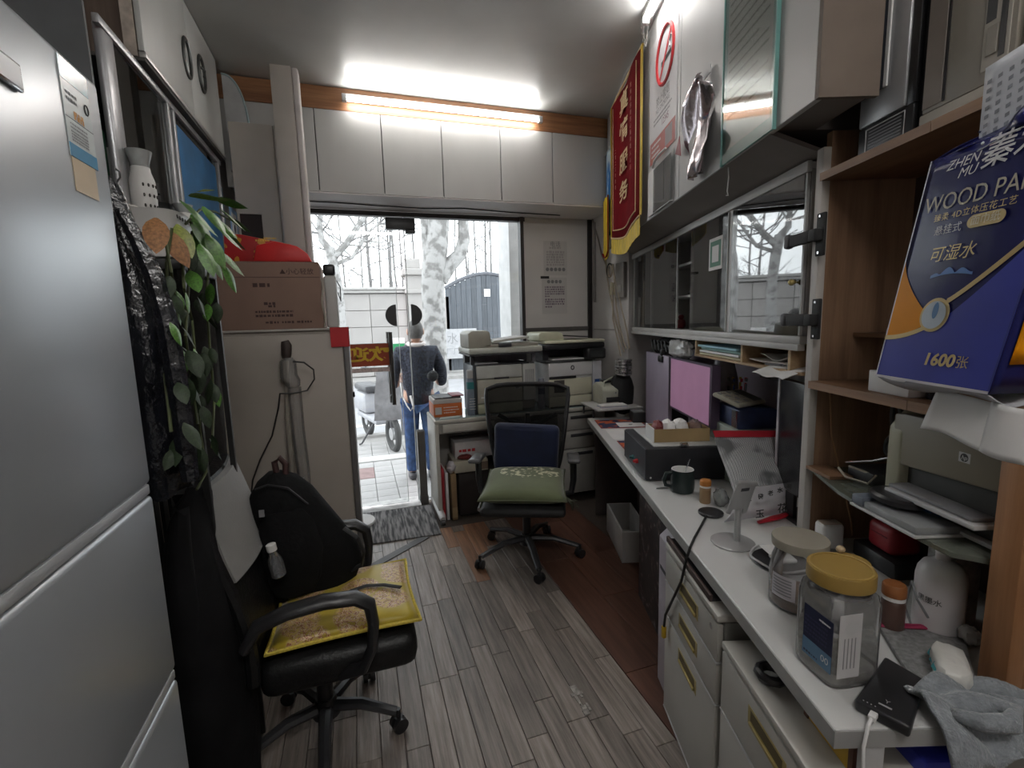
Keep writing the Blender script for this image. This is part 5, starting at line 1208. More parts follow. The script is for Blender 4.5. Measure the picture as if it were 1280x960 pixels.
# painted board and white bin further down
pt = thingR('painted_board', 'dark board painted with grey flowers closing the space under the counter', 'board', 1.80, .655, 0)
FLW = bpy.data.materials.new('flower_painting'); nt, bs = nodes(FLW); tc = nt.nodes.new('ShaderNodeTexCoord'); vo = nt.nodes.new('ShaderNodeTexVoronoi'); vo.inputs['Scale'].default_value = 7; no = nt.nodes.new('ShaderNodeTexNoise'); no.inputs['Scale'].default_value = 6; no.inputs['Detail'].default_value = 6
mxv = nt.nodes.new('ShaderNodeVectorMath'); mxv.operation = 'ADD'; nt.links.new(tc.outputs['Object'], no.inputs[0]); nt.links.new(tc.outputs['Object'], mxv.inputs[0]); nt.links.new(no.outputs['Color'], mxv.inputs[1]); nt.links.new(mxv.outputs[0], vo.inputs['Vector'])
rp = nt.nodes.new('ShaderNodeValToRGB'); rp.color_ramp.elements[0].position = .12; rp.color_ramp.elements[0].color = (.24,.22,.21,1); rp.color_ramp.elements[1].position = .5; rp.color_ramp.elements[1].color = (.025,.018,.018,1); e = rp.color_ramp.elements.new(.3); e.color = (.09,.055,.05,1)
nt.links.new(vo.outputs['Distance'], rp.inputs[0]); nt.links.new(rp.outputs[0], bs.inputs['Base Color']); bs.inputs['Roughness'].default_value = .5
MB().box(0, .03, 0, .58, 0, .712, bev=.003).obj('panel', FLW, pt); MB().box(-.004,.034,-.02,-.001,0,.712).obj('side_strip', M('maroon_strip', (.10,.03,.028), .5), pt, smooth=0)
wb = thingR('white_bin', 'low white open box on the floor under the far end of the counter', 'box', 2.72, .645, 0)
MB().box(0,.012,0,.46,0,.20,bev=.002).box(.012,.16,0,.012,0,.20,bev=.002).box(.16,.172,0,.46,0,.20,bev=.002).box(.012,.16,.448,.46,0,.20,bev=.002).box(.012,.16,.012,.448,0,.01).obj('walls', C_WHITE, wb)
o = thingR('dark_computer', 'dark computer tower standing behind the white open box under the counter', 'computer', 2.66, .84, 0); MB().box(0,.22,.0,.45,0,.46,bev=.006).obj('case', M('case_maroon', (.03,.018,.018), .5), o); MB().box(-.004,0,.02,.05,.16,.40).obj('front_strip', C_GREY, o, smooth=0); MB().cyl((-.004,.10,.30),(0,.10,.30),.012,seg=12).obj('power_button', C_LGREY, o)

# ---- glass-fronted wall case
gcs = thingR('glass_case', 'white wall case with sliding glass panes above the counter', 'cabinet', 1.55, N0, 1.395)
D = .30; LEN = 2.15; HH = .572
CW = M('case_white', (.50,.49,.475), .45, var=.05)
CB = M('case_grey_inside', (.36,.35,.34), .6, var=.06)
MB().box(0, D, 0, LEN, 0, .026, bev=.002).obj('bottom_board', CW, gcs); MB().box(0, D, 0, LEN, HH-.02, HH, bev=.002).obj('top_board', CW, gcs)
MB().box(D-.012, D, 0, LEN, .026, HH-.02).obj('back', CB, gcs, smooth=0)
def cs(px_, z=360): return FN(px_, z, N0)[0]-1.55
d1 = cs(912); d2 = cs(860); d3 = cs(827)
for y in (0.0, d1, d3, LEN-.02): MB().box(.012, D-.013, y, y+.02, .0265, HH-.0205).obj('divider', CW if y else CB, gcs, smooth=0)
MB().box(.004, .016, d1-.004, d1+.03, .027, HH-.021).obj('stile', CW, gcs, smooth=0)
for a, c_, zz in ((d1+.022, d3-.002, (.205,.385)), (d3+.022, LEN-.022, (.20,.385))):
    for z in zz: MB().box(.05, D-.013, a, c_, z, z+.014, bev=.001, seg=1).obj('shelf', CW, gcs)
MB().box(-.004, .012, 0, LEN, HH-.03, HH+.004, bev=.002).obj('top_track', CW, gcs)
MB().box(-.006, .02, 0, LEN, -.022, -.0005, bev=.002).obj('front_lip', CW, gcs)
PN = GLASS('case_pane', (.90,.92,.92), 1.25, haze=.07, ior=1.6, hazecol=(.6,.6,.6))
PNM = GLASS('case_pane_clean', (.86,.88,.88), 2.6, haze=.0, ior=1.6)
for nm, a, c_, x, mt in (('pane', .004, d1-.002, .004, PNM), ('pane', d1+.03, cs(862), .004, PN), ('pane', cs(845), cs(803), .008, PN), ('pane', cs(812), LEN-.03, .013, PN)):
    p_ = MB().box(x-.002, x+.002, a, c_, .028, HH-.032).obj(nm, mt, gcs, smooth=0)
    MB().box(x-.0045, x+.0045, a-.003, a+.006, .0282, HH-.033).obj('edge_strip', M('pane_edge', (.36,.36,.35), .4), p_, smooth=0)
# window sticker (the code itself is left out)
q = FN(893, 318, N0-.002)
stq = MB().box(.0005, .0017, q[0]-1.55-.075, q[0]-1.55+.065, q[2]-1.395-.07, q[2]-1.395+.075).obj('green_sticker', C_PAPER, gcs, smooth=0)
MB().box(-.0003,.0004, q[0]-1.55-.062, q[0]-1.55+.05, q[2]-1.395-.055, q[2]-1.395+.06).obj('green_square', M('sticker_green', (.05,.17,.11), .6), stq, smooth=0)
MB().box(-.0011,-.0004, q[0]-1.55-.04, q[0]-1.55+.028, q[2]-1.395-.035, q[2]-1.395+.038).obj('pale_centre', C_PAPER, stq, smooth=0)
for px_, py_, nm, lb, mt, r_, h2, y_ in ((851,402,'red_figurine','small red round figurine on the lower shelf of the glass case',M('fig_red',(.16,.012,.015),.4),.030,.085,0),(847,404,'tan_figurine','small tan upright figurine beside the red round one in the glass case',M('fig_tan',(.40,.24,.12),.5),.016,.10,0)):
    q = FN(px_, 412, 1.06); f = thingR(nm, lb, 'figurine', q[0], 1.06, 1.4215)
    MB().lathe([(r_*.6,0),(r_*.9,.01),(r_,h2*.3),(r_*.8,h2*.6),(r_*.45,h2*.68),(r_*.62,h2*.82),(r_*.4,h2*.98)], seg=14).obj('figure', mt, f)
rnd = random.Random(17)
for k in range(9):
    s_ = 1.55+d3+.06+k*.055; zlev = (1.4215, 1.6095, 1.7945)[k%3]; mt = (C_DARK, M('curio_red',(.12,.015,.015),.4), C_GREY, M('curio_grey',(.30,.30,.29),.4))[k%4]
    f = thingR('bottle', ORD[k]+' small ornament from the near side in the far bay of the glass case', 'bottle', s_, 1.10, zlev, group='small ornaments in the far bay of the glass case')
    r_ = rnd.uniform(.012,.02); h2 = rnd.uniform(.06,.13)
    MB().lathe([(r_,0),(r_,h2*.6),(r_*.4,h2*.75),(r_*.4,h2)], seg=12).obj('ornament', mt, f)
for k in range(4):
    f = thingR('trinket', ORD[k]+' tiny dark trinket from the near side on the middle shelf of the glass case', 'trinket', 1.55+d2+.06+k*.05, 1.04, 1.6145, group='tiny trinkets on the middle shelf'); MB().blob((0,0,.012),(.012,.012,.012),10,6).obj('trinket_body', C_DARK, f)
f = thingR('camera_figure', 'dark upright device with grey middle on the upper shelf of the glass case', 'device', 1.55+cs(853), 1.06, 1.7945); MB().box(-.02,.02,-.02,.02,0,.05,bev=.004).obj('foot', C_BLACK, f); MB().cyl((0,0,.05),(0,0,.10),.018).obj('middle', C_GREY, f); MB().box(-.018,.018,-.018,.018,.10,.15,bev=.006).obj('top', C_BLACK, f)
# ---- soffit and tall cupboards above it
struct(MB().prism([(.80,2.034),(N0+.02,1.972),(N0+.02,1.985),(.80,2.05)], 1.505, 3.70, 'xz', T=RZ).obj('trim_7', TAUPE, smooth=0))
uw = thingR('tall_cupboard', 'row of white cupboard doors on the right under the ceiling, papered with notices', 'cabinet', 1.28, .793, 2.035)
HU = CEIL-2.035-.004
MB().box(.02, .47, .235, 2.40, .012, HU).box(.02, .150, .004, .2345, .012, HU).obj('carcass', TAUPE, uw, smooth=0)
MB().box(.0, .152, -.012, .003, .0, HU).obj('end_panel', M('cupboard_end', (.15,.115,.09), .6, var=.1), uw, smooth=0)
ed = [0.0] + [FN(px_, 150, .793)[0]-1.28 for px_ in (907, 850, 811)] + [2.585]
for a, c_ in zip(ed, ed[1:]):
    MB().box(.0, .019, a+.004, c_-.003, .0, HU-.03, bev=.002, seg=1).obj('door', UPW, uw)
MB().box(.002, .019, .004, 2.585, HU-.028, HU).obj('top_rail', UPW, uw, smooth=0)
# ---- shelf unit
su = thingR('shelf_unit', 'open brown wooden shelf unit at the right edge of the photo', 'shelf', .50, N0, 0)
Y = lambda s_: s_-.50
MB().box(.022, .30, Y(1.478), Y(1.502), ZC+.001, 2.03).obj('side_panel', OAK, su, smooth=0)
MB().box(-.004, .021, Y(1.474), Y(1.506), ZC+.001, 1.985, bev=.003).obj('front_post', M('post_cream', (.50,.47,.44), .5, var=.05), su)
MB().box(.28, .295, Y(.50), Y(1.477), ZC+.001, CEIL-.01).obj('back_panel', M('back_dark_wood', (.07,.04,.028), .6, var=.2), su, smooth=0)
for z, x0, nm in ((1.887, -.008, 0), (1.262, -.008, 1)):
    sb = MB().box(x0, .279, Y(.52), Y(1.4735), z, z+.022, bev=.001, seg=1).obj('shelf_board', OAKY, su)
    for a, c_ in ((.52, 1.098), (1.10, 1.4735)): MB().box(x0-.004, x0-.0005, Y(a), Y(c_), z-.001, z+.022).obj('edge_strip', WOOD('shelf_edge', (.20,.105,.055), (.33,.185,.10), 'y', 9, .5), sb, smooth=0)
MB().box(-.012, .279, Y(.835), Y(.862), ZC+.001, 1.26).obj('near_post', ORANGEW, su, smooth=0)
MB().box(-.018, .015, Y(.815), Y(.870), ZC+.001, 1.2605, bev=.003).obj('post_face', ORANGEW, su)
MB().box(.12, .279, Y(1.30), Y(1.4735), 1.42, 1.432).obj('half_shelf', OAKY, su, smooth=0)
MB().box(.265, .279, Y(1.30), Y(1.31), 1.02, 1.26).obj('pale_strip', M('pale_strip', (.6,.55,.42), .5), su, smooth=0)
MB().tube([(.06,Y(1.4765),1.25),(.075,Y(1.4765),1.10),(.12,Y(1.476),.95),(.16,Y(1.476),.80),(.165,Y(1.476),.76)], .003, 6).obj('thin_wire', M('wood_wire', (.35,.2,.1), .5), su)
# black cabinet locks on the post
for k, (y0, y1, yc) in enumerate(((270, 322, 296), (374, 424, 402))):
    p = FN(1020, yc, N0-.02); z0 = FN(1012, y1, N0-.02)[2]; z1 = FN(1012, y0, N0-.02)[2]
    lk = thingR('cabinet_lock', ('upper' if k == 0 else 'lower')+' black bracket clamp screwed to the cream post of the shelf unit', 'clamp', 1.44, N0-.0105, z0, group=None)
    hh_ = z1-z0; zc = (z0+z1)/2 - z0 - .002
    MB().box(-.004, .006, -.002, .034, 0, hh_, bev=.003).obj('back_plate', C_MATTBLACK, lk)
    MB().box(-.032, -.0045, -.004, .030, zc-.018, zc+.018, bev=.005).obj('body', C_MATTBLACK, lk)
    MB().box(-.030, -.012, .031, .13, zc-.019, zc+.019, bev=.006).obj('arm', C_MATTBLACK, lk)
    MB().box(-.034, -.008, .131, .155, zc-.022, zc+.022, bev=.008).obj('arm_end', C_DARK, lk)
    for zz in (.010, hh_-.010): MB().cyl((-.008,.014,zz),(-.003,.014,zz),.004,seg=8).obj('screw', C_CHROME, lk)
kb = thingR('brass_knob', 'small brass knob on the right edge of the clear pane between the black clamps', 'knob', 1.585, N0-.0145, FN(1001,352,N0)[2]); MB().blob((0,0,0),(.012,.010,.010),12,8).obj('knob_head', BRS, kb); MB().cyl((0,0,0),(.0145,0,0),.004,seg=8).obj('stem', BRS, kb)
# ---- pigeonhole shelf under the glass case
pg = thingR('pigeonhole_shelf', 'shallow pine pigeonhole shelf under the glass case, full of papers', 'shelf', 1.53, N0+.0, 1.292)
PINE = WOOD('pine', (.34,.22,.12), (.50,.35,.20), 'y', 9, .55)
e2 = FN(870,443,N0)[0]-1.53; e1 = FN(926,449,N0)[0]-1.53; e0 = FN(985,455,N0)[0]-1.53
MB().box(.0, .28, 0, e2+.02, 0, .010).obj('floor_board', PINE, pg, smooth=0)
for y in (e0-.012, e1-.01, e2): MB().box(.0, .28, y, y+.014, .0105, .080).obj('partition', PINE, pg, smooth=0)
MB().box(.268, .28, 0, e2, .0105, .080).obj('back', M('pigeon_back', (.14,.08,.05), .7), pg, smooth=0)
for k, (a, c_, z, mt, x0) in enumerate(((e1+.02, e2-.02, .011, M('paper_yellow',(.55,.52,.36),.7), .01), (e1+.03, e2-.03, .024, C_PAPER, .005), (e1+.015, e2-.015, .036, M('paper_mint',(.36,.55,.50),.7), .02), (e1+.04, e2-.02, .050, M('paper_sky',(.30,.52,.60),.7), .0))):
    o = MB().box(x0, .25, a, c_, 0, .010, bev=.001, seg=1).obj('paper_pad', mt); o.location = R(1.53, N0, 1.292+z+.0005); o.rotation_euler = (0,0,-A18)
    tag(o, ('yellowish paper pad at the bottom of the left pigeonhole','white paper pad second from the bottom in the left pigeonhole','mint paper pad third from the bottom in the left pigeonhole','sky blue folder on top of the left pigeonhole pile')[k], 'paper')
for k, (a, c_, z, x0, lbl) in enumerate(((e0+.02, e1-.03, .011, .02, 'grey envelope flat in the right pigeonhole'), (e0+.04, e1-.06, .0245, .05, 'crumpled receipt bundle on the envelope in the right pigeonhole'))):
    o = MB().sheet(lambda u, v: (x0+.22*u, a+(c_-a)*v, .004+.008*math.sin(5*u+7*v+k)*(.3+k)+.008), 8, 8, .004).obj('receipt_bundle', M('receipt_paper', (.45,.42,.38), .8, var=.15)); o.location = R(1.53, N0, 1.292+z); o.rotation_euler = (0,0,-A18); tag(o, lbl, 'paper')
o = MB().sheet(lambda u, v: (-.05+.16*u, .02+.20*v, .012-.035*(1-u)**2+.004*math.sin(9*v)), 6, 8, .003).obj('loose_paper', C_PAPER); o.location = R(1.53, N0, 1.304); o.rotation_euler = (0,0,-A18); tag(o, 'loose white paper hanging out over the front of the right pigeonhole', 'paper')
o = MB().tube([(-.055,.02,.012),(-.05,.12,.006)], .007, 8, flat=.6).obj('dark_marker', C_DARK); o.location = R(1.53, N0, 1.316); o.rotation_euler = (0,0,-A18); tag(o, 'dark pen lying on the loose paper at the right pigeonhole', 'pen')
# lavender backboard and mottled strip on the wall behind the counter
struct(MB().box(1.262, 1.2695, 1.51, 3.60, ZC+.002, 1.29, T=RZ).obj('trim_8', M('lavender_board', (.50,.43,.50), .6, var=.06), smooth=0))
bxm = thingR('mottled_strip', 'grey mottled strip fixed along the wall under the pigeonhole shelf', 'strip', 1.60, 1.2505, 1.18); MB().box(0,.01,0,.75,0,.105).obj('strip', M('mottled_grey', (.26,.25,.23), .7, var=.5, scale=22), bxm, smooth=0)
o = tag(MB().tube([R(2.10,1.235,1.24),R(2.10,1.225,1.20),R(2.10,1.21,1.185),R(2.10,1.205,1.20)], .005, 6).obj('wall_hook', C_CHROME), 'small chrome hook on the mottled grey strip', 'hook')
o.data.transform(Matrix.Identity(4))
# ================================================================== THINGS ON THE COUNTER (z = ZC)
def pR(px_, py_, z=ZC): p = FZ(px_, py_, z); return p.dot(SV), p.dot(NV)
E0 = .0006
# mouse pads and papers at the far end
PADM = bpy.data.materials.new('pad_print'); nt, bs = nodes(PADM); tc = nt.nodes.new('ShaderNodeTexCoord'); no = nt.nodes.new('ShaderNodeTexNoise'); no.inputs['Scale'].default_value = 12; no.inputs['Detail'].default_value = 1
rp = nt.nodes.new('ShaderNodeValToRGB'); rp.color_ramp.interpolation = 'LINEAR'; rp.color_ramp.elements[0].position = .48; rp.color_ramp.elements[0].color = (.02,.03,.08,1); rp.color_ramp.elements[1].position = .56; rp.color_ramp.elements[1].color = (.55,.11,.03,1)
nt.links.new(tc.outputs['Object'], no.inputs[0]); nt.links.new(no.outputs[0], rp.inputs[0]); nt.links.new(rp.outputs[0], bs.inputs['Base Color']); bs.inputs['Roughness'].default_value = .7
def pad(lbl, s0, s1, n0, n1, z=ZC):
    t = thingR('mouse_pad', lbl, 'mouse pad', (s0+s1)/2, (n0+n1)/2, z+E0, group='printed mouse pads on the counter')
    hx, hy = (n1-n0)/2, (s1-s0)/2
    MB().box(-hx, hx, -hy, hy, 0, .003, bev=.001, seg=1).obj('base', M('pad_edge', (.30,.05,.05), .7), t); MB().box(-hx+.006, hx-.006, -hy+.006, hy-.006, .0031, .0038).obj('print', PADM, t, smooth=0); return t
pad('orange and navy mouse pad at the far corner of the counter', 3.14, 3.40, .60, .93)
pad('orange and navy mouse pad half under the black power box', 2.52, 2.80, .63, .86)
o = MB().box(2.83, 3.10, 0, .30, 0, .002).obj('white_sheet', C_PAPER, smooth=0); o.data.transform(Matrix(((0,1,0,0),(1,0,0,0),(0,0,1,0),(0,0,0,1)))); o.data.flip_normals(); o.location = R(0, .62, ZC+E0); o.rotation_euler = (0,0,-A18); tag(o, 'white sheet of paper between the two printed mouse pads', 'paper')
cdp = thingR('white_card', 'white card with a small logo lying on the far mouse pad', 'card', 3.22, .82, ZC+.0045); MB().box(-.09,.09,-.07,.07,0,.001).obj('card', C_PAPER, cdp, smooth=0); MB().cyl((0,0,.0011),(0,0,.0016),.014,seg=16).obj('logo_dot', C_GINK, cdp)
# small laser printer on a raised tray at the corner
tr_ = thingR('printer_tray', 'pale raised tray carrying the small laser printer at the far corner', 'tray', 3.62, .70, ZC+.005)
tr_.location = (1.70, 3.02, ZC+.09); tr_.rotation_euler = (0,0,-.10)
MB().box(-.08,.28,-.04,.32,-.012,0,bev=.003).obj('board', C_LGREY, tr_)
for x in (-.06,.25):
    for y in (.10,.30): MB().box(x,x+.012,y,y+.012,-.0885,-.0125).obj('leg', C_DARK, tr_, smooth=0)
sp = thing('small_printer', 'small beige laser printer on the raised tray behind the lavender panel', 'printer', (1.73, 3.12, ZC+.0905), -.12)
MB().prism([(0,0),(.22,0),(.22,.13),(.16,.165),(.03,.145),(0,.115)], 0, .235, 'yz', bev=.012, seg=3).obj('shell', M('small_printer_shell', (.46,.46,.38), .42), sp)
MB().box(.03,.175,-.004,.02,.022,.062,bev=.003).obj('paper_slot', C_BLACK, sp); MB().box(.205,.238,-.004,.10,.005,.12,bev=.006).obj('side_cheek', M('cheek_grey', (.26,.27,.25), .4), sp)
MB().tube([(.02,.03,.14),(.03,.05,.175),(.12,.10,.20),(.21,.10,.185),(.225,.06,.15)], .007, 8).obj('lid_hoop', M('small_printer_shell', (.46,.46,.38), .42), sp); MB().box(.05,.19,.09,.20,.16,.178,bev=.006).obj('top_slot', C_BLACK, sp)
hp(sp, (.105, -.001, .092), (1,0,0), (0,0,1), .016, -1)
o = thing('paper_stack', 'stack of printed sheets on the raised tray in front of the small printer', 'paper', (1.70, 2.985, ZC+.0905), -.15)
for k in range(3): MB().box(-.06+.004*k, .155-.004*k, 0, .09, k*.009, k*.009+.008, bev=.002, seg=1).obj('sheaf', (C_PAPER, M('bluish_paper', (.48,.50,.58), .7))[k%2], o)
q = pR(788, 524); o = thingR('black_cube', 'small black box standing on the far mouse pad before the lavender panel', 'box', q[0]-.10, q[1]+.02, ZC+.0046); MB().box(-.04,.05,-.05,.05,0,.075,bev=.005).obj('box_body', C_BLACK, o); MB().box(-.035,.045,-.045,.045,.0755,.079).obj('top', C_GREY, o, smooth=0)
fo = thingR('foil_coil', 'crumpled silver foil duct on the wall behind the small printer', 'duct', 3.55, 1.10, 1.03)
fo.location = (1.93, 3.11, 1.075)
b = MB()
for k in range(6): b.tube([(-.03+.055*math.cos(t/14*2*PI+k), -.02+.045*math.sin(t/14*2*PI+k), k*.020+.004*math.sin(t)) for t in range(14)], .012, 6, closed=True)
b.obj('duct_ring', M('foil', (.60,.60,.60), .22, metal=.9, var=.3, scale=30, bump=.5, bscale=40), fo)['kind'] = 'stuff'
MB().blob((-.03,.03,-.16), (.09,.06,.155), 16, 10, jit=.05, sq=3).obj('black_bag', C_MATTBLACK, fo)
# lavender panel and pink screen
lv = thingR('lavender_panel', 'tall lavender panel with a black clip standing left of the pink monitor', 'panel', 2.80, .94, ZC+.0042)
MB().box(0, .025, 0, .47, 0, .505, bev=.004).obj('panel', M('lavender', (.36,.31,.40), .5, var=.05), lv); MB().box(-.012,.0,.10,.18,.46,.50,bev=.006).box(-.008,.03,.12,.15,.50,.54,bev=.005).obj('black_clip', C_BLACK, lv)
mo = thingR('monitor', 'flat monitor with a pink screen on the counter', 'monitor', 2.18, .935, ZC)
MB().box(.0, .035, 0, .56, .215, .515, bev=.006).obj('case', C_BLACK, mo); MB().box(-.004, -.0005, -.001, .561, .214, .516).box(-.0042,.036,-.012,-.0005,.214,.516).obj('bezel', M('bezel_purple', (.06,.04,.07), .4), mo, smooth=0)
SCR = M('pink_screen', (.36,.18,.30), .35, var=.12, scale=5, emit=((.50,.26,.42), .16))
MB().box(-.0052,-.0042,.012,.549,.226,.504).obj('screen', SCR, mo, smooth=0)
MB().box(.0355,.06,.2,.36,.25,.40,bev=.01).cyl((.05,.28,.02),(.05,.28,.27),.018).obj('neck', C_BLACK, mo); MB().box(-.04,.16,.17,.39,0,.02,bev=.008).obj('foot', C_BLACK, mo)
pbg = thingR('clear_bag', 'clear plastic bag hung over the top left corner of the pink monitor', 'plastic bag', 2.62, .955, ZC+.517)
PLB = GLASS('film', (.85,.85,.85), .7, haze=.40, hazecol=(.8,.8,.8), rough=.25)
MB().blob((.0,.03,.048), (.035,.13,.048), 22, 12, jit=.10, sq=4).obj('bag_film', PLB, pbg)
wr = thingR('wrapped_roll', 'grey roll wrapped in clear film with a black band, behind the pink monitor', 'roll', 2.42, 1.10, ZC)
MB().lathe([(.06,0),(.07,.05),(.072,.25),(.068,.42),(.045,.52)], seg=20).obj('wrapped_body', M('film_grey', (.36,.34,.37), .25, var=.35, scale=10, bump=.4, bscale=14), wr); MB().lathe([(.074,.325),(.074,.355)], seg=20).obj('band', C_BLACK, wr)
for k,(px_,lbl) in enumerate(((838,'thin white stack of papers under the far end of the glass case'),)):
    o = thingR('paper_pile', lbl, 'paper', 2.72, .99, 1.318); MB().box(0,.22,0,.20,0,.012,bev=.003).box(-.01,.2,.02,.19,.0125,.024,bev=.003).box(.005,.22,.01,.22,.0245,.034,bev=.003).obj('sheets', C_PAPER, o, smooth=0)
    MB().box(0,.24,-.012,.30,-.012,-.0005).obj('ledge', C_DARK, o, smooth=0)
dk_ = thingR('dark_bundle', 'dark bundle of cables and clips on top of the lavender panel', 'bundle', 3.12, 1.06, 1.262); MB().blob((0,0,.05),(.07,.20,.05),16,8,jit=.12).obj('bundle', C_MATTBLACK, dk_); MB().box(-.06,.06,-.18,.18,-.5115,-.001,bev=.004).obj('carton', C_DARK, dk_)
b = MB(); rnd = random.Random(8)
for k in range(5): b.tube([(-.06,.1-.07*k,.05),(-.10,.10-.07*k,.08),(-.10,.06-.07*k,.02),(-.07,.04-.07*k,-.01)], .006, 6)
b.obj('loose_cords', C_WIRE, dk_)['kind'] = 'stuff'
# black power box, card tray, keys
bxp = thingR('power_box', 'large black metal power box with red and black terminals on the counter', 'power box', 2.07, .60, ZC)
PBM = M('power_black', (.014,.014,.018), .5, var=.15)
MB().box(0, .38, 0, .40, .006, .155, bev=.004).obj('case', PBM, bxp); MB().box(-.004,-.0003,.004,.396,.010,.151).obj('terminal_plate', M('terminal_plate', (.05,.05,.06), .4), bxp, smooth=0)
MB().box(.04,.40,.02,.385,.1555,.162,bev=.002).obj('white_lid', M('lid_white', (.45,.45,.44), .5), bxp)
for y, mt in ((.13, C_RED), (.20, M('terminal_teal', (.01,.08,.09), .4))): MB().cyl((-.004,y,.06),(-.016,y,.06),.011,seg=12).cyl((-.0165,y,.06),(-.026,y,.06),.007,seg=12).obj('terminal', mt, bxp)
for x, z in ((.02,.02),(.36,.02)): MB().cyl((x,-.003,z),(x,0,z),.005,seg=8).obj('screw', C_CHROME, bxp)
for x in (.03,.35):
    for y in (.03,.37): MB().cyl((x,y,0),(x,y,.006),.012,seg=8).obj('foot', C_BLACK, bxp)
tr2 = thingR('card_tray', 'open brown cardboard tray of crumpled tissues on the black power box', 'box', 2.15, .66, ZC+.1625)
KR = M('kraft_tray', (.36,.25,.12), .8, var=.06)
MB().box(0,.26,0,.004,0,.062).box(0,.26,.126,.13,0,.062).box(0,.004,.0041,.1259,0,.062).box(.256,.26,.0041,.1259,0,.062).box(.0041,.2559,.0041,.1259,0,.003).obj('tray_walls', KR, tr2, smooth=0)
MB().box(-.004,-.0005,0,.13,0,.066).obj('pale_end', C_PAPER, tr2, smooth=0)
for k,(x,y,mt,lbl) in enumerate(((.08,.06,C_PAPER,'crumpled white tissue at the left of the cardboard tray'),(.145,.07,C_PAPER,'crumpled white tissue in the middle of the cardboard tray'),(.03,.05,M('wrap_red',(.20,.03,.03),.5),'dark red wrapper at the left end of the cardboard tray'),(.215,.06,M('wrap_brown',(.16,.10,.08),.5,var=.6,scale=30),'brown mottled wrapper at the right end of the cardboard tray'))):
    o = thingR('crumpled_tissue' if k < 2 else 'wrapper', lbl, 'tissue' if k < 2 else 'wrapper', 2.15+y, .66+x, ZC+.1665); MB().blob((0,0,.045),(.038 if k<2 else .028,.045,.044),14,9,jit=.16).obj('crumple', mt, o)
ky = thingR('key_bunch', 'small bunch of keys lying on the front edge of the black power box', 'keys', 2.085, .76, ZC+.1627)
b = MB(); rnd = random.Random(3)
for k in range(7): a = rnd.uniform(-1.2,1.2); b.box(0,.035,-.006,.006,.0+.002*k,.0015+.002*k,T=Matrix.Rotation(a,4,'Z'))
b.obj('keys', C_CHROME, ky, smooth=0)['kind'] = 'stuff'
# mug with spoon
mg_ = thingR('mug', 'dark green mug with white inside and a spoon, beside the black power box', 'mug', 1.945, .72, ZC)
MB().lathe([(.040,0),(.046,.003),(.050,.02),(.050,.05),(.046,.098),(.043,.098),(.046,.05),(.042,.012),(.001,.010)], seg=32).obj('cup', [M('mug_green', (.012,.022,.022), .3)], mg_)
MB().lathe([(.0462,.0985),(.0455,.0998),(.0428,.0992),(.0422,.097),(.0440,.05),(.040,.016),(.001,.015)], seg=32, open0=True).obj('white_lining', C_PAPER, mg_)
MB().tube([(-.045,0,.085),(-.070,0,.082),(-.080,0,.055),(-.072,0,.03),(-.047,0,.022)], .008, 10).obj('handle', MATS['mug_green'], mg_)
spn = thingR('spoon', 'steel spoon standing in the dark green mug', 'spoon', 1.945, .72, ZC+.014); MB().tube([(-.01,0,.004),(.008,0,.06),(.03,0,.128)], [.004,.003,.005], 8, flat=.5).blob((-.012,0,.008),(.010,.006,.008),10,6).obj('spoon_body', C_CHROME, spn)
q = pR(806, 608); o = tag(MB().box(-.001,.006,-.004,.12,0,.004,bev=.001,seg=1).obj('metal_ruler', C_CHROME), 'thin steel rod lying left of the dark green mug', 'rod'); o.location = R(1.98, .62, ZC+E0); o.rotation_euler = (0,0,-A18-1.40)
# pill bottle, puck, phone stand
def capbottle(lbl, s_, n_, r, h, body, cap):
    t = thingR('pill_bottle', lbl, 'bottle', s_, n_, ZC)
    MB().lathe([(r*.92,0),(r,.004),(r,h*.62),(r*.8,h*.68)], seg=20).obj('bottle_body', body, t); MB().lathe([(r*.95,h*.685),(r*.95,h*.76)], seg=20).obj('white_collar', C_PAPER, t); MB().lathe([(r*.98,h*.765),(r*1.0,h*.78),(r*.98,h*.96),(r*.85,h)], seg=20).obj('cap', cap, t); return t
ORC = M('orange_cap', (.46,.17,.03), .45)
capbottle('amber bottle with orange cap between the mug and the phone stand', 1.815, .765, .022, .095, M('amber_body', (.30,.19,.10), .3), ORC)
fg = thingR('green_film', 'crumpled grey-green clear wrapper beside the amber bottle', 'wrapper', 1.775, .81, ZC); MB().blob((0,0,.035),(.028,.035,.035),12,8,jit=.12).obj('wrapper_film', GLASS('green_film', (.55,.60,.57), 1.0, haze=.25, rough=.2), fg)
pk = thingR('black_disc', 'black charging disc on the counter behind the silver phone stand', 'disc', 1.70, .74, ZC); MB().lathe([(.042,0),(.045,.003),(.045,.010),(.040,.013)], seg=28).obj('disc', C_BLACK, pk)
pts = [R(1.67,.71,ZC+.006), R(1.60,.665,ZC+.005), R(1.50,.60,ZC+.006), R(1.44,.563,ZC+.004), R(1.43,.548,ZC-.03), R(1.45,.540,ZC-.12), R(1.52,.537,.52), R(1.585,.535,.42), R(1.60,.535,.36)]
cb = thing('charging_cable', 'black cable running from the charging disc over the counter edge, yellow tip', 'cable', R(1.60,.535,.30)); o_ = cb.location
MB().tube([p-o_ for p in pts], .0045, 8).obj('cord', C_WIRE, cb); MB().box(-.007,.007,-.007,.007,.02,.065,bev=.002).obj('yellow_tip', M('tip_yellow', (.60,.38,.02), .5), cb)
ps = thingR('phone_stand', 'silver phone stand with round base on the front of the counter', 'stand', 1.47, .715, ZC)
SIL = M('matte_silver', (.44,.44,.44), .38, metal=.45, var=.03)
MB().lathe([(.066,0),(.068,.002),(.068,.005),(.064,.007)], seg=40).obj('round_base', SIL, ps)
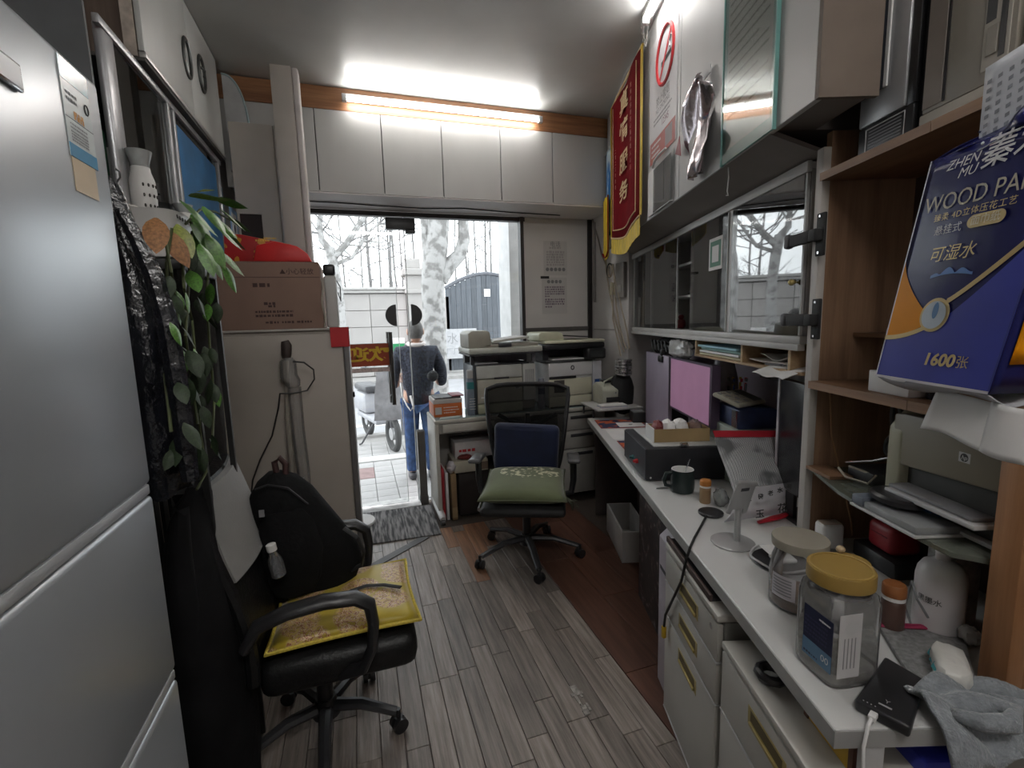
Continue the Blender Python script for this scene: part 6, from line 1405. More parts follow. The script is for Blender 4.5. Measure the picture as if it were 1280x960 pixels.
MB().cyl((.014,0,.007),(.014,0,.15),.010,seg=16).obj('pole', SIL, ps)
T = Matrix.Translation((.012, .0, .155)) @ Matrix.Rotation(math.radians(60), 4, 'Z') @ Matrix.Rotation(-.28, 4, 'X')
T = Matrix.Translation((.006, -.010, .112)) @ Matrix.Rotation(.22, 4, 'Z') @ Matrix.Rotation(.30, 4, 'X')
MB().prism([(-.042,0),(-.026,-.006),(-.022,.012),(.018,.012),(.022,-.012),(.036,-.006),(.040,.10),(-.028,.118)], -.003, .003, 'xz', bev=.0015, T=T).obj('plate', SIL, ps)
MB().box(-.012,.018,-.0045,-.0032,.084,.096,bev=.0005,seg=1,T=T).obj('slot', C_DARK, ps, smooth=0); MB().cyl(T@Vector((-.03,.004,.116)), T@Vector((.044,.004,.104)), .008, seg=12).obj('hinge', SIL, ps)
# mesh mailer with red zip edge
ml = thingR('mesh_pouch', 'grey mesh zip pouch with red edge leaning behind the phone stand', 'pouch', 1.72, .90, ZC)
MESHP = bpy.data.materials.new('pouch_mesh'); nt, bs = nodes(MESHP); tc = nt.nodes.new('ShaderNodeTexCoord'); ck = nt.nodes.new('ShaderNodeTexChecker'); ck.inputs['Scale'].default_value = 260; ck.inputs[1].default_value = (.55,.56,.57,1); ck.inputs[2].default_value = (.20,.21,.22,1)
nn_ = nt.nodes.new('ShaderNodeTexNoise'); nn_.inputs['Scale'].default_value = 9; mxx = nt.nodes.new('ShaderNodeMix'); mxx.data_type = 'RGBA'; rr_ = nt.nodes.new('ShaderNodeValToRGB'); rr_.color_ramp.elements[0].position = .50; rr_.color_ramp.elements[1].position = .60
nt.links.new(tc.outputs['Object'], ck.inputs[0]); nt.links.new(tc.outputs['Object'], nn_.inputs[0]); nt.links.new(nn_.outputs[0], rr_.inputs[0]); nt.links.new(rr_.outputs[0], mxx.inputs[0]); nt.links.new(ck.outputs[0], mxx.inputs[6]); mxx.inputs[7].default_value = (.12,.125,.13,1); nt.links.new(mxx.outputs[2], bs.inputs['Base Color']); bs.inputs['Roughness'].default_value = .45
def C3(px_, py_, s_): # point of the plane s = s_ at a photo pixel, local to the pouch
    d = ray(px_, py_); p = EYEP + d*(s_/d.dot(SV)); return Vector((p.dot(NV)-.90, s_-1.72, p.z-ZC))
a, b_, c_, d_ = C3(893,546,1.86), C3(978,546,1.86), C3(991,602,1.70), C3(916,612,1.70)
def lerp2(u, v): 
    p = (a*(1-u)+b_*u)*(1-v)+(d_*(1-u)+c_*u)*v; return p + Vector((0, -.012*math.sin(PI*u)*math.sin(PI*v)+.004*math.sin(8*u+5*v), 0))
MB().sheet(lerp2, 14, 10, .003).obj('mesh_flap', MESHP, ml)
e0_, e1_ = C3(890,538,1.865), C3(976,538,1.865)
MB().sheet(lambda u, v: tuple((e0_*(1-u)+e1_*u)*(1-v)+(a*(1-u)+b_*u)*v + Vector((0,-.003,0))), 8, 2, .005).obj('red_zip', M('zip_red', (.46,.015,.03), .45), ml)
def lower(u, v):
    p = (d_*(1-u)+c_*u) + Vector((0,-.004,0)); q_ = C3(905+u*82, 660-u*8, 1.62+.06*u); q_.z = max(q_.z, .004)
    w = p*(1-v)+q_*v; return w + Vector((0, -.035*math.sin(PI*v)*(.6+.4*math.sin(3*u+1)), .008*math.sin(9*u)*math.sin(PI*v)))
MB().sheet(lower, 16, 12, .003).obj('printed_bag', M('bag_film_white', (.58,.57,.60), .28, var=.12, scale=14, bump=.35, bscale=18), ml)
f0, f1 = C3(948,655,1.60), C3(985,645,1.66)
MB().tube([f0+Vector((0,0,.006)), (f0+f1)/2+Vector((0,-.01,.012)), f1+Vector((0,0,.006))], [.008,.014,.012], 8, flat=.6).obj('red_bottom', MATS['zip_red'], ml)
xd = (c_-d_).normalized(); 
for ch, px_, py_, sz in (('天',936,624,.020),('微',951,621,.020),('老',963,617,.020),('水',975,613,.020),('号',987,609,.020),('玉',950,643,.032),('花',978,636,.036)):
    p = C3(px_, py_, 1.598 if sz < .03 else 1.572); text(ch, sz, C_INK, ml, p, xd, Vector((0,.1,1)), off=.0006)
# coiled cable dish
dsh = thingR('cable_dish', 'white cable coiled around a white adapter on a black pad near the cream post', 'cable', 1.34, .80, ZC)
MB().lathe([(.075,0),(.08,.003),(.078,.006)], seg=28, sx=1.0, sy=1.0).obj('black_pad', C_BLACK, dsh); MB().tube([(.082*math.cos(t/26*2*PI),.082*math.sin(t/26*2*PI),.012+.004*math.sin(t)) for t in range(26)], .0035, 6, closed=True).obj('cable_loop', C_LGREY, dsh)
MB().box(-.03,.035,-.03,.02,.007,.022,bev=.007,seg=3).obj('adapter', C_PAPER, dsh); MB().box(-.035,.05,.0,.06,.0235,.027,bev=.001,seg=1).obj('white_packet', C_PAPER, dsh)
wbx = thingR('white_block', 'small white plastic container against the wooden side panel', 'container', 1.425, 1.0, ZC); MB().box(-.035,.035,-.025,.022,0,.083,bev=.010,seg=3).obj('container', C_PAPER, wbx); MB().box(-.030,.030,-.02,.017,.0832,.0855,bev=.001,seg=1).obj('top_rim', M('rim_tan', (.42,.34,.27), .6), wbx)
# the two big jars
JG = GLASS('jar_clear', (1.0,1.0,1.0), 1.2, haze=.15, rough=.03, hazecol=(.9,.88,.9), ior=1.5)
j1 = thingR('glass_jar', 'round glass jar with grey-beige lid and white label, amber dregs inside', 'jar', 1.135, .725, ZC)
MB().lathe([(.058,0),(.066,.006),(.067,.085),(.062,.125),(.054,.148),(.054,.163)], seg=36).obj('jar_glass', JG, j1)
MB().lathe([(.059,.004),(.0625,.006),(.063,.028),(.001,.030)], seg=32).obj('amber_dregs', M('amber_dregs', (.20,.09,.03), .3), j1)
MB().lathe([(.058,.156),(.064,.158),(.065,.178),(.064,.1805),(.001,.1806)], seg=36).obj('lid', M('lid_taupe', (.27,.245,.20), .4), j1)
def arc_label(par, r, a0, a1, z0, z1, mat, name='label', th=.0006):
    b = MB(); n = 10
    b.sheet(lambda u, v: (r*math.cos(a0+(a1-a0)*u), r*math.sin(a0+(a1-a0)*u), z0+(z1-z0)*v), n, 1); return b.obj(name, mat, par)
la = arc_label(j1, .0685, PI+.05, PI+.95, .036, .095, M('label_lilac', (.50,.47,.50), .5))
b = MB()
for k in range(6):
    z = .045+k*.008
    b.sheet(lambda u, v: (.0692*math.cos(PI+.12+.7*u), .0692*math.sin(PI+.12+.7*u), z+.003*v), 8, 1)
b.obj('printed_lines', C_GINK, j1)['kind'] = 'stuff'
j2 = thingR('square_jar', 'large square clear jar with ochre screw lid and navy label at the near end', 'jar', .905, .665, ZC)
j2.rotation_euler.z = -A18 + .15
def sqr(prof, mat, nm, par, n=5.5, seg=44): return MB().lathe(prof, seg=seg, super_n=n).obj(nm, mat, par, smooth=50)
sqr([(.050,0),(.0565,.006),(.0575,.02),(.0575,.165),(.053,.185)], JG, 'jar_body', j2)
MB().lathe([(.055,.185),(.052,.192),(.055,.198),(.052,.205),(.052,.212)], seg=40).obj('threaded_neck', JG, j2)
MB().lathe([(.058,.200),(.0605,.202),(.0605,.228),(.0595,.2305),(.001,.2306)], seg=44).obj('lid', M('lid_ochre', (.27,.17,.042), .45, var=.04), j2)
MB().tube([(.0545*math.cos(t/40*2*PI),.0545*math.sin(t/40*2*PI),.2315) for t in range(40)], .002, 6, closed=True).obj('lid_rim', M('lid_ochre_top', (.33,.215,.06), .45, var=.04), j2)
lb = MB().box(-.0590,-.0584,-.052,.022,.035,.145).obj('navy_label', M('label_navy', (.012,.018,.06), .4), j2, smooth=0)
MB().box(-.0594,-.0591,-.052,.022,.035,.072).obj('blue_band', M('label_steel', (.10,.20,.32), .4), lb, smooth=0)
marks(lb, (-.0597,0,0), (0,-1,0), (0,0,1), [(-.018,.040,z) for z in (.085,.094,.103,.112,.121)], M('label_violet', (.05,.05,.12), .5), .005, seed=51); marks(lb, (-.0597,0,0), (0,-1,0), (0,0,1), [(.018,.046,.132)], C_PAPER, .005, seed=52, gap=.1)
text('00', .020, C_PAPER, lb, (-.0598,-.036,.055), (0,-1,0), (0,0,1)); marks(lb, (-.0597,0,0), (0,-1,0), (0,0,1), [(-.018,.018,.043)], M('label_navy', (.012,.018,.06), .4), .005, seed=53)
sqr([(.045,.004),(.0525,.008),(.053,.03),(.001,.032)], M('jar_scraps', (.42,.41,.36), .6, var=.3, scale=40), 'scraps', j2)
o = MB().box(-.052,-.002,-.0592,-.0586,.03,.165).obj('pale_label', M('pale_label', (.55,.54,.54), .6), j2, smooth=0)
for k in range(4): MB().box(-.040+k*.008,-.038+k*.008,-.0597,-.0593,.05,.115).obj('grey_bar', C_GREY, o, smooth=0)
MB().cyl((-.026,-.0593,.135),(-.026,-.0597,.135),.014,seg=20).obj('grey_spot', C_LGREY, o)
j3 = thingR('ochre_lid_jar', 'second ochre lidded jar half hidden behind the large square jar', 'jar', 1.03, .775, ZC); MB().lathe([(.036,0),(.038,.004),(.038,.14),(.034,.155)], seg=28).obj('jar_glass', JG, j3); MB().lathe([(.040,.150),(.042,.152),(.042,.172),(.001,.176)], seg=28).obj('lid', MATS['lid_ochre'], j3); MB().blob((-.0,.03,.185),(.010,.010,.009),10,6).obj('tan_knob', M('tan_knob', (.45,.33,.20), .5), j3)
capbottle('brown bottle with orange cap between the square jar and the white bottle', 1.02, .878, .024, .118, M('brown_body', (.09,.05,.04), .3), M('orange_cap_dark', (.28,.10,.03), .5))
wh = thingR('white_bottle', 'tall white plastic bottle with black print on the near end of the counter', 'bottle', 1.02, .985, ZC)
MB().lathe([(.043,0),(.046,.004),(.047,.02),(.047,.130),(.044,.148),(.036,.163),(.022,.172),(.014,.175),(.014,.19)], seg=36).obj('bottle_body', M('bottle_white', (.60,.57,.58), .35, var=.03), wh); MB().cyl((0,0,.1905),(0,0,.214),.015,seg=20).obj('cap', C_PAPER, wh)
for k, ch in enumerate('黑墨水'): 
    a_ = PI+.10+k*.33; text(ch, .017, C_INK, wh, (.0476*math.cos(a_), .0476*math.sin(a_), .085), (-math.sin(a_), math.cos(a_), 0), (0,0,1))
MB().tube([(-.05,-.03,.05),(-.07,-.02,.09),(-.05,.02,.11),(-.052,.03,.04),(-.06,.0,.01)], .0025, 6).obj('wire', C_GREY, wh)
rbx = thingR('red_box', 'dark red plastic box in the shade behind the jars on the counter', 'box', 1.30, 1.10, ZC); MB().box(-.04,.05,-.05,.05,.05,.135,bev=.020,seg=4).obj('box_body', M('box_red', (.28,.008,.015), .45), rbx); MB().box(-.055,.065,-.08,.08,0,.0495,bev=.006).obj('dark_tray', C_BLACK, rbx); MB().box(-.0415,-.0402,-.03,.03,.10,.103).obj('ridge', M('box_red_dark', (.15,.005,.01), .5), rbx, smooth=0)
db = thingR('floral_tin', 'white tin with dark pattern in the shade right of the white bottle', 'tin', 1.06, 1.05, ZC); MB().lathe([(.045,0),(.047,.004),(.047,.17),(.04,.18)], seg=24).obj('tin', M('tin_floral', (.30,.28,.27), .5, var=.75, scale=16), db)
# mesh pouch, packet, towel, power bank
pz = thingR('dark_pouch', 'dark mesh pouch with crimson zip under the white packet', 'pouch', *pR(1160,830), ZC+E0)
_o = pR(1160,830); _c = [pR(1098,788), pR(1205,793), pR(1222,878), pR(1150,872)]; _c = [(n_-_o[1], s_-_o[0]) for s_, n_ in _c]
MB().prism(_c, 0, .012, 'xy', bev=.004).obj('pouch_body', M('pouch_grey', (.20,.20,.20), .6, var=.35, scale=90), pz); MB().tube([(_c[0][0],_c[0][1],.014),((_c[0][0]*.6+_c[1][0]*.4),(_c[0][1]*.6+_c[1][1]*.4)-.004,.016),(_c[1][0],_c[1][1],.014)], .008, 8, flat=.6).obj('crimson_zip', M('crimson', (.22,.01,.05), .5), pz)
tpk = thingR('tissue_packet', 'white tissue packet with teal marks on the dark mesh pouch', 'packet', *pR(1187,838,ZC+.03), ZC+.0155)
T = Matrix.Rotation(-.6, 4, 'Z')
MB().blob((0,0,.024), (.028,.055,.024), 18, 10, jit=.05, sq=4, T=T).obj('packet', M('packet_white', (.58,.57,.54), .35, var=.1, bump=.4, bscale=25), tpk)
for k in range(3): MB().box(-.008,.008,-.0004,.0004,-.007,.007, T=T@Matrix.Translation((-.0265,-.026+.023*k,.030))@Matrix.Rotation(PI/2+.3,4,'Z')@Matrix.Rotation(.4,4,'X')).obj('teal_mark', M('teal_mark', (.05,.32,.36), .5), tpk, smooth=0)
cpk = thingR('clear_wrapper', 'crumpled clear wrapper by the orange wooden post', 'wrapper', *pR(1212,795,ZC+.03), ZC+.013); MB().blob((0,0,.02),(.018,.02,.02),14,9,jit=.15).obj('wrapper_film', PLB, cpk)
tw_ = thingR('grey_towel', 'crumpled grey terry towel at the near right corner of the counter', 'towel', .755, .79, ZC)
TWL = M('terry_grey', (.235,.255,.275), .95, var=.18, scale=60, bump=.6, bscale=160, sheen=.4)
def towel(u, v):
    x = -.055 + .20*u; y = -.055 + .115*v + .012*math.sin(3*u)
    z = .012 + .020*abs(math.sin(7.5*u+2.4*v)) + .016*math.sin(7*v+3*u)**2 + (-.10*max(0, .42-v)*1.6)
    return (x, y, z)
MB().sheet(towel, 34, 26, .007).obj('towel_cloth', TWL, tw_, smooth=180)
b = MB(); b.tube([(-.02,.0,.028),(.01,-.030,.036),(.05,-.036,.040),(.08,-.014,.040),(.05,.012,.040),(.015,.010,.036)], [.010,.015,.016,.016,.013,.009], 10); b.tube([(.07,.02,.036),(.11,-.01,.040),(.12,-.045,.034)], [.011,.016,.012], 10); b.obj('towel_roll', TWL, tw_, smooth=180)['kind'] = 'stuff'
cs_ = [pR(1067,888), pR(1137,925), pR(1155,862), pR(1105,832)]
sm = sum(c[0] for c in cs_)/4; nm_ = sum(c[1] for c in cs_)/4
pw = thingR('power_bank', 'black power bank lying on the near end of the counter', 'power bank', sm, nm_, ZC)
MB().prism([(c[1]-nm_, c[0]-sm) for c in cs_], 0.0, .024, 'xy', bev=.006, seg=3).obj('case', C_BLACK, pw)
c0 = Vector((cs_[0][1]-nm_, cs_[0][0]-sm, .0245)); c1 = Vector((cs_[1][1]-nm_, cs_[1][0]-sm, .0245)); ux = (c1-c0).normalized(); uy = Vector((-ux.y, ux.x, 0))
mid = (c0+c1)/2 + uy*.022
MB().box(-.010,.010,-.002,.002,0,.0004,T=Matrix.Translation(mid)@Matrix.Rotation(math.atan2(ux.y,ux.x),4,'Z')).obj('logo_bar', C_LGREY, pw, smooth=0); text('Y', .014, C_LGREY, pw, mid+uy*.014+Vector((0,0,.0003)), ux, uy)
for k in range(4): MB().cyl(c0+ux*(.012+.006*k)+uy*.008-Vector((0,0,.0002)), c0+ux*(.012+.006*k)+uy*.008+Vector((0,0,.0005)), .0012, seg=6).obj('led', C_LGREY, pw)
us = thingR('usb_cable', 'white cable plugged into the black power bank, hanging over the counter end', 'cable', .757, .62, .55)
p0 = R(cs_[0][0], cs_[0][1], ZC+.012)*.62 + R(cs_[1][0], cs_[1][1], ZC+.012)*.38
def lo(p): return Matrix.Rotation(A18, 4, 'Z') @ (Vector(p)-us.location)
dirv = -(Matrix.Rotation(-A18, 4, 'Z') @ uy)
MB().box(-.006,.006,-.009,.009,-.005,.005,bev=.002,T=Matrix.Translation(lo(p0+dirv*.010+Vector((0,0,.004))))@Matrix.Rotation(math.atan2(ux.y,ux.x),4,'Z')).obj('plug', C_PAPER, us)
MB().tube([lo(p0+dirv*.016+Vector((0,0,.004))), lo(p0+dirv*.035+Vector((0,0,.0))), lo(p0+dirv*.055-Vector((0,0,.03))), lo(p0+dirv*.075+NV*.01-Vector((0,0,.10))), lo(p0+dirv*.085+NV*.03-Vector((0,0,.20)))], .003, 8).obj('cord', C_PAPER, us)
bb = thingR('blue_box', 'small blue and white box under the near end of the counter', 'box', .80, .80, .0); MB().box(-.06,.12,-.03,.10,0,.60,bev=.004).obj('support_box', C_LGREY, bb); MB().box(-.05,.11,-.028,.08,.6005,.66,bev=.004).obj('blue_pack', M('pack_blue', (.02,.03,.30), .4), bb)
# calculator on boxes, pens, third monitor
bxc = thingR('blue_carton', 'dark blue carton with pale base under the calculator', 'box', 2.10, 1.06, ZC); MB().box(-.08,.09,-.10,.12,.25,.335,bev=.004).obj('carton', M('carton_navy', (.02,.035,.10), .5, var=.5, scale=10), bxc); MB().box(-.10,.10,-.12,.14,0,.2495,bev=.006).obj('pale_base', M('pale_green', (.34,.38,.33), .5), bxc); MB().box(-.088,-.0805,-.09,-.05,.255,.33).obj('wire_stand', C_CHROME, bxc, smooth=0)
cal = thingR('calculator', 'beige desktop calculator tilted on top of the blue carton', 'calculator', 2.10, 1.04, ZC+.338)
T = Matrix.Translation((0,.02,.030)) @ Matrix.Rotation(.55, 4, 'Z') @ Matrix.Rotation(.30, 4, 'X') @ Matrix.Rotation(.02, 4, 'Y')
BGE = M('calc_beige', (.42,.41,.33), .45)
MB().box(-.11,.10,-.07,.07,-.010,.010,bev=.009,seg=3,T=T).obj('case', BGE, cal); MB().box(.02,.085,-.055,.055,.0102,.0115,T=T).obj('display', M('lcd', (.10,.11,.10), .3), cal, smooth=0)
for i in range(5):
    for j in range(4): MB().box(-.10+.022*i,-.085+.022*i,-.055+.030*j,-.034+.030*j,.0102,.013,bev=.001,seg=1,T=T).obj('key', C_BEIGED if (i+j)%3 else C_GREY, cal)
pc = thingR('pen_cup', 'pen holder crowded with red, yellow and dark pens behind the calculator', 'holder', 2.275, 1.10, ZC+.18)
MB().box(-.05,.05,-.05,.05,-.18,-.001,bev=.004).obj('block', C_DARK, pc)
MB().lathe([(.045,0),(.048,.004),(.05,.16),(.047,.16),(.045,.01),(.001,.009)], seg=20).obj('cup', C_DARK, pc); rnd = random.Random(6)
for k, mt in enumerate((C_RED, M('pen_yellow',(.55,.35,.02),.4), M('pen_gold',(.40,.25,.03),.4), C_BLACK, C_DARK, M('pen_blue',(.03,.05,.2),.4), C_RED, C_GREY)):
    a = k*2*PI/8; x, y = .026*math.cos(a), .026*math.sin(a); p_ = thingR('pen', ('red pen leaning left in the pen holder','yellow pen in the pen holder','dull gold pen in the pen holder','black pen in the pen holder','dark grey marker in the pen holder','navy pen in the pen holder','second red pen at the far side of the pen holder','light grey pen in the pen holder')[k], 'pen', 2.275+y, 1.10+x, ZC+.191)
    MB().cyl((0,0,0),(x*.6,y*.6,.20+rnd.uniform(0,.03)),.0055,seg=8).obj('barrel', mt, p_); MB().cyl((x*.6,y*.6,.236),(x*.66,y*.66,.25),.0065,seg=8).obj('cap', mt, p_)
m3 = thingR('dark_monitor', 'dark switched-off screen standing by the cream post at the wall', 'monitor', 1.53, .99, ZC)
T = Matrix.Rotation(-.10, 4, 'Z'); MB().box(0,.03,.0,.225,.10,.505,bev=.004,T=T).obj('case', M('black_screen', (.008,.008,.012), .25), m3); MB().box(-.002,.028,.2255,.240,.10,.507,T=T).obj('pale_edge', M('edge_lilac', (.45,.42,.46), .4), m3, smooth=0); MB().box(0,.10,.04,.19,0,.012,bev=.004).box(.012,.024,.09,.14,.012,.10).obj('stand', C_BLACK, m3, smooth=0)
# ================================================================== THINGS ON THE SHELF UNIT
# two computers on the top board (z = 1.909)
ZT = 1.9095
c1_ = thingR('computer_tower', 'silver and black computer tower standing on the top shelf beside the cupboard', 'computer', 1.180, .975, ZT)
SV_ = M('tower_silver', (.36,.365,.375), .32, metal=.3, var=.04)
MB().box(.012, .28, 0, .19, 0, .44, bev=.004).obj('case', C_BLACK, c1_)
MB().box(-.006, .0115, .038, .19, .078, .44, bev=.008).obj('silver_front', SV_, c1_)
MB().box(-.0105, -.0065, .105, .186, .150, .36, bev=.002).obj('dark_window', M('tower_window', (.055,.06,.075), .15), c1_); MB().box(-.0112,-.0066,.092,.104,.150,.36,bev=.001,seg=1).obj('white_strip', C_PAPER, c1_)
MB().box(-.003, .0115, .012, .19, .0, .077, bev=.004).obj('lower_grille', C_BLACK, c1_)
for k in range(6): MB().box(-.0045,-.0031,.045,.150,.018+.008*k,.021+.008*k).obj('grille_slat', C_GREY, c1_, smooth=0)
MB().tube([(-.004,.035,.010),(-.004,.160,.010),(-.004,.160,.068),(-.004,.035,.068)], .0018, 5, closed=True).obj('grille_frame', C_LGREY, c1_)
b = MB()
for k in range(28): b.cyl((.0,.022,.09+.012*k),(.0115,.022,.09+.012*k),.003,seg=6)
b.obj('dotted_edge', C_DARK, c1_)['kind'] = 'stuff'
MB().box(-.001,.0115,.012,.036,.078,.44,bev=.002).obj('black_edge', C_BLACK, c1_)
c2_ = thingR('computer_tower', 'beige old computer tower on the top shelf, right of the silver and black one', 'computer', .965, .975, ZT)
BG2 = M('tower_beige', (.30,.275,.235), .45, var=.04); BG3 = M('tower_beige_light', (.42,.39,.34), .45, var=.04)
MB().box(.010, .28, 0, .20, 0, .44, bev=.004).obj('case', BG2, c2_)
MB().box(-.008, .0095, 0, .203, .0, .034, bev=.004).obj('front_base', BG3, c2_)
MB().box(-.004, .0095, .0, .20, .036, .44, bev=.003).obj('front_panel', BG2, c2_)
MB().box(-.0065, -.0042, .150, .198, .044, .30, bev=.001, seg=1).obj('left_column', M('tower_taupe', (.22,.19,.17), .45), c2_); MB().box(-.0065,-.0042,.150,.198,.305,.43,bev=.001,seg=1).obj('left_column_upper', BG2, c2_)
MB().box(-.0062,-.0042,.143,.148,.044,.43).obj('groove', C_BLACK, c2_, smooth=0)
MB().box(-.0062,-.0042,.010,.064,.060,.270,bev=.001,seg=1).obj('drive_bay', BG3, c2_); MB().box(-.0072,-.0063,.018,.030,.075,.26).obj('drive_slot', C_BLACK, c2_, smooth=0); MB().box(-.0090,-.0073,.032,.054,.085,.140,bev=.001,seg=1).obj('eject_button', BG2, c2_); MB().box(-.0066,-.0063,.040,.060,.150,.20).obj('dark_patch', C_DARK, c2_, smooth=0)
MB().box(-.0062,-.0042,.002,.10,.285,.290).obj('groove', C_BLACK, c2_, smooth=0)
# beige device at the very corner, above the tissue pack
dv = thingR('beige_device', 'cream boxy device at the top right corner on the top shelf', 'device', .79, .975, ZT)
MB().prism([(0,.055),(.06,.02),(.16,.02),(.16,.21),(.10,.24),(0,.20)], .0, .26, 'yz', bev=.008).obj('housing', M('device_cream', (.42,.37,.28), .45), dv); MB().box(-.004,-.0005,.065,.15,.06,.20,bev=.001,seg=1).obj('face', M('device_tan', (.42,.33,.18), .5), dv); MB().box(.0,.25,.03,.15,0,.0195,bev=.002).obj('foot', C_BEIGED, dv); MB().box(-.006,-.0045,.10,.13,.10,.15).obj('inset', BG3, dv, smooth=0)
# hanging tissue pack
NB = .852
def tpP(px_, py_): s_, n_, z_ = FN(px_, py_, NB); return (s_, z_)
pk_ = thingR('tissue_pack', 'large navy and orange hanging pack of tissues at the right edge of the photo', 'tissue pack', .95, NB, 1.35)
def q2(px_, py_): s_, z_ = tpP(px_, py_); return (s_-.95, z_-1.35)
bl, br = q2(1096,470), q2(1237,493); tl, tr0 = q2(1166,202), q2(1290,300)
tr_ = (br[0]+(tl[0]-bl[0])*.92, tl[1]+.005)
top_l = q2(1218,165); 
NAVY = M('pack_navy', (.013,.015,.095), .24, var=.2, scale=6, bump=.15, bscale=9, spec=.3)
DEP = .095
def face_pt(u, v, off=0.0): # u: 0 left .. 1 right, v: 0 bottom .. 1 shoulder
    y = bl[0]*(1-u)*(1-v)+br[0]*u*(1-v)+tl[0]*(1-u)*v+tr_[0]*u*v; z = bl[1]*(1-u)*(1-v)+br[1]*u*(1-v)+tl[1]*(1-u)*v+tr_[1]*u*v
    return Vector((off - .003*math.sin(PI*u)*math.sin(PI*min(1,v*1.0)), y, z))
MB().sheet(lambda u, v: face_pt(u, v), 16, 18, .002).obj('front_film', NAVY, pk_, smooth=180)
def side_pt(u, v, uu): 
    p = face_pt(uu, v); return Vector((p.x + DEP*u, p.y + (0 if uu == 0 else -.0), p.z))
MB().sheet(lambda u, v: side_pt(u, v, 1), 6, 12, .002).obj('right_side_film', NAVY, pk_, smooth=180); MB().sheet(lambda u, v: side_pt(u, v, 0), 6, 12, .002).obj('left_side_film', NAVY, pk_, smooth=180)
MB().sheet(lambda u, v: face_pt(u, v, DEP), 6, 8, .002).obj('back_film', NAVY, pk_, smooth=180)
tw0 = q2(1226,160); tw1 = q2(1300,98)
def gather(u, v):
    a = face_pt(u, 1); y = tw0[0]*(1-u)+tw1[0]*u; z = tw0[1]*(1-u)+tw1[1]*u
    p = Vector((a.x*(1-v)+.035*v, a.y*(1-v)+y*v, a.z*(1-v)+z*v)); p.x += -.012*math.sin(9*u+2)*math.sin(PI*v)+ .004*math.sin(17*u)
    return p
MB().sheet(gather, 22, 8, .002).obj('gathered_top', NAVY, pk_, smooth=180)
MB().sheet(lambda u, v: gather(u, v)+Vector((.05*(1-v)+.004, 0, -.004)), 12, 5, .002).obj('gathered_back', NAVY, pk_, smooth=180)
# printed shapes on the front film, 1 mm proud
def patch(poly, mat, name, off=-.0030, n=1): 
    b = MB(); vs = [b.bm.verts.new(face_pt(u, v, off)) for u, v in poly]; f = b.bm.faces.new(vs); bmesh.ops.triangulate(b.bm, faces=[f]); bmesh.ops.subdivide_edges(b.bm, edges=b.bm.edges, cuts=2)
    # settle every new vertex on the bulged film
    return b.obj(name, mat, pk_, smooth=0)
def band(fa, fb, mat, name, off=-.0032, n=20, u0=0, u1=1):
    return MB().sheet(lambda s_, t: face_pt(u0+(u1-u0)*s_, fa(u0+(u1-u0)*s_)*(1-t)+fb(u0+(u1-u0)*s_)*t, off), n, 4).obj(name, mat, pk_, smooth=180)
ORG = M('pack_orange', (.70,.26,.004), .4, var=.15, scale=5, spec=.2); GOLD = M('pack_gold', (.50,.38,.18), .3, metal=.3); BLU = M('pack_blue', (.010,.018,.19), .3, var=.3, scale=4, spec=.3)
band(lambda u: .012, lambda u: .20+.06*(u/.4)**2 if u < .45 else .30+.30*max(0,(u-.50)/.5)**1.15, BLU, 'blue_wave', -.0026, n=30)
band(lambda u: .215+.06*(u/.38)**2, lambda u: .60-.29*(u/.38)**.6, ORG, 'orange_wave', -.0034, u0=.0, u1=.385)
band(lambda u: .195+.06*(u/.4)**2, lambda u: .217+.06*(u/.4)**2, GOLD, 'gold_line', -.0040, u0=0, u1=.40)
band(lambda u: .36+.24*((u-.5)/.5)**1.15, lambda u: .385+.245*((u-.5)/.5)**1.15, GOLD, 'gold_line', -.0040, u0=.50, u1=1)
MB().sheet(lambda u, v: side_pt(.15+.75*u, .12+.42*v*(1-.5*u), 1)+Vector((0,-.0035,0)), 6, 6, .001).obj('orange_side_patch', ORG, pk_, smooth=180)
MB().sheet(lambda a, t: (lambda th, r_: face_pt(.43+r_*math.cos(th), .315+r_*.60*math.sin(th), -.0045))(2*PI*a, .125*t), 32, 3).obj('gold_ring', GOLD, pk_, smooth=180)
MB().sheet(lambda a, t: (lambda th, r_: face_pt(.43+r_*math.cos(th), .315+r_*.60*math.sin(th), -.0060))(2*PI*a, .102*t), 32, 3).obj('drop_disc', M('drop_white', (.50,.58,.66), .2), pk_, smooth=180)
MB().sheet(lambda a, t: (lambda th, r_: face_pt(.44+r_*.55*math.cos(th), .335+r_*.8*math.sin(th), -.0066))(2*PI*a, .045*t), 20, 2).obj('drop_mark', M('drop_blue', (.10,.22,.42), .2), pk_, smooth=180)
band(lambda u: 0, lambda u: 1, M('pack_seam', (.60,.58,.62), .3), 'white_seam', -.0038, 4, 0, .012)
band(lambda u: 0, lambda u: .012, MATS['pack_seam'], 'white_seam', -.0038, 10, 0, 1)
band(lambda u: 0, lambda u: .97, M('pack_crease', (.06,.07,.26), .2), 'corner_crease', -.0030, 3, .988, 1)
band(lambda u: .478+.012*math.sin(PI*(u-.3)/.34), lambda u: .490+.030*abs(math.sin(25*u))*math.sin(PI*(u-.3)/.34), M('splash_blue', (.05,.16,.45), .3), 'splash', -.004, 24, .30, .64)
XD = (face_pt(1, .5)-face_pt(0, .5)).normalized(); YD_ = Vector((0, -.16, 1)).normalized()
WHT = M('pack_white_ink', (.62,.62,.66), .4)
def tx(body, u, v, sz, mat, **k): return text(body, sz, mat, pk_, face_pt(u, v, -.0052), XD, YD_, **k)
tx('ZHEN', .30, .945, .024, WHT, shear=.3, name='brand_lettering'); tx('MU', .36, .90, .024, WHT, shear=.3); tx('蓁木', .66, .935, .056, WHT, shear=.2, off=.0004)
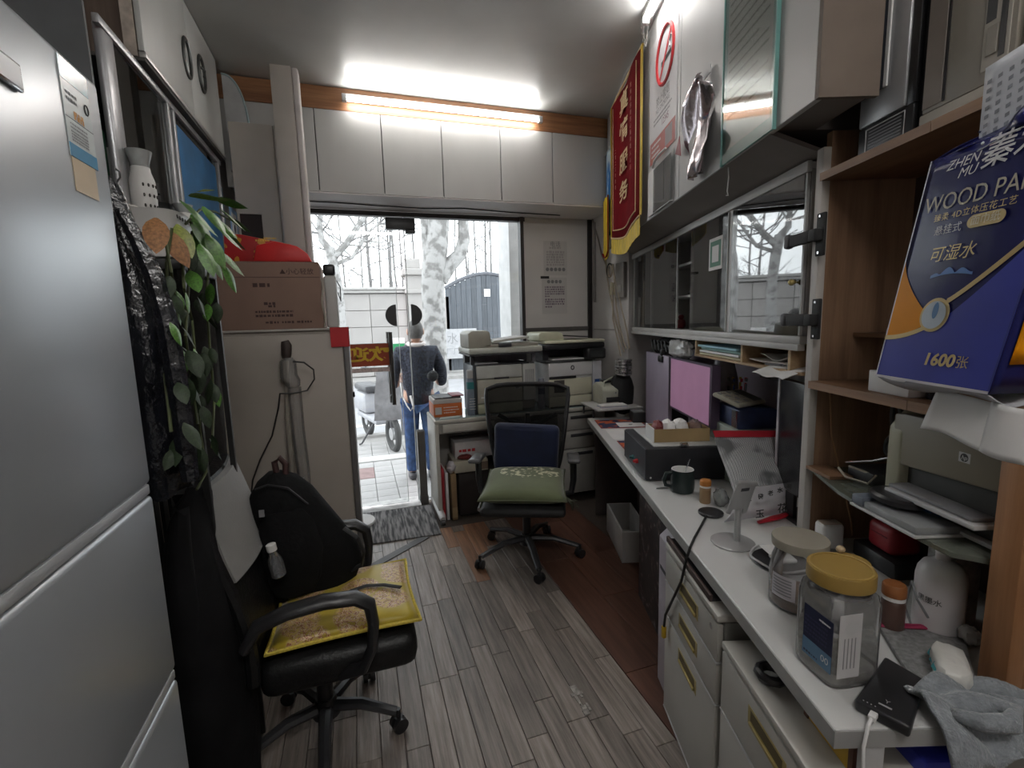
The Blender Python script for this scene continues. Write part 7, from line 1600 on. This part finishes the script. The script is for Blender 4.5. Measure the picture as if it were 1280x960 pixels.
MB().tube([face_pt(.40,.965,-.006), face_pt(.58,.985,-.006), face_pt(.80,.995,-.006), face_pt(.92,.97,-.006), face_pt(.88,.92,-.006), face_pt(.78,.90,-.006)], .0010, 5).obj('swirl', WHT, pk_)
MB().blob(face_pt(.42,.99,-.005), (.0012,.003,.003), 10, 6).obj('dot', WHT, pk_)
tx('WOOD PAPER', .07, .80, .043, M('pack_pale_gold', (.46,.42,.34), .35), xs=.86, align='LEFT')
tx('臻柔 4D立体压花工艺', .50, .735, .0155, GOLD, space=1.1); tx('悬挂式', .34, .680, .019, WHT)
def pill(w, h, c, mat, nm, off): 
    pts = [((w/2-h/2)*(1 if math.cos(t) > 0 else -1)+h/2*math.cos(t), h/2*math.sin(t)) for t in [(i+.5)/24*2*PI for i in range(24)]]
    MB().prism(pts, -.0005, 0, 'xz', T=Matrix.Translation(face_pt(c[0], c[1], off))@Matrix((XD, -(XD.cross(YD_)), YD_)).transposed().to_4x4()).obj(nm, mat, pk_, smooth=0)
pill(.068, .023, (.62,.69), GOLD, 'gold_pill', -.0046)
text('面巾纸', .018, M('pack_cream_ink', (.70,.66,.52), .4), pk_, face_pt(.62,.69,-.0062), XD, YD_)
tx('可湿水', .43, .575, .032, GOLD, shear=.2); tx('1600', .57, .115, .034, GOLD, shear=.15, off=.0012); tx('张', .76, .113, .026, GOLD)
# perforated handle at the top, tissues below
hd0, hd1, hd2 = q2(1219,86), q2(1218,165), q2(1280,70)
MB().sheet(lambda u, v: Vector((.02+.03*u, hd0[0]*(1-u)+(hd0[0]-.14)*u, hd1[1]-.05*u*0+(hd0[1]-hd1[1]+.035*u)*v - .03*(1-v)*(1-u))), 8, 8, .0015).obj('handle_film', M('handle_white', (.50,.52,.56), .35, var=.05), pk_, smooth=180)
b = MB()
for i in range(9):
    for j in range(8):
        u = .06+i*.11; v = .06+j*.105
        p = Vector((.02+.03*u-.0022, hd0[0]*(1-u)+(hd0[0]-.14)*u, hd1[1]+(hd0[1]-hd1[1]+.035*u)*v-.03*(1-v)*(1-u)))
        b.quad(p+Vector((0,.0048,-.0040)), p+Vector((0,-.0048,-.0018)), p+Vector((0,-.0048,.0048)), p+Vector((0,.0048,.0026)))
b.obj('handle_print', M('handle_print_grey', (.20,.21,.24), .5), pk_, smooth=0)['kind'] = 'stuff'
MB().sheet(lambda u, v: face_pt(u, 0)+Vector((DEP*v, 0, -.022*math.sin(PI*v)-.006*math.sin(7*u))), 12, 6, .002).obj('bottom_film', M('bottom_clear', (.42,.42,.45), .25, var=.2, bump=.3, bscale=20), pk_, smooth=180)
def tis(u, v):
    y = q2(1148,490)[0]*(1-u)+q2(1272,510)[0]*u; z = -.018-.086*v - .012*u
    return Vector((.035 + .006*math.sin(4*u+1)+.004*math.sin(9*u)*v - .02*v, y+.01*v*(1-2*u), z + .004*math.sin(6*u)*v))
MB().sheet(tis, 18, 10, .0015).obj('tissue_sheet', M('tissue_paper', (.66,.65,.64), .9, var=.03, bump=.15, bscale=20), pk_, smooth=180)
MB().sheet(lambda u, v: tis(.62+.38*u, v)+Vector((-.010*math.sin(PI*u)-.002, -.006*v, .004*(1-v))), 8, 8, .0015).obj('folded_tissue', MATS['tissue_paper'], pk_, smooth=180)
# second board: white box with dark bottles
ZS = 1.2845
q = FN(1057,478,N0); q1 = FN(1092,485,N0)
wb2 = thingR('white_carton', 'small white carton on the middle shelf under the dark bottle', 'box', 1.205, .965, ZS); MB().box(0,.10,-.075,.055,0,.056,bev=.002).obj('carton', C_PAPER, wb2)
dbt = thingR('dark_bottle', 'dark blue pill bottle with black cap on the small white carton', 'bottle', 1.215, 1.005, ZS+.0565)
MB().lathe([(.034,0),(.037,.005),(.037,.062),(.030,.072)], seg=28).obj('bottle_body', M('bottle_navy', (.012,.012,.035), .2, coat=.4), dbt); MB().lathe([(.029,.073),(.030,.076),(.030,.108),(.027,.112)], seg=28).obj('cap', C_BLACK, dbt)
db2 = thingR('dark_bottle', 'second dark bottle half hidden behind the hanging tissue pack', 'bottle', 1.10, 1.02, ZS); MB().lathe([(.028,0),(.030,.004),(.030,.075),(.024,.09)], seg=24).obj('bottle_body', MATS['bottle_navy'], db2); MB().lathe([(.022,.091),(.022,.12)], seg=20).obj('white_label_cap', C_PAPER, db2)
# lower shelf: sheet of glass with printer, disc case, black disc, cables
gsz = 1.0
gsh = thingR('glass_shelf', 'thick clear greenish shelf sheet under the beige printer', 'shelf', .87, .86, gsz-.012)
def gl(px_, py_): p = FZ(px_, py_, gsz); return (p.dot(NV)-.86, p.dot(SV)-.87)
poly = [gl(1046,612), gl(1105,648), gl(1188,690), (gl(1243,683)[0]+.02, .0), (.375,.0), (.375,.600), (gl(1046,612)[0]+.05,.600)]
poly[3] = (.10, .0)
MB().prism(poly, .0, .012, 'xy', bev=.001, seg=1).obj('sheet', GLASS('green_acrylic', (.72,.80,.70), 1.2, haze=.35, hazecol=(.42,.46,.38), rough=.08), gsh, smooth=0)
for x in (.20, .36): MB().box(x,x+.012,.59,.602,-.01,-.0005).obj('bracket', C_CHROME, gsh, smooth=0)
hpp = thingR('desktop_printer', 'beige laser printer on the clear shelf sheet behind the hanging tissue', 'printer', .885, .985, gsz+.0008)
HPB = M('hp_beige', (.25,.225,.175), .42, var=.04); HPC = M('hp_cheek', (.40,.39,.29), .42, var=.04)
MB().box(.012, .255, .0, .30, .0, .235, bev=.012, seg=3).obj('body', M('hp_dark', (.06,.06,.058), .5), hpp)
MB().prism([(.0,.125),(.30,.105),(.30,.235),(.27,.24),(.02,.24),(.0,.235)], -.004, .02, 'yz', bev=.006).obj('front_cover', HPB, hpp)
MB().prism([(-.006,.0),(.25,.0),(.25,.22),(.22,.245),(.03,.245),(-.006,.20)], .262, .318, 'xz', bev=.014, seg=3).obj('left_cheek', HPC, hpp)
MB().box(-.05,.0,.03,.245,.062,.070,bev=.002).obj('output_tray', C_GREY, hpp); MB().box(-.06,.01,.015,.245,.050,.0605,bev=.002).obj('tray_lip', C_LGREY, hpp)
MB().box(-.02,.012,.16,.24,.010,.045,bev=.006).obj('blue_tab', M('tab_blue', (.03,.09,.20), .4), hpp); MB().box(-.01,.01,.02,.15,.004,.012).obj('paper', C_LGREY, hpp, smooth=0)
hp(hpp, (-.0046,.105,.175), (0,-1,0), (0,0,1), .022, -1)
cdc = thingR('disc_case', 'flat grey clear case with a slate end block at the front of the shelf sheet', 'case', 1.10, .90, gsz+.001)
MB().box(-.03,.08,-.13,.07,.0,.006,bev=.001,seg=1).obj('base', C_LGREY, cdc); MB().box(-.025,.075,-.125,.028,.0065,.024,bev=.003).obj('clear_body', M('case_grey', (.27,.28,.29), .2, var=.06), cdc); MB().box(-.028,.05,.030,.068,.0065,.032,bev=.005).obj('slate_block', M('slate', (.14,.16,.20), .5), cdc)
bds = thingR('round_speaker', 'flat black round disc resting on the clear grey case', 'disc', 1.10, .935, gsz+.034); MB().lathe([(.055,0),(.062,.005),(.062,.014),(.055,.020)], seg=32, sx=.8, sy=1.05).obj('disc', C_BLACK, bds)
crd = thingR('cable_bundle', 'coiled grey cables and a black adapter at the back of the lower shelf', 'cables', 1.34, 1.08, gsz+.0008)
MB().box(-.06,.06,-.05,.05,.0,.035,bev=.006).obj('adapter', C_DARK, crd)
b = MB()
for k in range(4): b.tube([(.03+.01*k+.045*math.cos(t/16*2*PI)*.5, .0+.05*math.cos(t/16*2*PI+.3), .105+.032*math.sin(t/16*2*PI)+.006*k) for t in range(16)], .0055, 6, closed=True)
b.tube([(.03,.0,.14),(.03,.01,.19),(.03,.005,.24)], .006, 6).tube([(.045,.0,.14),(.05,.0,.19),(.045,.01,.24)], .006, 6)
b.obj('grey_coil', M('coil_grey', (.13,.135,.14), .5), crd)['kind'] = 'stuff'
MB().tube([(-.065,.05,.04),(-.04,-.02,.065),(-.02,-.09,.10)], .004, 8).obj('silver_pen', C_CHROME, crd)
MB().tube([(-.08,.06,.02),(-.10,.0,.012),(-.08,-.06,.012),(-.05,-.05,.03),(-.07,.03,.035)], .0035, 6).obj('pale_cable', M('pale_cable', (.42,.38,.32), .5), crd)
wpl = thingR('wood_offcut', 'brown wooden offcut at the left end of the lower shelf', 'wood', 1.38, .99, gsz+.0008); MB().box(-.05,.02,-.03,.085,0,.010,bev=.001,seg=1).obj('offcut', OAKY, wpl)

# ================================================================== CUPBOARD FRONTS: PENNANTS AND NOTICES
VEL = M('crimson_velvet', (.16,.005,.009), .9, var=.1, sheen=.0, spec=.1, bump=.05, bscale=120)
FRG = M('gold_fringe', (.58,.40,.015), .6, var=.35, scale=70, stretch=(1,1,.15)); GTR = M('gold_braid', (.62,.42,.22), .5)
def pennant(lbl, s0, s1, z0, z1, x, cloth, chars, grp):
    t = thingR('pennant', lbl, 'banner', s0, .793+x, z0, group=grp); w = s1-s0; h = z1-z0
    def cl(u, v, off=0): y = w*u; return Vector((off-.012*math.sin(PI*u*2+.6)*.5-.006*math.sin(9*u), y, h*v + (0 if v > .5 else -.05*math.sin(PI*u)*(1-v*2))))
    MB().sheet(lambda u, v: cl(u, v), 24, 10, .003).obj('cloth', cloth, t, smooth=180)
    MB().sheet(lambda u, v: cl(u, 0)+Vector((.0015*math.sin(60*u), 0, -.002-.105*v)), 60, 3, .003).obj('bottom_fringe', FRG, t, smooth=0)
    MB().sheet(lambda u, v: cl(0, v)+Vector((-.004, -.035*u, 0)), 2, 20, .004).obj('side_fringe', FRG, t, smooth=0); MB().sheet(lambda u, v: cl(1, v)+Vector((-.004, .02*u, 0)), 2, 20, .004).obj('side_fringe', FRG, t, smooth=0)
    for uu in (.085, .915): MB().tube([cl(uu, v/10*.90+.06, -.005) for v in range(11)], .003, 6).obj('gold_line', GTR, t)
    MB().tube([cl(.085+.83*u/14, .06, -.005) for u in range(15)], .004, 6).obj('gold_line', GTR, t); MB().tube([cl(u/14, .0, -.004) for u in range(15)], .006, 6).obj('gold_hem', GTR, t)
    MB().cyl((0, -.02, h+.004), (0, w+.02, h+.004), .008, seg=10).obj('rod', GTR, t)
    MB().tube([(0,.0,h+.012),(-.004,w*.5,h+.035),(0,w,h+.012)], .0025, 6).obj('hanging_cord', C_LGREY, t)
    return t, cl
pn, clf = pennant('crimson velvet pennant with gold characters and yellow fringe on the white cupboards', 2.80, 3.545, 2.075, 2.965, -.028, VEL, '', None)
for ch, zz in zip('真情服务', (2.846, 2.677, 2.491, 2.328)):
    text(ch, .130, M('gold_letters', (.66,.47,.25), .45), pn, clf(.53, (zz-2.075)/.89, -.016), (0,-1,0), (0,0,1), xs=1.75, off=.003)
for uu, s_ in ((.20, '赠锦旗感谢热心服务暖人心田'), (.80, '二零二三年敬赠')):
    for k, ch in enumerate(s_): text(ch, .030, M('gold_letters_small', (.42,.18,.12), .5), pn, clf(uu, .86-.042*k-(0 if uu < .5 else .25), -.012), (0,-1,0), (0,0,1))
BLUEC = bpy.data.materials.new('blue_white_cloth'); nt, bs = nodes(BLUEC); tc = nt.nodes.new('ShaderNodeTexCoord'); no = nt.nodes.new('ShaderNodeTexNoise'); no.inputs['Scale'].default_value = 6; rp = nt.nodes.new('ShaderNodeValToRGB'); rp.color_ramp.elements[0].position = .44; rp.color_ramp.elements[0].color = (.015,.13,.36,1); rp.color_ramp.elements[1].position = .6; rp.color_ramp.elements[1].color = (.45,.55,.60,1)
nt.links.new(tc.outputs['Object'], no.inputs[0]); nt.links.new(no.outputs[0], rp.inputs[0]); nt.links.new(rp.outputs[0], bs.inputs['Base Color']); bs.inputs['Roughness'].default_value = .7
pn2 = thingR('blue_poster', 'blue and white hanging poster behind the crimson pennant at the far corner', 'poster', 3.60, .775, 2.12)
MB().sheet(lambda u, v: (.004*math.sin(8*u), .245*u, .62*v), 8, 6, .002).obj('print', BLUEC, pn2, smooth=180); MB().cyl((0,-.005,.625),(0,.25,.625),.006,seg=8).obj('rod', C_LGREY, pn2)
pn3 = thingR('gold_fringe_pennant', 'second pennant edge with gold fringe hanging behind the crimson one', 'banner', 3.60, .755, 1.98)
MB().sheet(lambda u, v: (.006*math.sin(9*u), .03+.20*u, .0+.42*v-.04*math.sin(PI*u)*(1-v)), 10, 8, .003).obj('fringe_cloth', FRG, pn3, smooth=0); MB().tube([(-.006,.03+.2*u/8,.02-.04*math.sin(PI*u/8)) for u in range(9)], .006, 6).obj('red_hem', VEL, pn3); MB().tube([(-.006,.032,.42*k/6) for k in range(7)], .005, 6).obj('red_hem', VEL, pn3)
# no-smoking notice
XN = (0,-1,0); 
ns = thingR('no_smoking_notice', 'white no-smoking notice with a red panel taped to the cupboard next to the crimson pennant', 'notice', 2.30, .7915, 2.31)
def nz(px_, py_): s_, n_, z_ = FN(px_, py_, .791); return (s_-2.30, z_-2.31)
MB().box(-.0008,-.0002,.0,.43,.0,.60).obj('sheet', M('notice_white', (.60,.585,.60), .5, var=.03), ns, smooth=0)
c_ = nz(832,68); MB().tube([(-.0012, c_[0]+.125*math.cos(t/28*2*PI), c_[1]+.125*math.sin(t/28*2*PI)) for t in range(28)], .010, 6, closed=True).obj('red_ring', C_RED, ns)
MB().prism([(-.012,-.12),(.012,-.12),(.012,.12),(-.012,.12)], -.0012, -.0006, 'yz', T=Matrix.Translation((-.0012,c_[0],c_[1]))@Matrix.Rotation(PI/4,4,'X')).obj('red_bar', C_RED, ns, smooth=0)
MB().prism([(-.085,-.010),(.06,-.010),(.06,.012),(-.085,.012)], -.0006, -.0002, 'yz', T=Matrix.Translation((-.0012,c_[0],c_[1]-.02))).obj('cigarette', C_INK, ns, smooth=0)
MB().tube([(-.0016,c_[0]-.07,c_[1]+.0),(-.0016,c_[0]-.06,c_[1]+.03),(-.0016,c_[0]-.08,c_[1]+.05)], .005, 5).obj('smoke', C_LGREY, ns)
text('禁止吸烟', .052, C_GINK, ns, (-.0012, .21, .275), XN, (0,0,1)); text('NO SMOKING', .034, C_GINK, ns, (-.0012, .21, .235), XN, (0,0,1))
marks(ns, (-.0012,.40,0), XN, (0,0,1), [(.05,.33,.205),(.05,.30,.185)], C_GINK, .012, seed=61); text('12345', .045, M('ink_purple', (.16,.03,.08), .6), ns, (-.0012,.17,.155), XN, (0,0,1))
MB().box(-.0014,-.0009,.02,.41,.0,.11).obj('red_panel', M('panel_red', (.36,.055,.045), .5), ns, smooth=0); marks(ns, (-.0018,.40,0), XN, (0,0,1), [(.02,.17,.085),(.02,.14,.06),(.02,.16,.035)], C_PAPER, .012, seed=62); MB().box(-.0019,-.0015,.06,.16,.02,.10).obj('grey_patch', M('patch_grey', (.30,.26,.27), .6), ns, smooth=0)
# clear wall pocket below it
wp = thingR('wall_pocket', 'clear plastic document pocket with white card stuck below the no-smoking notice', 'pocket', 2.30, .791, 2.045)
MB().box(-.016,-.0145,.03,.30,.0,.215).obj('clear_front', GLASS('pocket_clear', (.88,.90,.90), 1.2, haze=.18), wp, smooth=0); MB().box(-.0015,-.0004,.03,.30,0,.235).obj('back_plate', M('pocket_grey', (.48,.49,.48), .35), wp, smooth=0); MB().box(-.016,-.0016,.03,.30,-.004,-.0002).obj('bottom', C_LGREY, wp, smooth=0); MB().box(-.010,-.0045,.305,.41,.0,.23).obj('white_card', C_PAPER, wp, smooth=0)
MB().tube([(-.010,.33,.235),(-.018,.28,.255),(-.018,.20,.262),(-.010,.12,.265)], .006, 6).obj('clip_wire', C_PAPER, wp)
# silver foil strip
ff = thingR('foil_strip', 'crumpled silver foil strip hanging on the cupboard doors beside the notice', 'foil', 1.95, .780, 2.04)
def fpt(px_, py_): s_, n_, z_ = FN(px_, py_, .765); return Vector((0, s_-1.95, z_-2.04))
ctr = [((876,90),(885,103)),((866,120),(884,128)),((856,155),(884,148)),((850,182),(893,172)),((858,205),(886,195)),((866,226),(874,217))]
def foil(u, v):
    t = v*(len(ctr)-1); i = min(int(t), len(ctr)-2); f = t-i
    A = fpt(*ctr[i][0])*(1-f)+fpt(*ctr[i+1][0])*f; B = fpt(*ctr[i][1])*(1-f)+fpt(*ctr[i+1][1])*f
    p = A*(1-u)+B*u; p.x = -.012 - .020*math.sin(7*v+3*u) - .014*math.sin(11*u+5*v)
    return p
MB().sheet(foil, 12, 26, .001).obj('strip', M('silver_foil', (.66,.60,.63), .20, metal=.95, var=.15, scale=8, bump=.3, bscale=22), ff, smooth=180); MB().box(-.004,-.0005,fpt(880,90).y-.03,fpt(880,90).y+.03,fpt(880,92).z-.01,fpt(880,92).z+.02).obj('tape', C_LGREY, ff, smooth=0)
a_ = fpt(846,184); MB().prism([(a_.y+.03,a_.z-.02),(a_.y-.04,a_.z-.05),(a_.y-.02,a_.z+.04)], -.012, -.009, 'yz').obj('red_corner', M('corner_maroon', (.20,.01,.025), .5), ff, smooth=0)
# framed certificate
cf = thingR('certificate_frame', 'glazed certificate with teal header and rows of print on the near cupboard door', 'certificate', 1.462, .7915, 2.035)
Wc, Hc = .335, .70
MB().box(-.006,-.0003,0,Wc,0,Hc).obj('backing', M('cert_teal', (.12,.30,.28), .4), cf, smooth=0); MB().box(-.0068,-.0062,.022,Wc-.022,.04,Hc-.02).obj('sheet', M('cert_grey', (.42,.43,.40), .6, var=.04), cf, smooth=0)
MB().prism([(.022,Hc-.17),(Wc-.022,Hc-.13),(Wc-.022,Hc-.02),(.022,Hc-.02)], -.0074, -.0069, 'yz').obj('header', M('cert_header', (.06,.20,.20), .5, var=.35, scale=10), cf, smooth=0)
marks(cf, (-.0076,Wc-.035,0), XN, (0,0,1), [(.0,.26 if k%3 else .20,Hc-.195-.030*k) for k in range(13)], M('cert_ink', (.06,.06,.05), .7), .009, seed=71, gap=.2)
MB().box(-.0105,-.0090,0,Wc,0,Hc).obj('glazing', GLASS('cert_glass', (.95,.97,.96), .55, ior=1.5, rough=.05), cf, smooth=0)
for y0, y1 in ((-.006,-.0002),(Wc+.0002,Wc+.006)): MB().box(-.012,-.0003,y0,y1,-.004,Hc+.004).obj('frame_edge', M('cert_edge', (.16,.36,.33), .3), cf, smooth=0)
# pull string under the soffit
psn = thingR('pull_string', 'short white string hanging from the edge of the taupe soffit', 'string', 1.80, .81, 1.945); MB().tube([(0,0,.085),(.002,0,.05),(-.001,.002,.0)], .0022, 6).obj('string', C_PAPER, psn); MB().tube([(-.001,.002,.004),(.006,.008,-.012),(-.006,-.004,-.014)], .002, 6).obj('frayed_end', C_PAPER, psn)

# ================================================================== CORNER WALL: CABLES, SOCKET, TRUNKING; NOTICES ON THE PANEL
XW = 2.0245
WIRE = M('beige_wire', (.40,.34,.26), .6)
cbs = thing('wall_cables', 'bundle of beige cables hanging down the wall beside the window panel', 'cables', FX(765, 420, XW-.01))
oo = cbs.location
for k, ps_ in enumerate(([(757,318),(758,340),(762,365),(768,395),(776,425),(780,440)], [(766,330),(768,352),(770,380),(774,405),(779,425),(783,436)], [(768,345),(772,362),(778,390),(784,415),(787,436)], [(764,352),(766,372),(766,398),(771,420),(776,445)])):
    MB().tube([FX(x, y, XW-.018-.006*k)-oo for x, y in ps_], .007, 6).obj('cable', WIRE, cbs)
p = FX(762, 338, XW-.02)-oo
MB().tube([p+Vector((0, .045*math.cos(t/16*2*PI), .055*math.sin(t/16*2*PI))) for t in range(16)], .006, 6, closed=True).obj('black_loop', C_WIRE, cbs); MB().tube([p+Vector((-.008, .032*math.cos(t/16*2*PI)-.02, .045*math.sin(t/16*2*PI)-.01)) for t in range(16)], .006, 6, closed=True).obj('beige_loop', WIRE, cbs)
MB().box(-.03,-.0,-.022,.022,-.05,.05,bev=.005).obj('junction', M('junction_yellow', (.46,.42,.28), .5), cbs, loc=FX(768, 361, XW-.008)-oo)
pt_ = [FX(733, 248, XW-.006), FX(741,275,XW-.006), FX(748,300,XW-.006), FX(752,318,XW-.006), FX(757,330,XW-.012)]
tag(MB().tube(pt_, .006, 6).obj('grey_cable', M('cable_taupe', (.25,.22,.20), .6)), 'single grey cable running down the wall from the soffit corner', 'cable')
p = FX(743, 278, XW-.007); q = FX(740, 378, XW-.007)
tk = thing('cable_trunking', 'narrow grey vertical trunking on the wall near the dark corner post', 'trunking', (XW-.0005, p.y, q.z)); MB().box(-.014,0,-.014,.014,0,p.z-q.z,bev=.003).obj('duct', M('trunk_grey', (.27,.25,.24), .5), tk)
p = FX(770, 330, XW-.01); q = FX(787, 371, XW-.01)
sk = thing('wall_socket', 'grey socket box on the wall behind the hanging cables', 'socket', (XW-.0005, 3.325, q.z)); MB().box(-.03,0,-.06,.06,0,p.z-q.z,bev=.004).obj('box', M('socket_taupe', (.27,.25,.23), .5), sk); MB().box(-.034,-.0305,-.03,.03,.04,.10,bev=.002).obj('face_plate', M('plate_taupe', (.33,.31,.29), .5), sk)
tape = tag(MB().box(XW-.004, XW-.0005, 3.45, 3.80, 1.395, 1.405).obj('wall_crease', M('crease_dark', (.30,.28,.27), .7), smooth=0), 'faint dark tape line on the corner wall right of the dark post', 'tape')
def sheetY(lbl, p0, p1):
    a = FY(*p0, YW-.001); c_ = FY(*p1, YW-.001); t = thing('printed_sheet', lbl, 'notice', ((a.x+c_.x)/2, YW-.0012, c_.z), 0, 'printed notices on the blank panel')
    w, h = c_.x-a.x, a.z-c_.z; MB().box(-w/2,w/2,-.0008,0,0,h).obj('sheet', M('sheet_white', (.56,.545,.53), .7, var=.03), t, smooth=0); return t, w, h
t, w, h = sheetY('upper printed white sheet on the blank panel right of the window', (679,301), (709,344))
text('电话', .05, C_GINK, t, (0,-.0015,h*.90)); marks(t, (-w/2,-.0013,0), (1,0,0), (0,0,1), [(w*.24,w*.74,h*.80)]+[(w*.12,w*.88,h*(.68-.075*k)) for k in range(6)], M('faint_ink', (.40,.38,.38), .7), .020, seed=81); text('●●●●●', .042, C_GINK, t, (0,-.0015,h*.16))
t, w, h = sheetY('lower printed white sheet with a small dark stamp on the blank panel', (677,347), (709,392))
text('●●●●', .040, C_GINK, t, (0,-.0015,h*.88)); marks(t, (-w/2,-.0013,0), (1,0,0), (0,0,1), [(w*.12,w*.90,h*(.74-.062*k)) for k in range(4)]+[(w*.12,w*.30,h*.49)]+[(w*.12,w*.90,h*(.40-.062*k)) for k in range(3)]+[(w*.12,w*.40,h*.20)], M('mauve_ink', (.22,.18,.22), .7), .016, seed=82)
MB().box(-w/2-.01,-w/2+.07,-.0014,-.0009,h*.97,h*1.04).obj('dark_stamp', C_INK, t, smooth=0)

# ================================================================== THE PERSON OUTSIDE
px0 = FY(524, 500, 4.78).x; py0 = 4.78
pe = thing('person', 'person seen from behind outside the glass, short grey hair, dark speckled jacket and jeans', 'person', (px0, py0, GZ), -.10)
SKIN = M('skin_tone', (.42,.25,.18), .6, var=.08); JACK = M('speckled_jacket', (.022,.026,.040), .9, var=.95, scale=55, bump=.2, bscale=60); JEAN = M('blue_denim', (.03,.065,.16), .9, var=.45, scale=22, bump=.1); HAIR = M('grey_hair', (.085,.08,.078), .8, var=.4, scale=60, bump=.4, bscale=120)
HT = 1.60/1.60
body_j = [(0,0,.90,.125),(0,.0,1.05,.13),(0,.005,1.20,.145),(0,.01,1.31,.12),(0,.015,1.375,.058),(0,.02,1.42,.054),
          (.155,.005,1.315,.062),(.215,.02,1.13,.048),(.225,.12,.97,.040),(.20,.25,1.0,.030),(.19,.30,1.01,.024),
          (-.155,.005,1.315,.062),(-.215,.02,1.13,.048),(-.225,.12,.97,.040),(-.20,.25,1.0,.030),(-.19,.30,1.01,.024),
          (.085,0,.84,.092),(.095,.01,.47,.060),(.10,-.01,.10,.042),(.10,.05,.045,.036),(.105,.14,.03,.030),
          (-.085,0,.84,.092),(-.095,.02,.47,.060),(-.10,.02,.10,.042),(-.10,.08,.045,.036),(-.105,.17,.03,.030)]
edg = [(0,1),(1,2),(2,3),(3,4),(4,5),(3,6),(6,7),(7,8),(8,9),(9,10),(3,11),(11,12),(12,13),(13,14),(14,15),(0,16),(16,17),(17,18),(18,19),(19,20),(0,21),(21,22),(22,23),(23,24),(24,25)]
body = skin('body', body_j, edg, SKIN, pe, 2, 0)
# head joined into the body mesh, with face, ears and five-fingered hands
bm = bmesh.new(); bm.from_mesh(body.data)
hb = MB()
T = Matrix.Translation((0,.035,1.515))
def headr(d):
    x, y, z = d; w = .073*(1-.12*max(0,-z)); return Vector((x*w, y*(.092 if y < 0 else .094)*(1-.10*max(0,-z)), z*.112))
hb.blob((0,0,0), 1.0, 24, 16)
for v in hb.bm.verts: v.co = T @ headr(v.co)
for v in hb.bm.verts:
    q = v.co - T.translation
    if q.y > .07 and abs(q.x) < .02 and -.03 < q.z < .02: v.co.y += .016          # nose
    if q.y > .06 and .018 < abs(q.x) < .045 and .0 < q.z < .03: v.co.y -= .008    # eye sockets
for sx in (-1, 1):
    hb.blob((sx*.076, .030, 1.515), (.012,.026,.034), 12, 8); hb.blob((sx*.030,.118,1.522), (.012,.008,.009), 10, 6)
hb.blob((0,.122,1.462), (.024,.007,.008), 10, 6)
for sx in (-1, 1):  # hands: palm, four curled fingers, thumb
    P0 = Vector((sx*.19,.30,1.01))
    hb.blob(P0+Vector((0,.035,0)), (.016,.046,.038), 12, 8)
    for k, L_f in enumerate((.062,.070,.066,.052)):
        z = .028-.019*k; a = P0+Vector((0,.075,z)); hb.tube([a, a+Vector((-sx*.010,L_f*.45,-.004)), a+Vector((-sx*.030,L_f*.72,-.010)), a+Vector((-sx*.046,L_f*.60,-.016))], [.009,.0085,.008,.006], 8)
    hb.tube([P0+Vector((-sx*.006,.015,.034)), P0+Vector((-sx*.022,.040,.055)), P0+Vector((-sx*.036,.070,.052))], [.010,.009,.007], 8)
tmp = bpy.data.meshes.new('tmp'); hb.bm.to_mesh(tmp); hb.bm.free(); bm.from_mesh(tmp); bpy.data.meshes.remove(tmp); bm.to_mesh(body.data); bm.free()
body.data.polygons.foreach_set('use_smooth', [True]*len(body.data.polygons))
hr = MB(); hr.blob((0,0,0), 1.0, 24, 14)
for v in hr.bm.verts: 
    v.co = Matrix.Translation((0,.028,1.522)) @ (headr(v.co)*1.075)
geom = [v for v in hr.bm.verts if (v.co.y > .095 and v.co.z < 1.575) or v.co.z < 1.440+.5*max(0,v.co.y-.0)]
bmesh.ops.delete(hr.bm, geom=geom, context='VERTS'); hr.obj('hair', HAIR, pe, smooth=180)
jk = [(0,.0,.70,.150),(0,.0,.98,.160),(0,.0,1.15,.168),(0,.006,1.29,.140),(0,.012,1.37,.072),(.165,.005,1.315,.080),(.235,.02,1.13,.068),(.245,.12,.98,.058),(.215,.24,1.0,.047),(-.165,.005,1.315,.080),(-.235,.02,1.13,.068),(-.245,.12,.98,.058),(-.215,.24,1.0,.047)]
skin('jacket', jk, [(0,1),(1,2),(2,3),(3,4),(3,5),(5,6),(6,7),(7,8),(3,9),(9,10),(10,11),(11,12)], JACK, pe, 2, 2)
MB().tube([(.075*math.cos(t/18*2*PI), .012+.070*math.sin(t/18*2*PI), 1.395+.012*math.sin(t/18*2*PI)) for t in range(18)], .022, 8, closed=True).obj('collar', M('collar_cream', (.62,.57,.55), .8), pe)
jn = [(0,0,.92,.150),(.088,0,.80,.105),(.096,.01,.47,.078),(.10,-.005,.12,.066),(.10,-.002,.085,.068),(-.088,0,.80,.105),(-.096,.02,.47,.078),(-.10,.022,.12,.066),(-.10,.024,.085,.068)]
skin('jeans', jn, [(0,1),(1,2),(2,3),(3,4),(0,5),(5,6),(6,7),(7,8)], JEAN, pe, 2, 0)
for sx, y in ((1,.05),(-1,.08)): MB().blob((sx*.103, y, .042), (.050,.135,.042), 16, 10, sq=3).obj('shoe', M('shoe_dark', (.06,.06,.065), .6), pe)
MB().blob((.14,-.165,1.08), (.055,.012,.055), 16, 8).obj('round_patch', M('patch_black', (.012,.012,.014), .5), pe)
MB().tube([(-.17,-.10,1.02),(-.16,-.155,.90),(-.12,-.165,.80),(-.09,-.16,.75),(-.06,-.165,.79),(-.085,-.165,.90)], .014, 8, flat=.5).obj('white_strap', C_PAPER, pe)
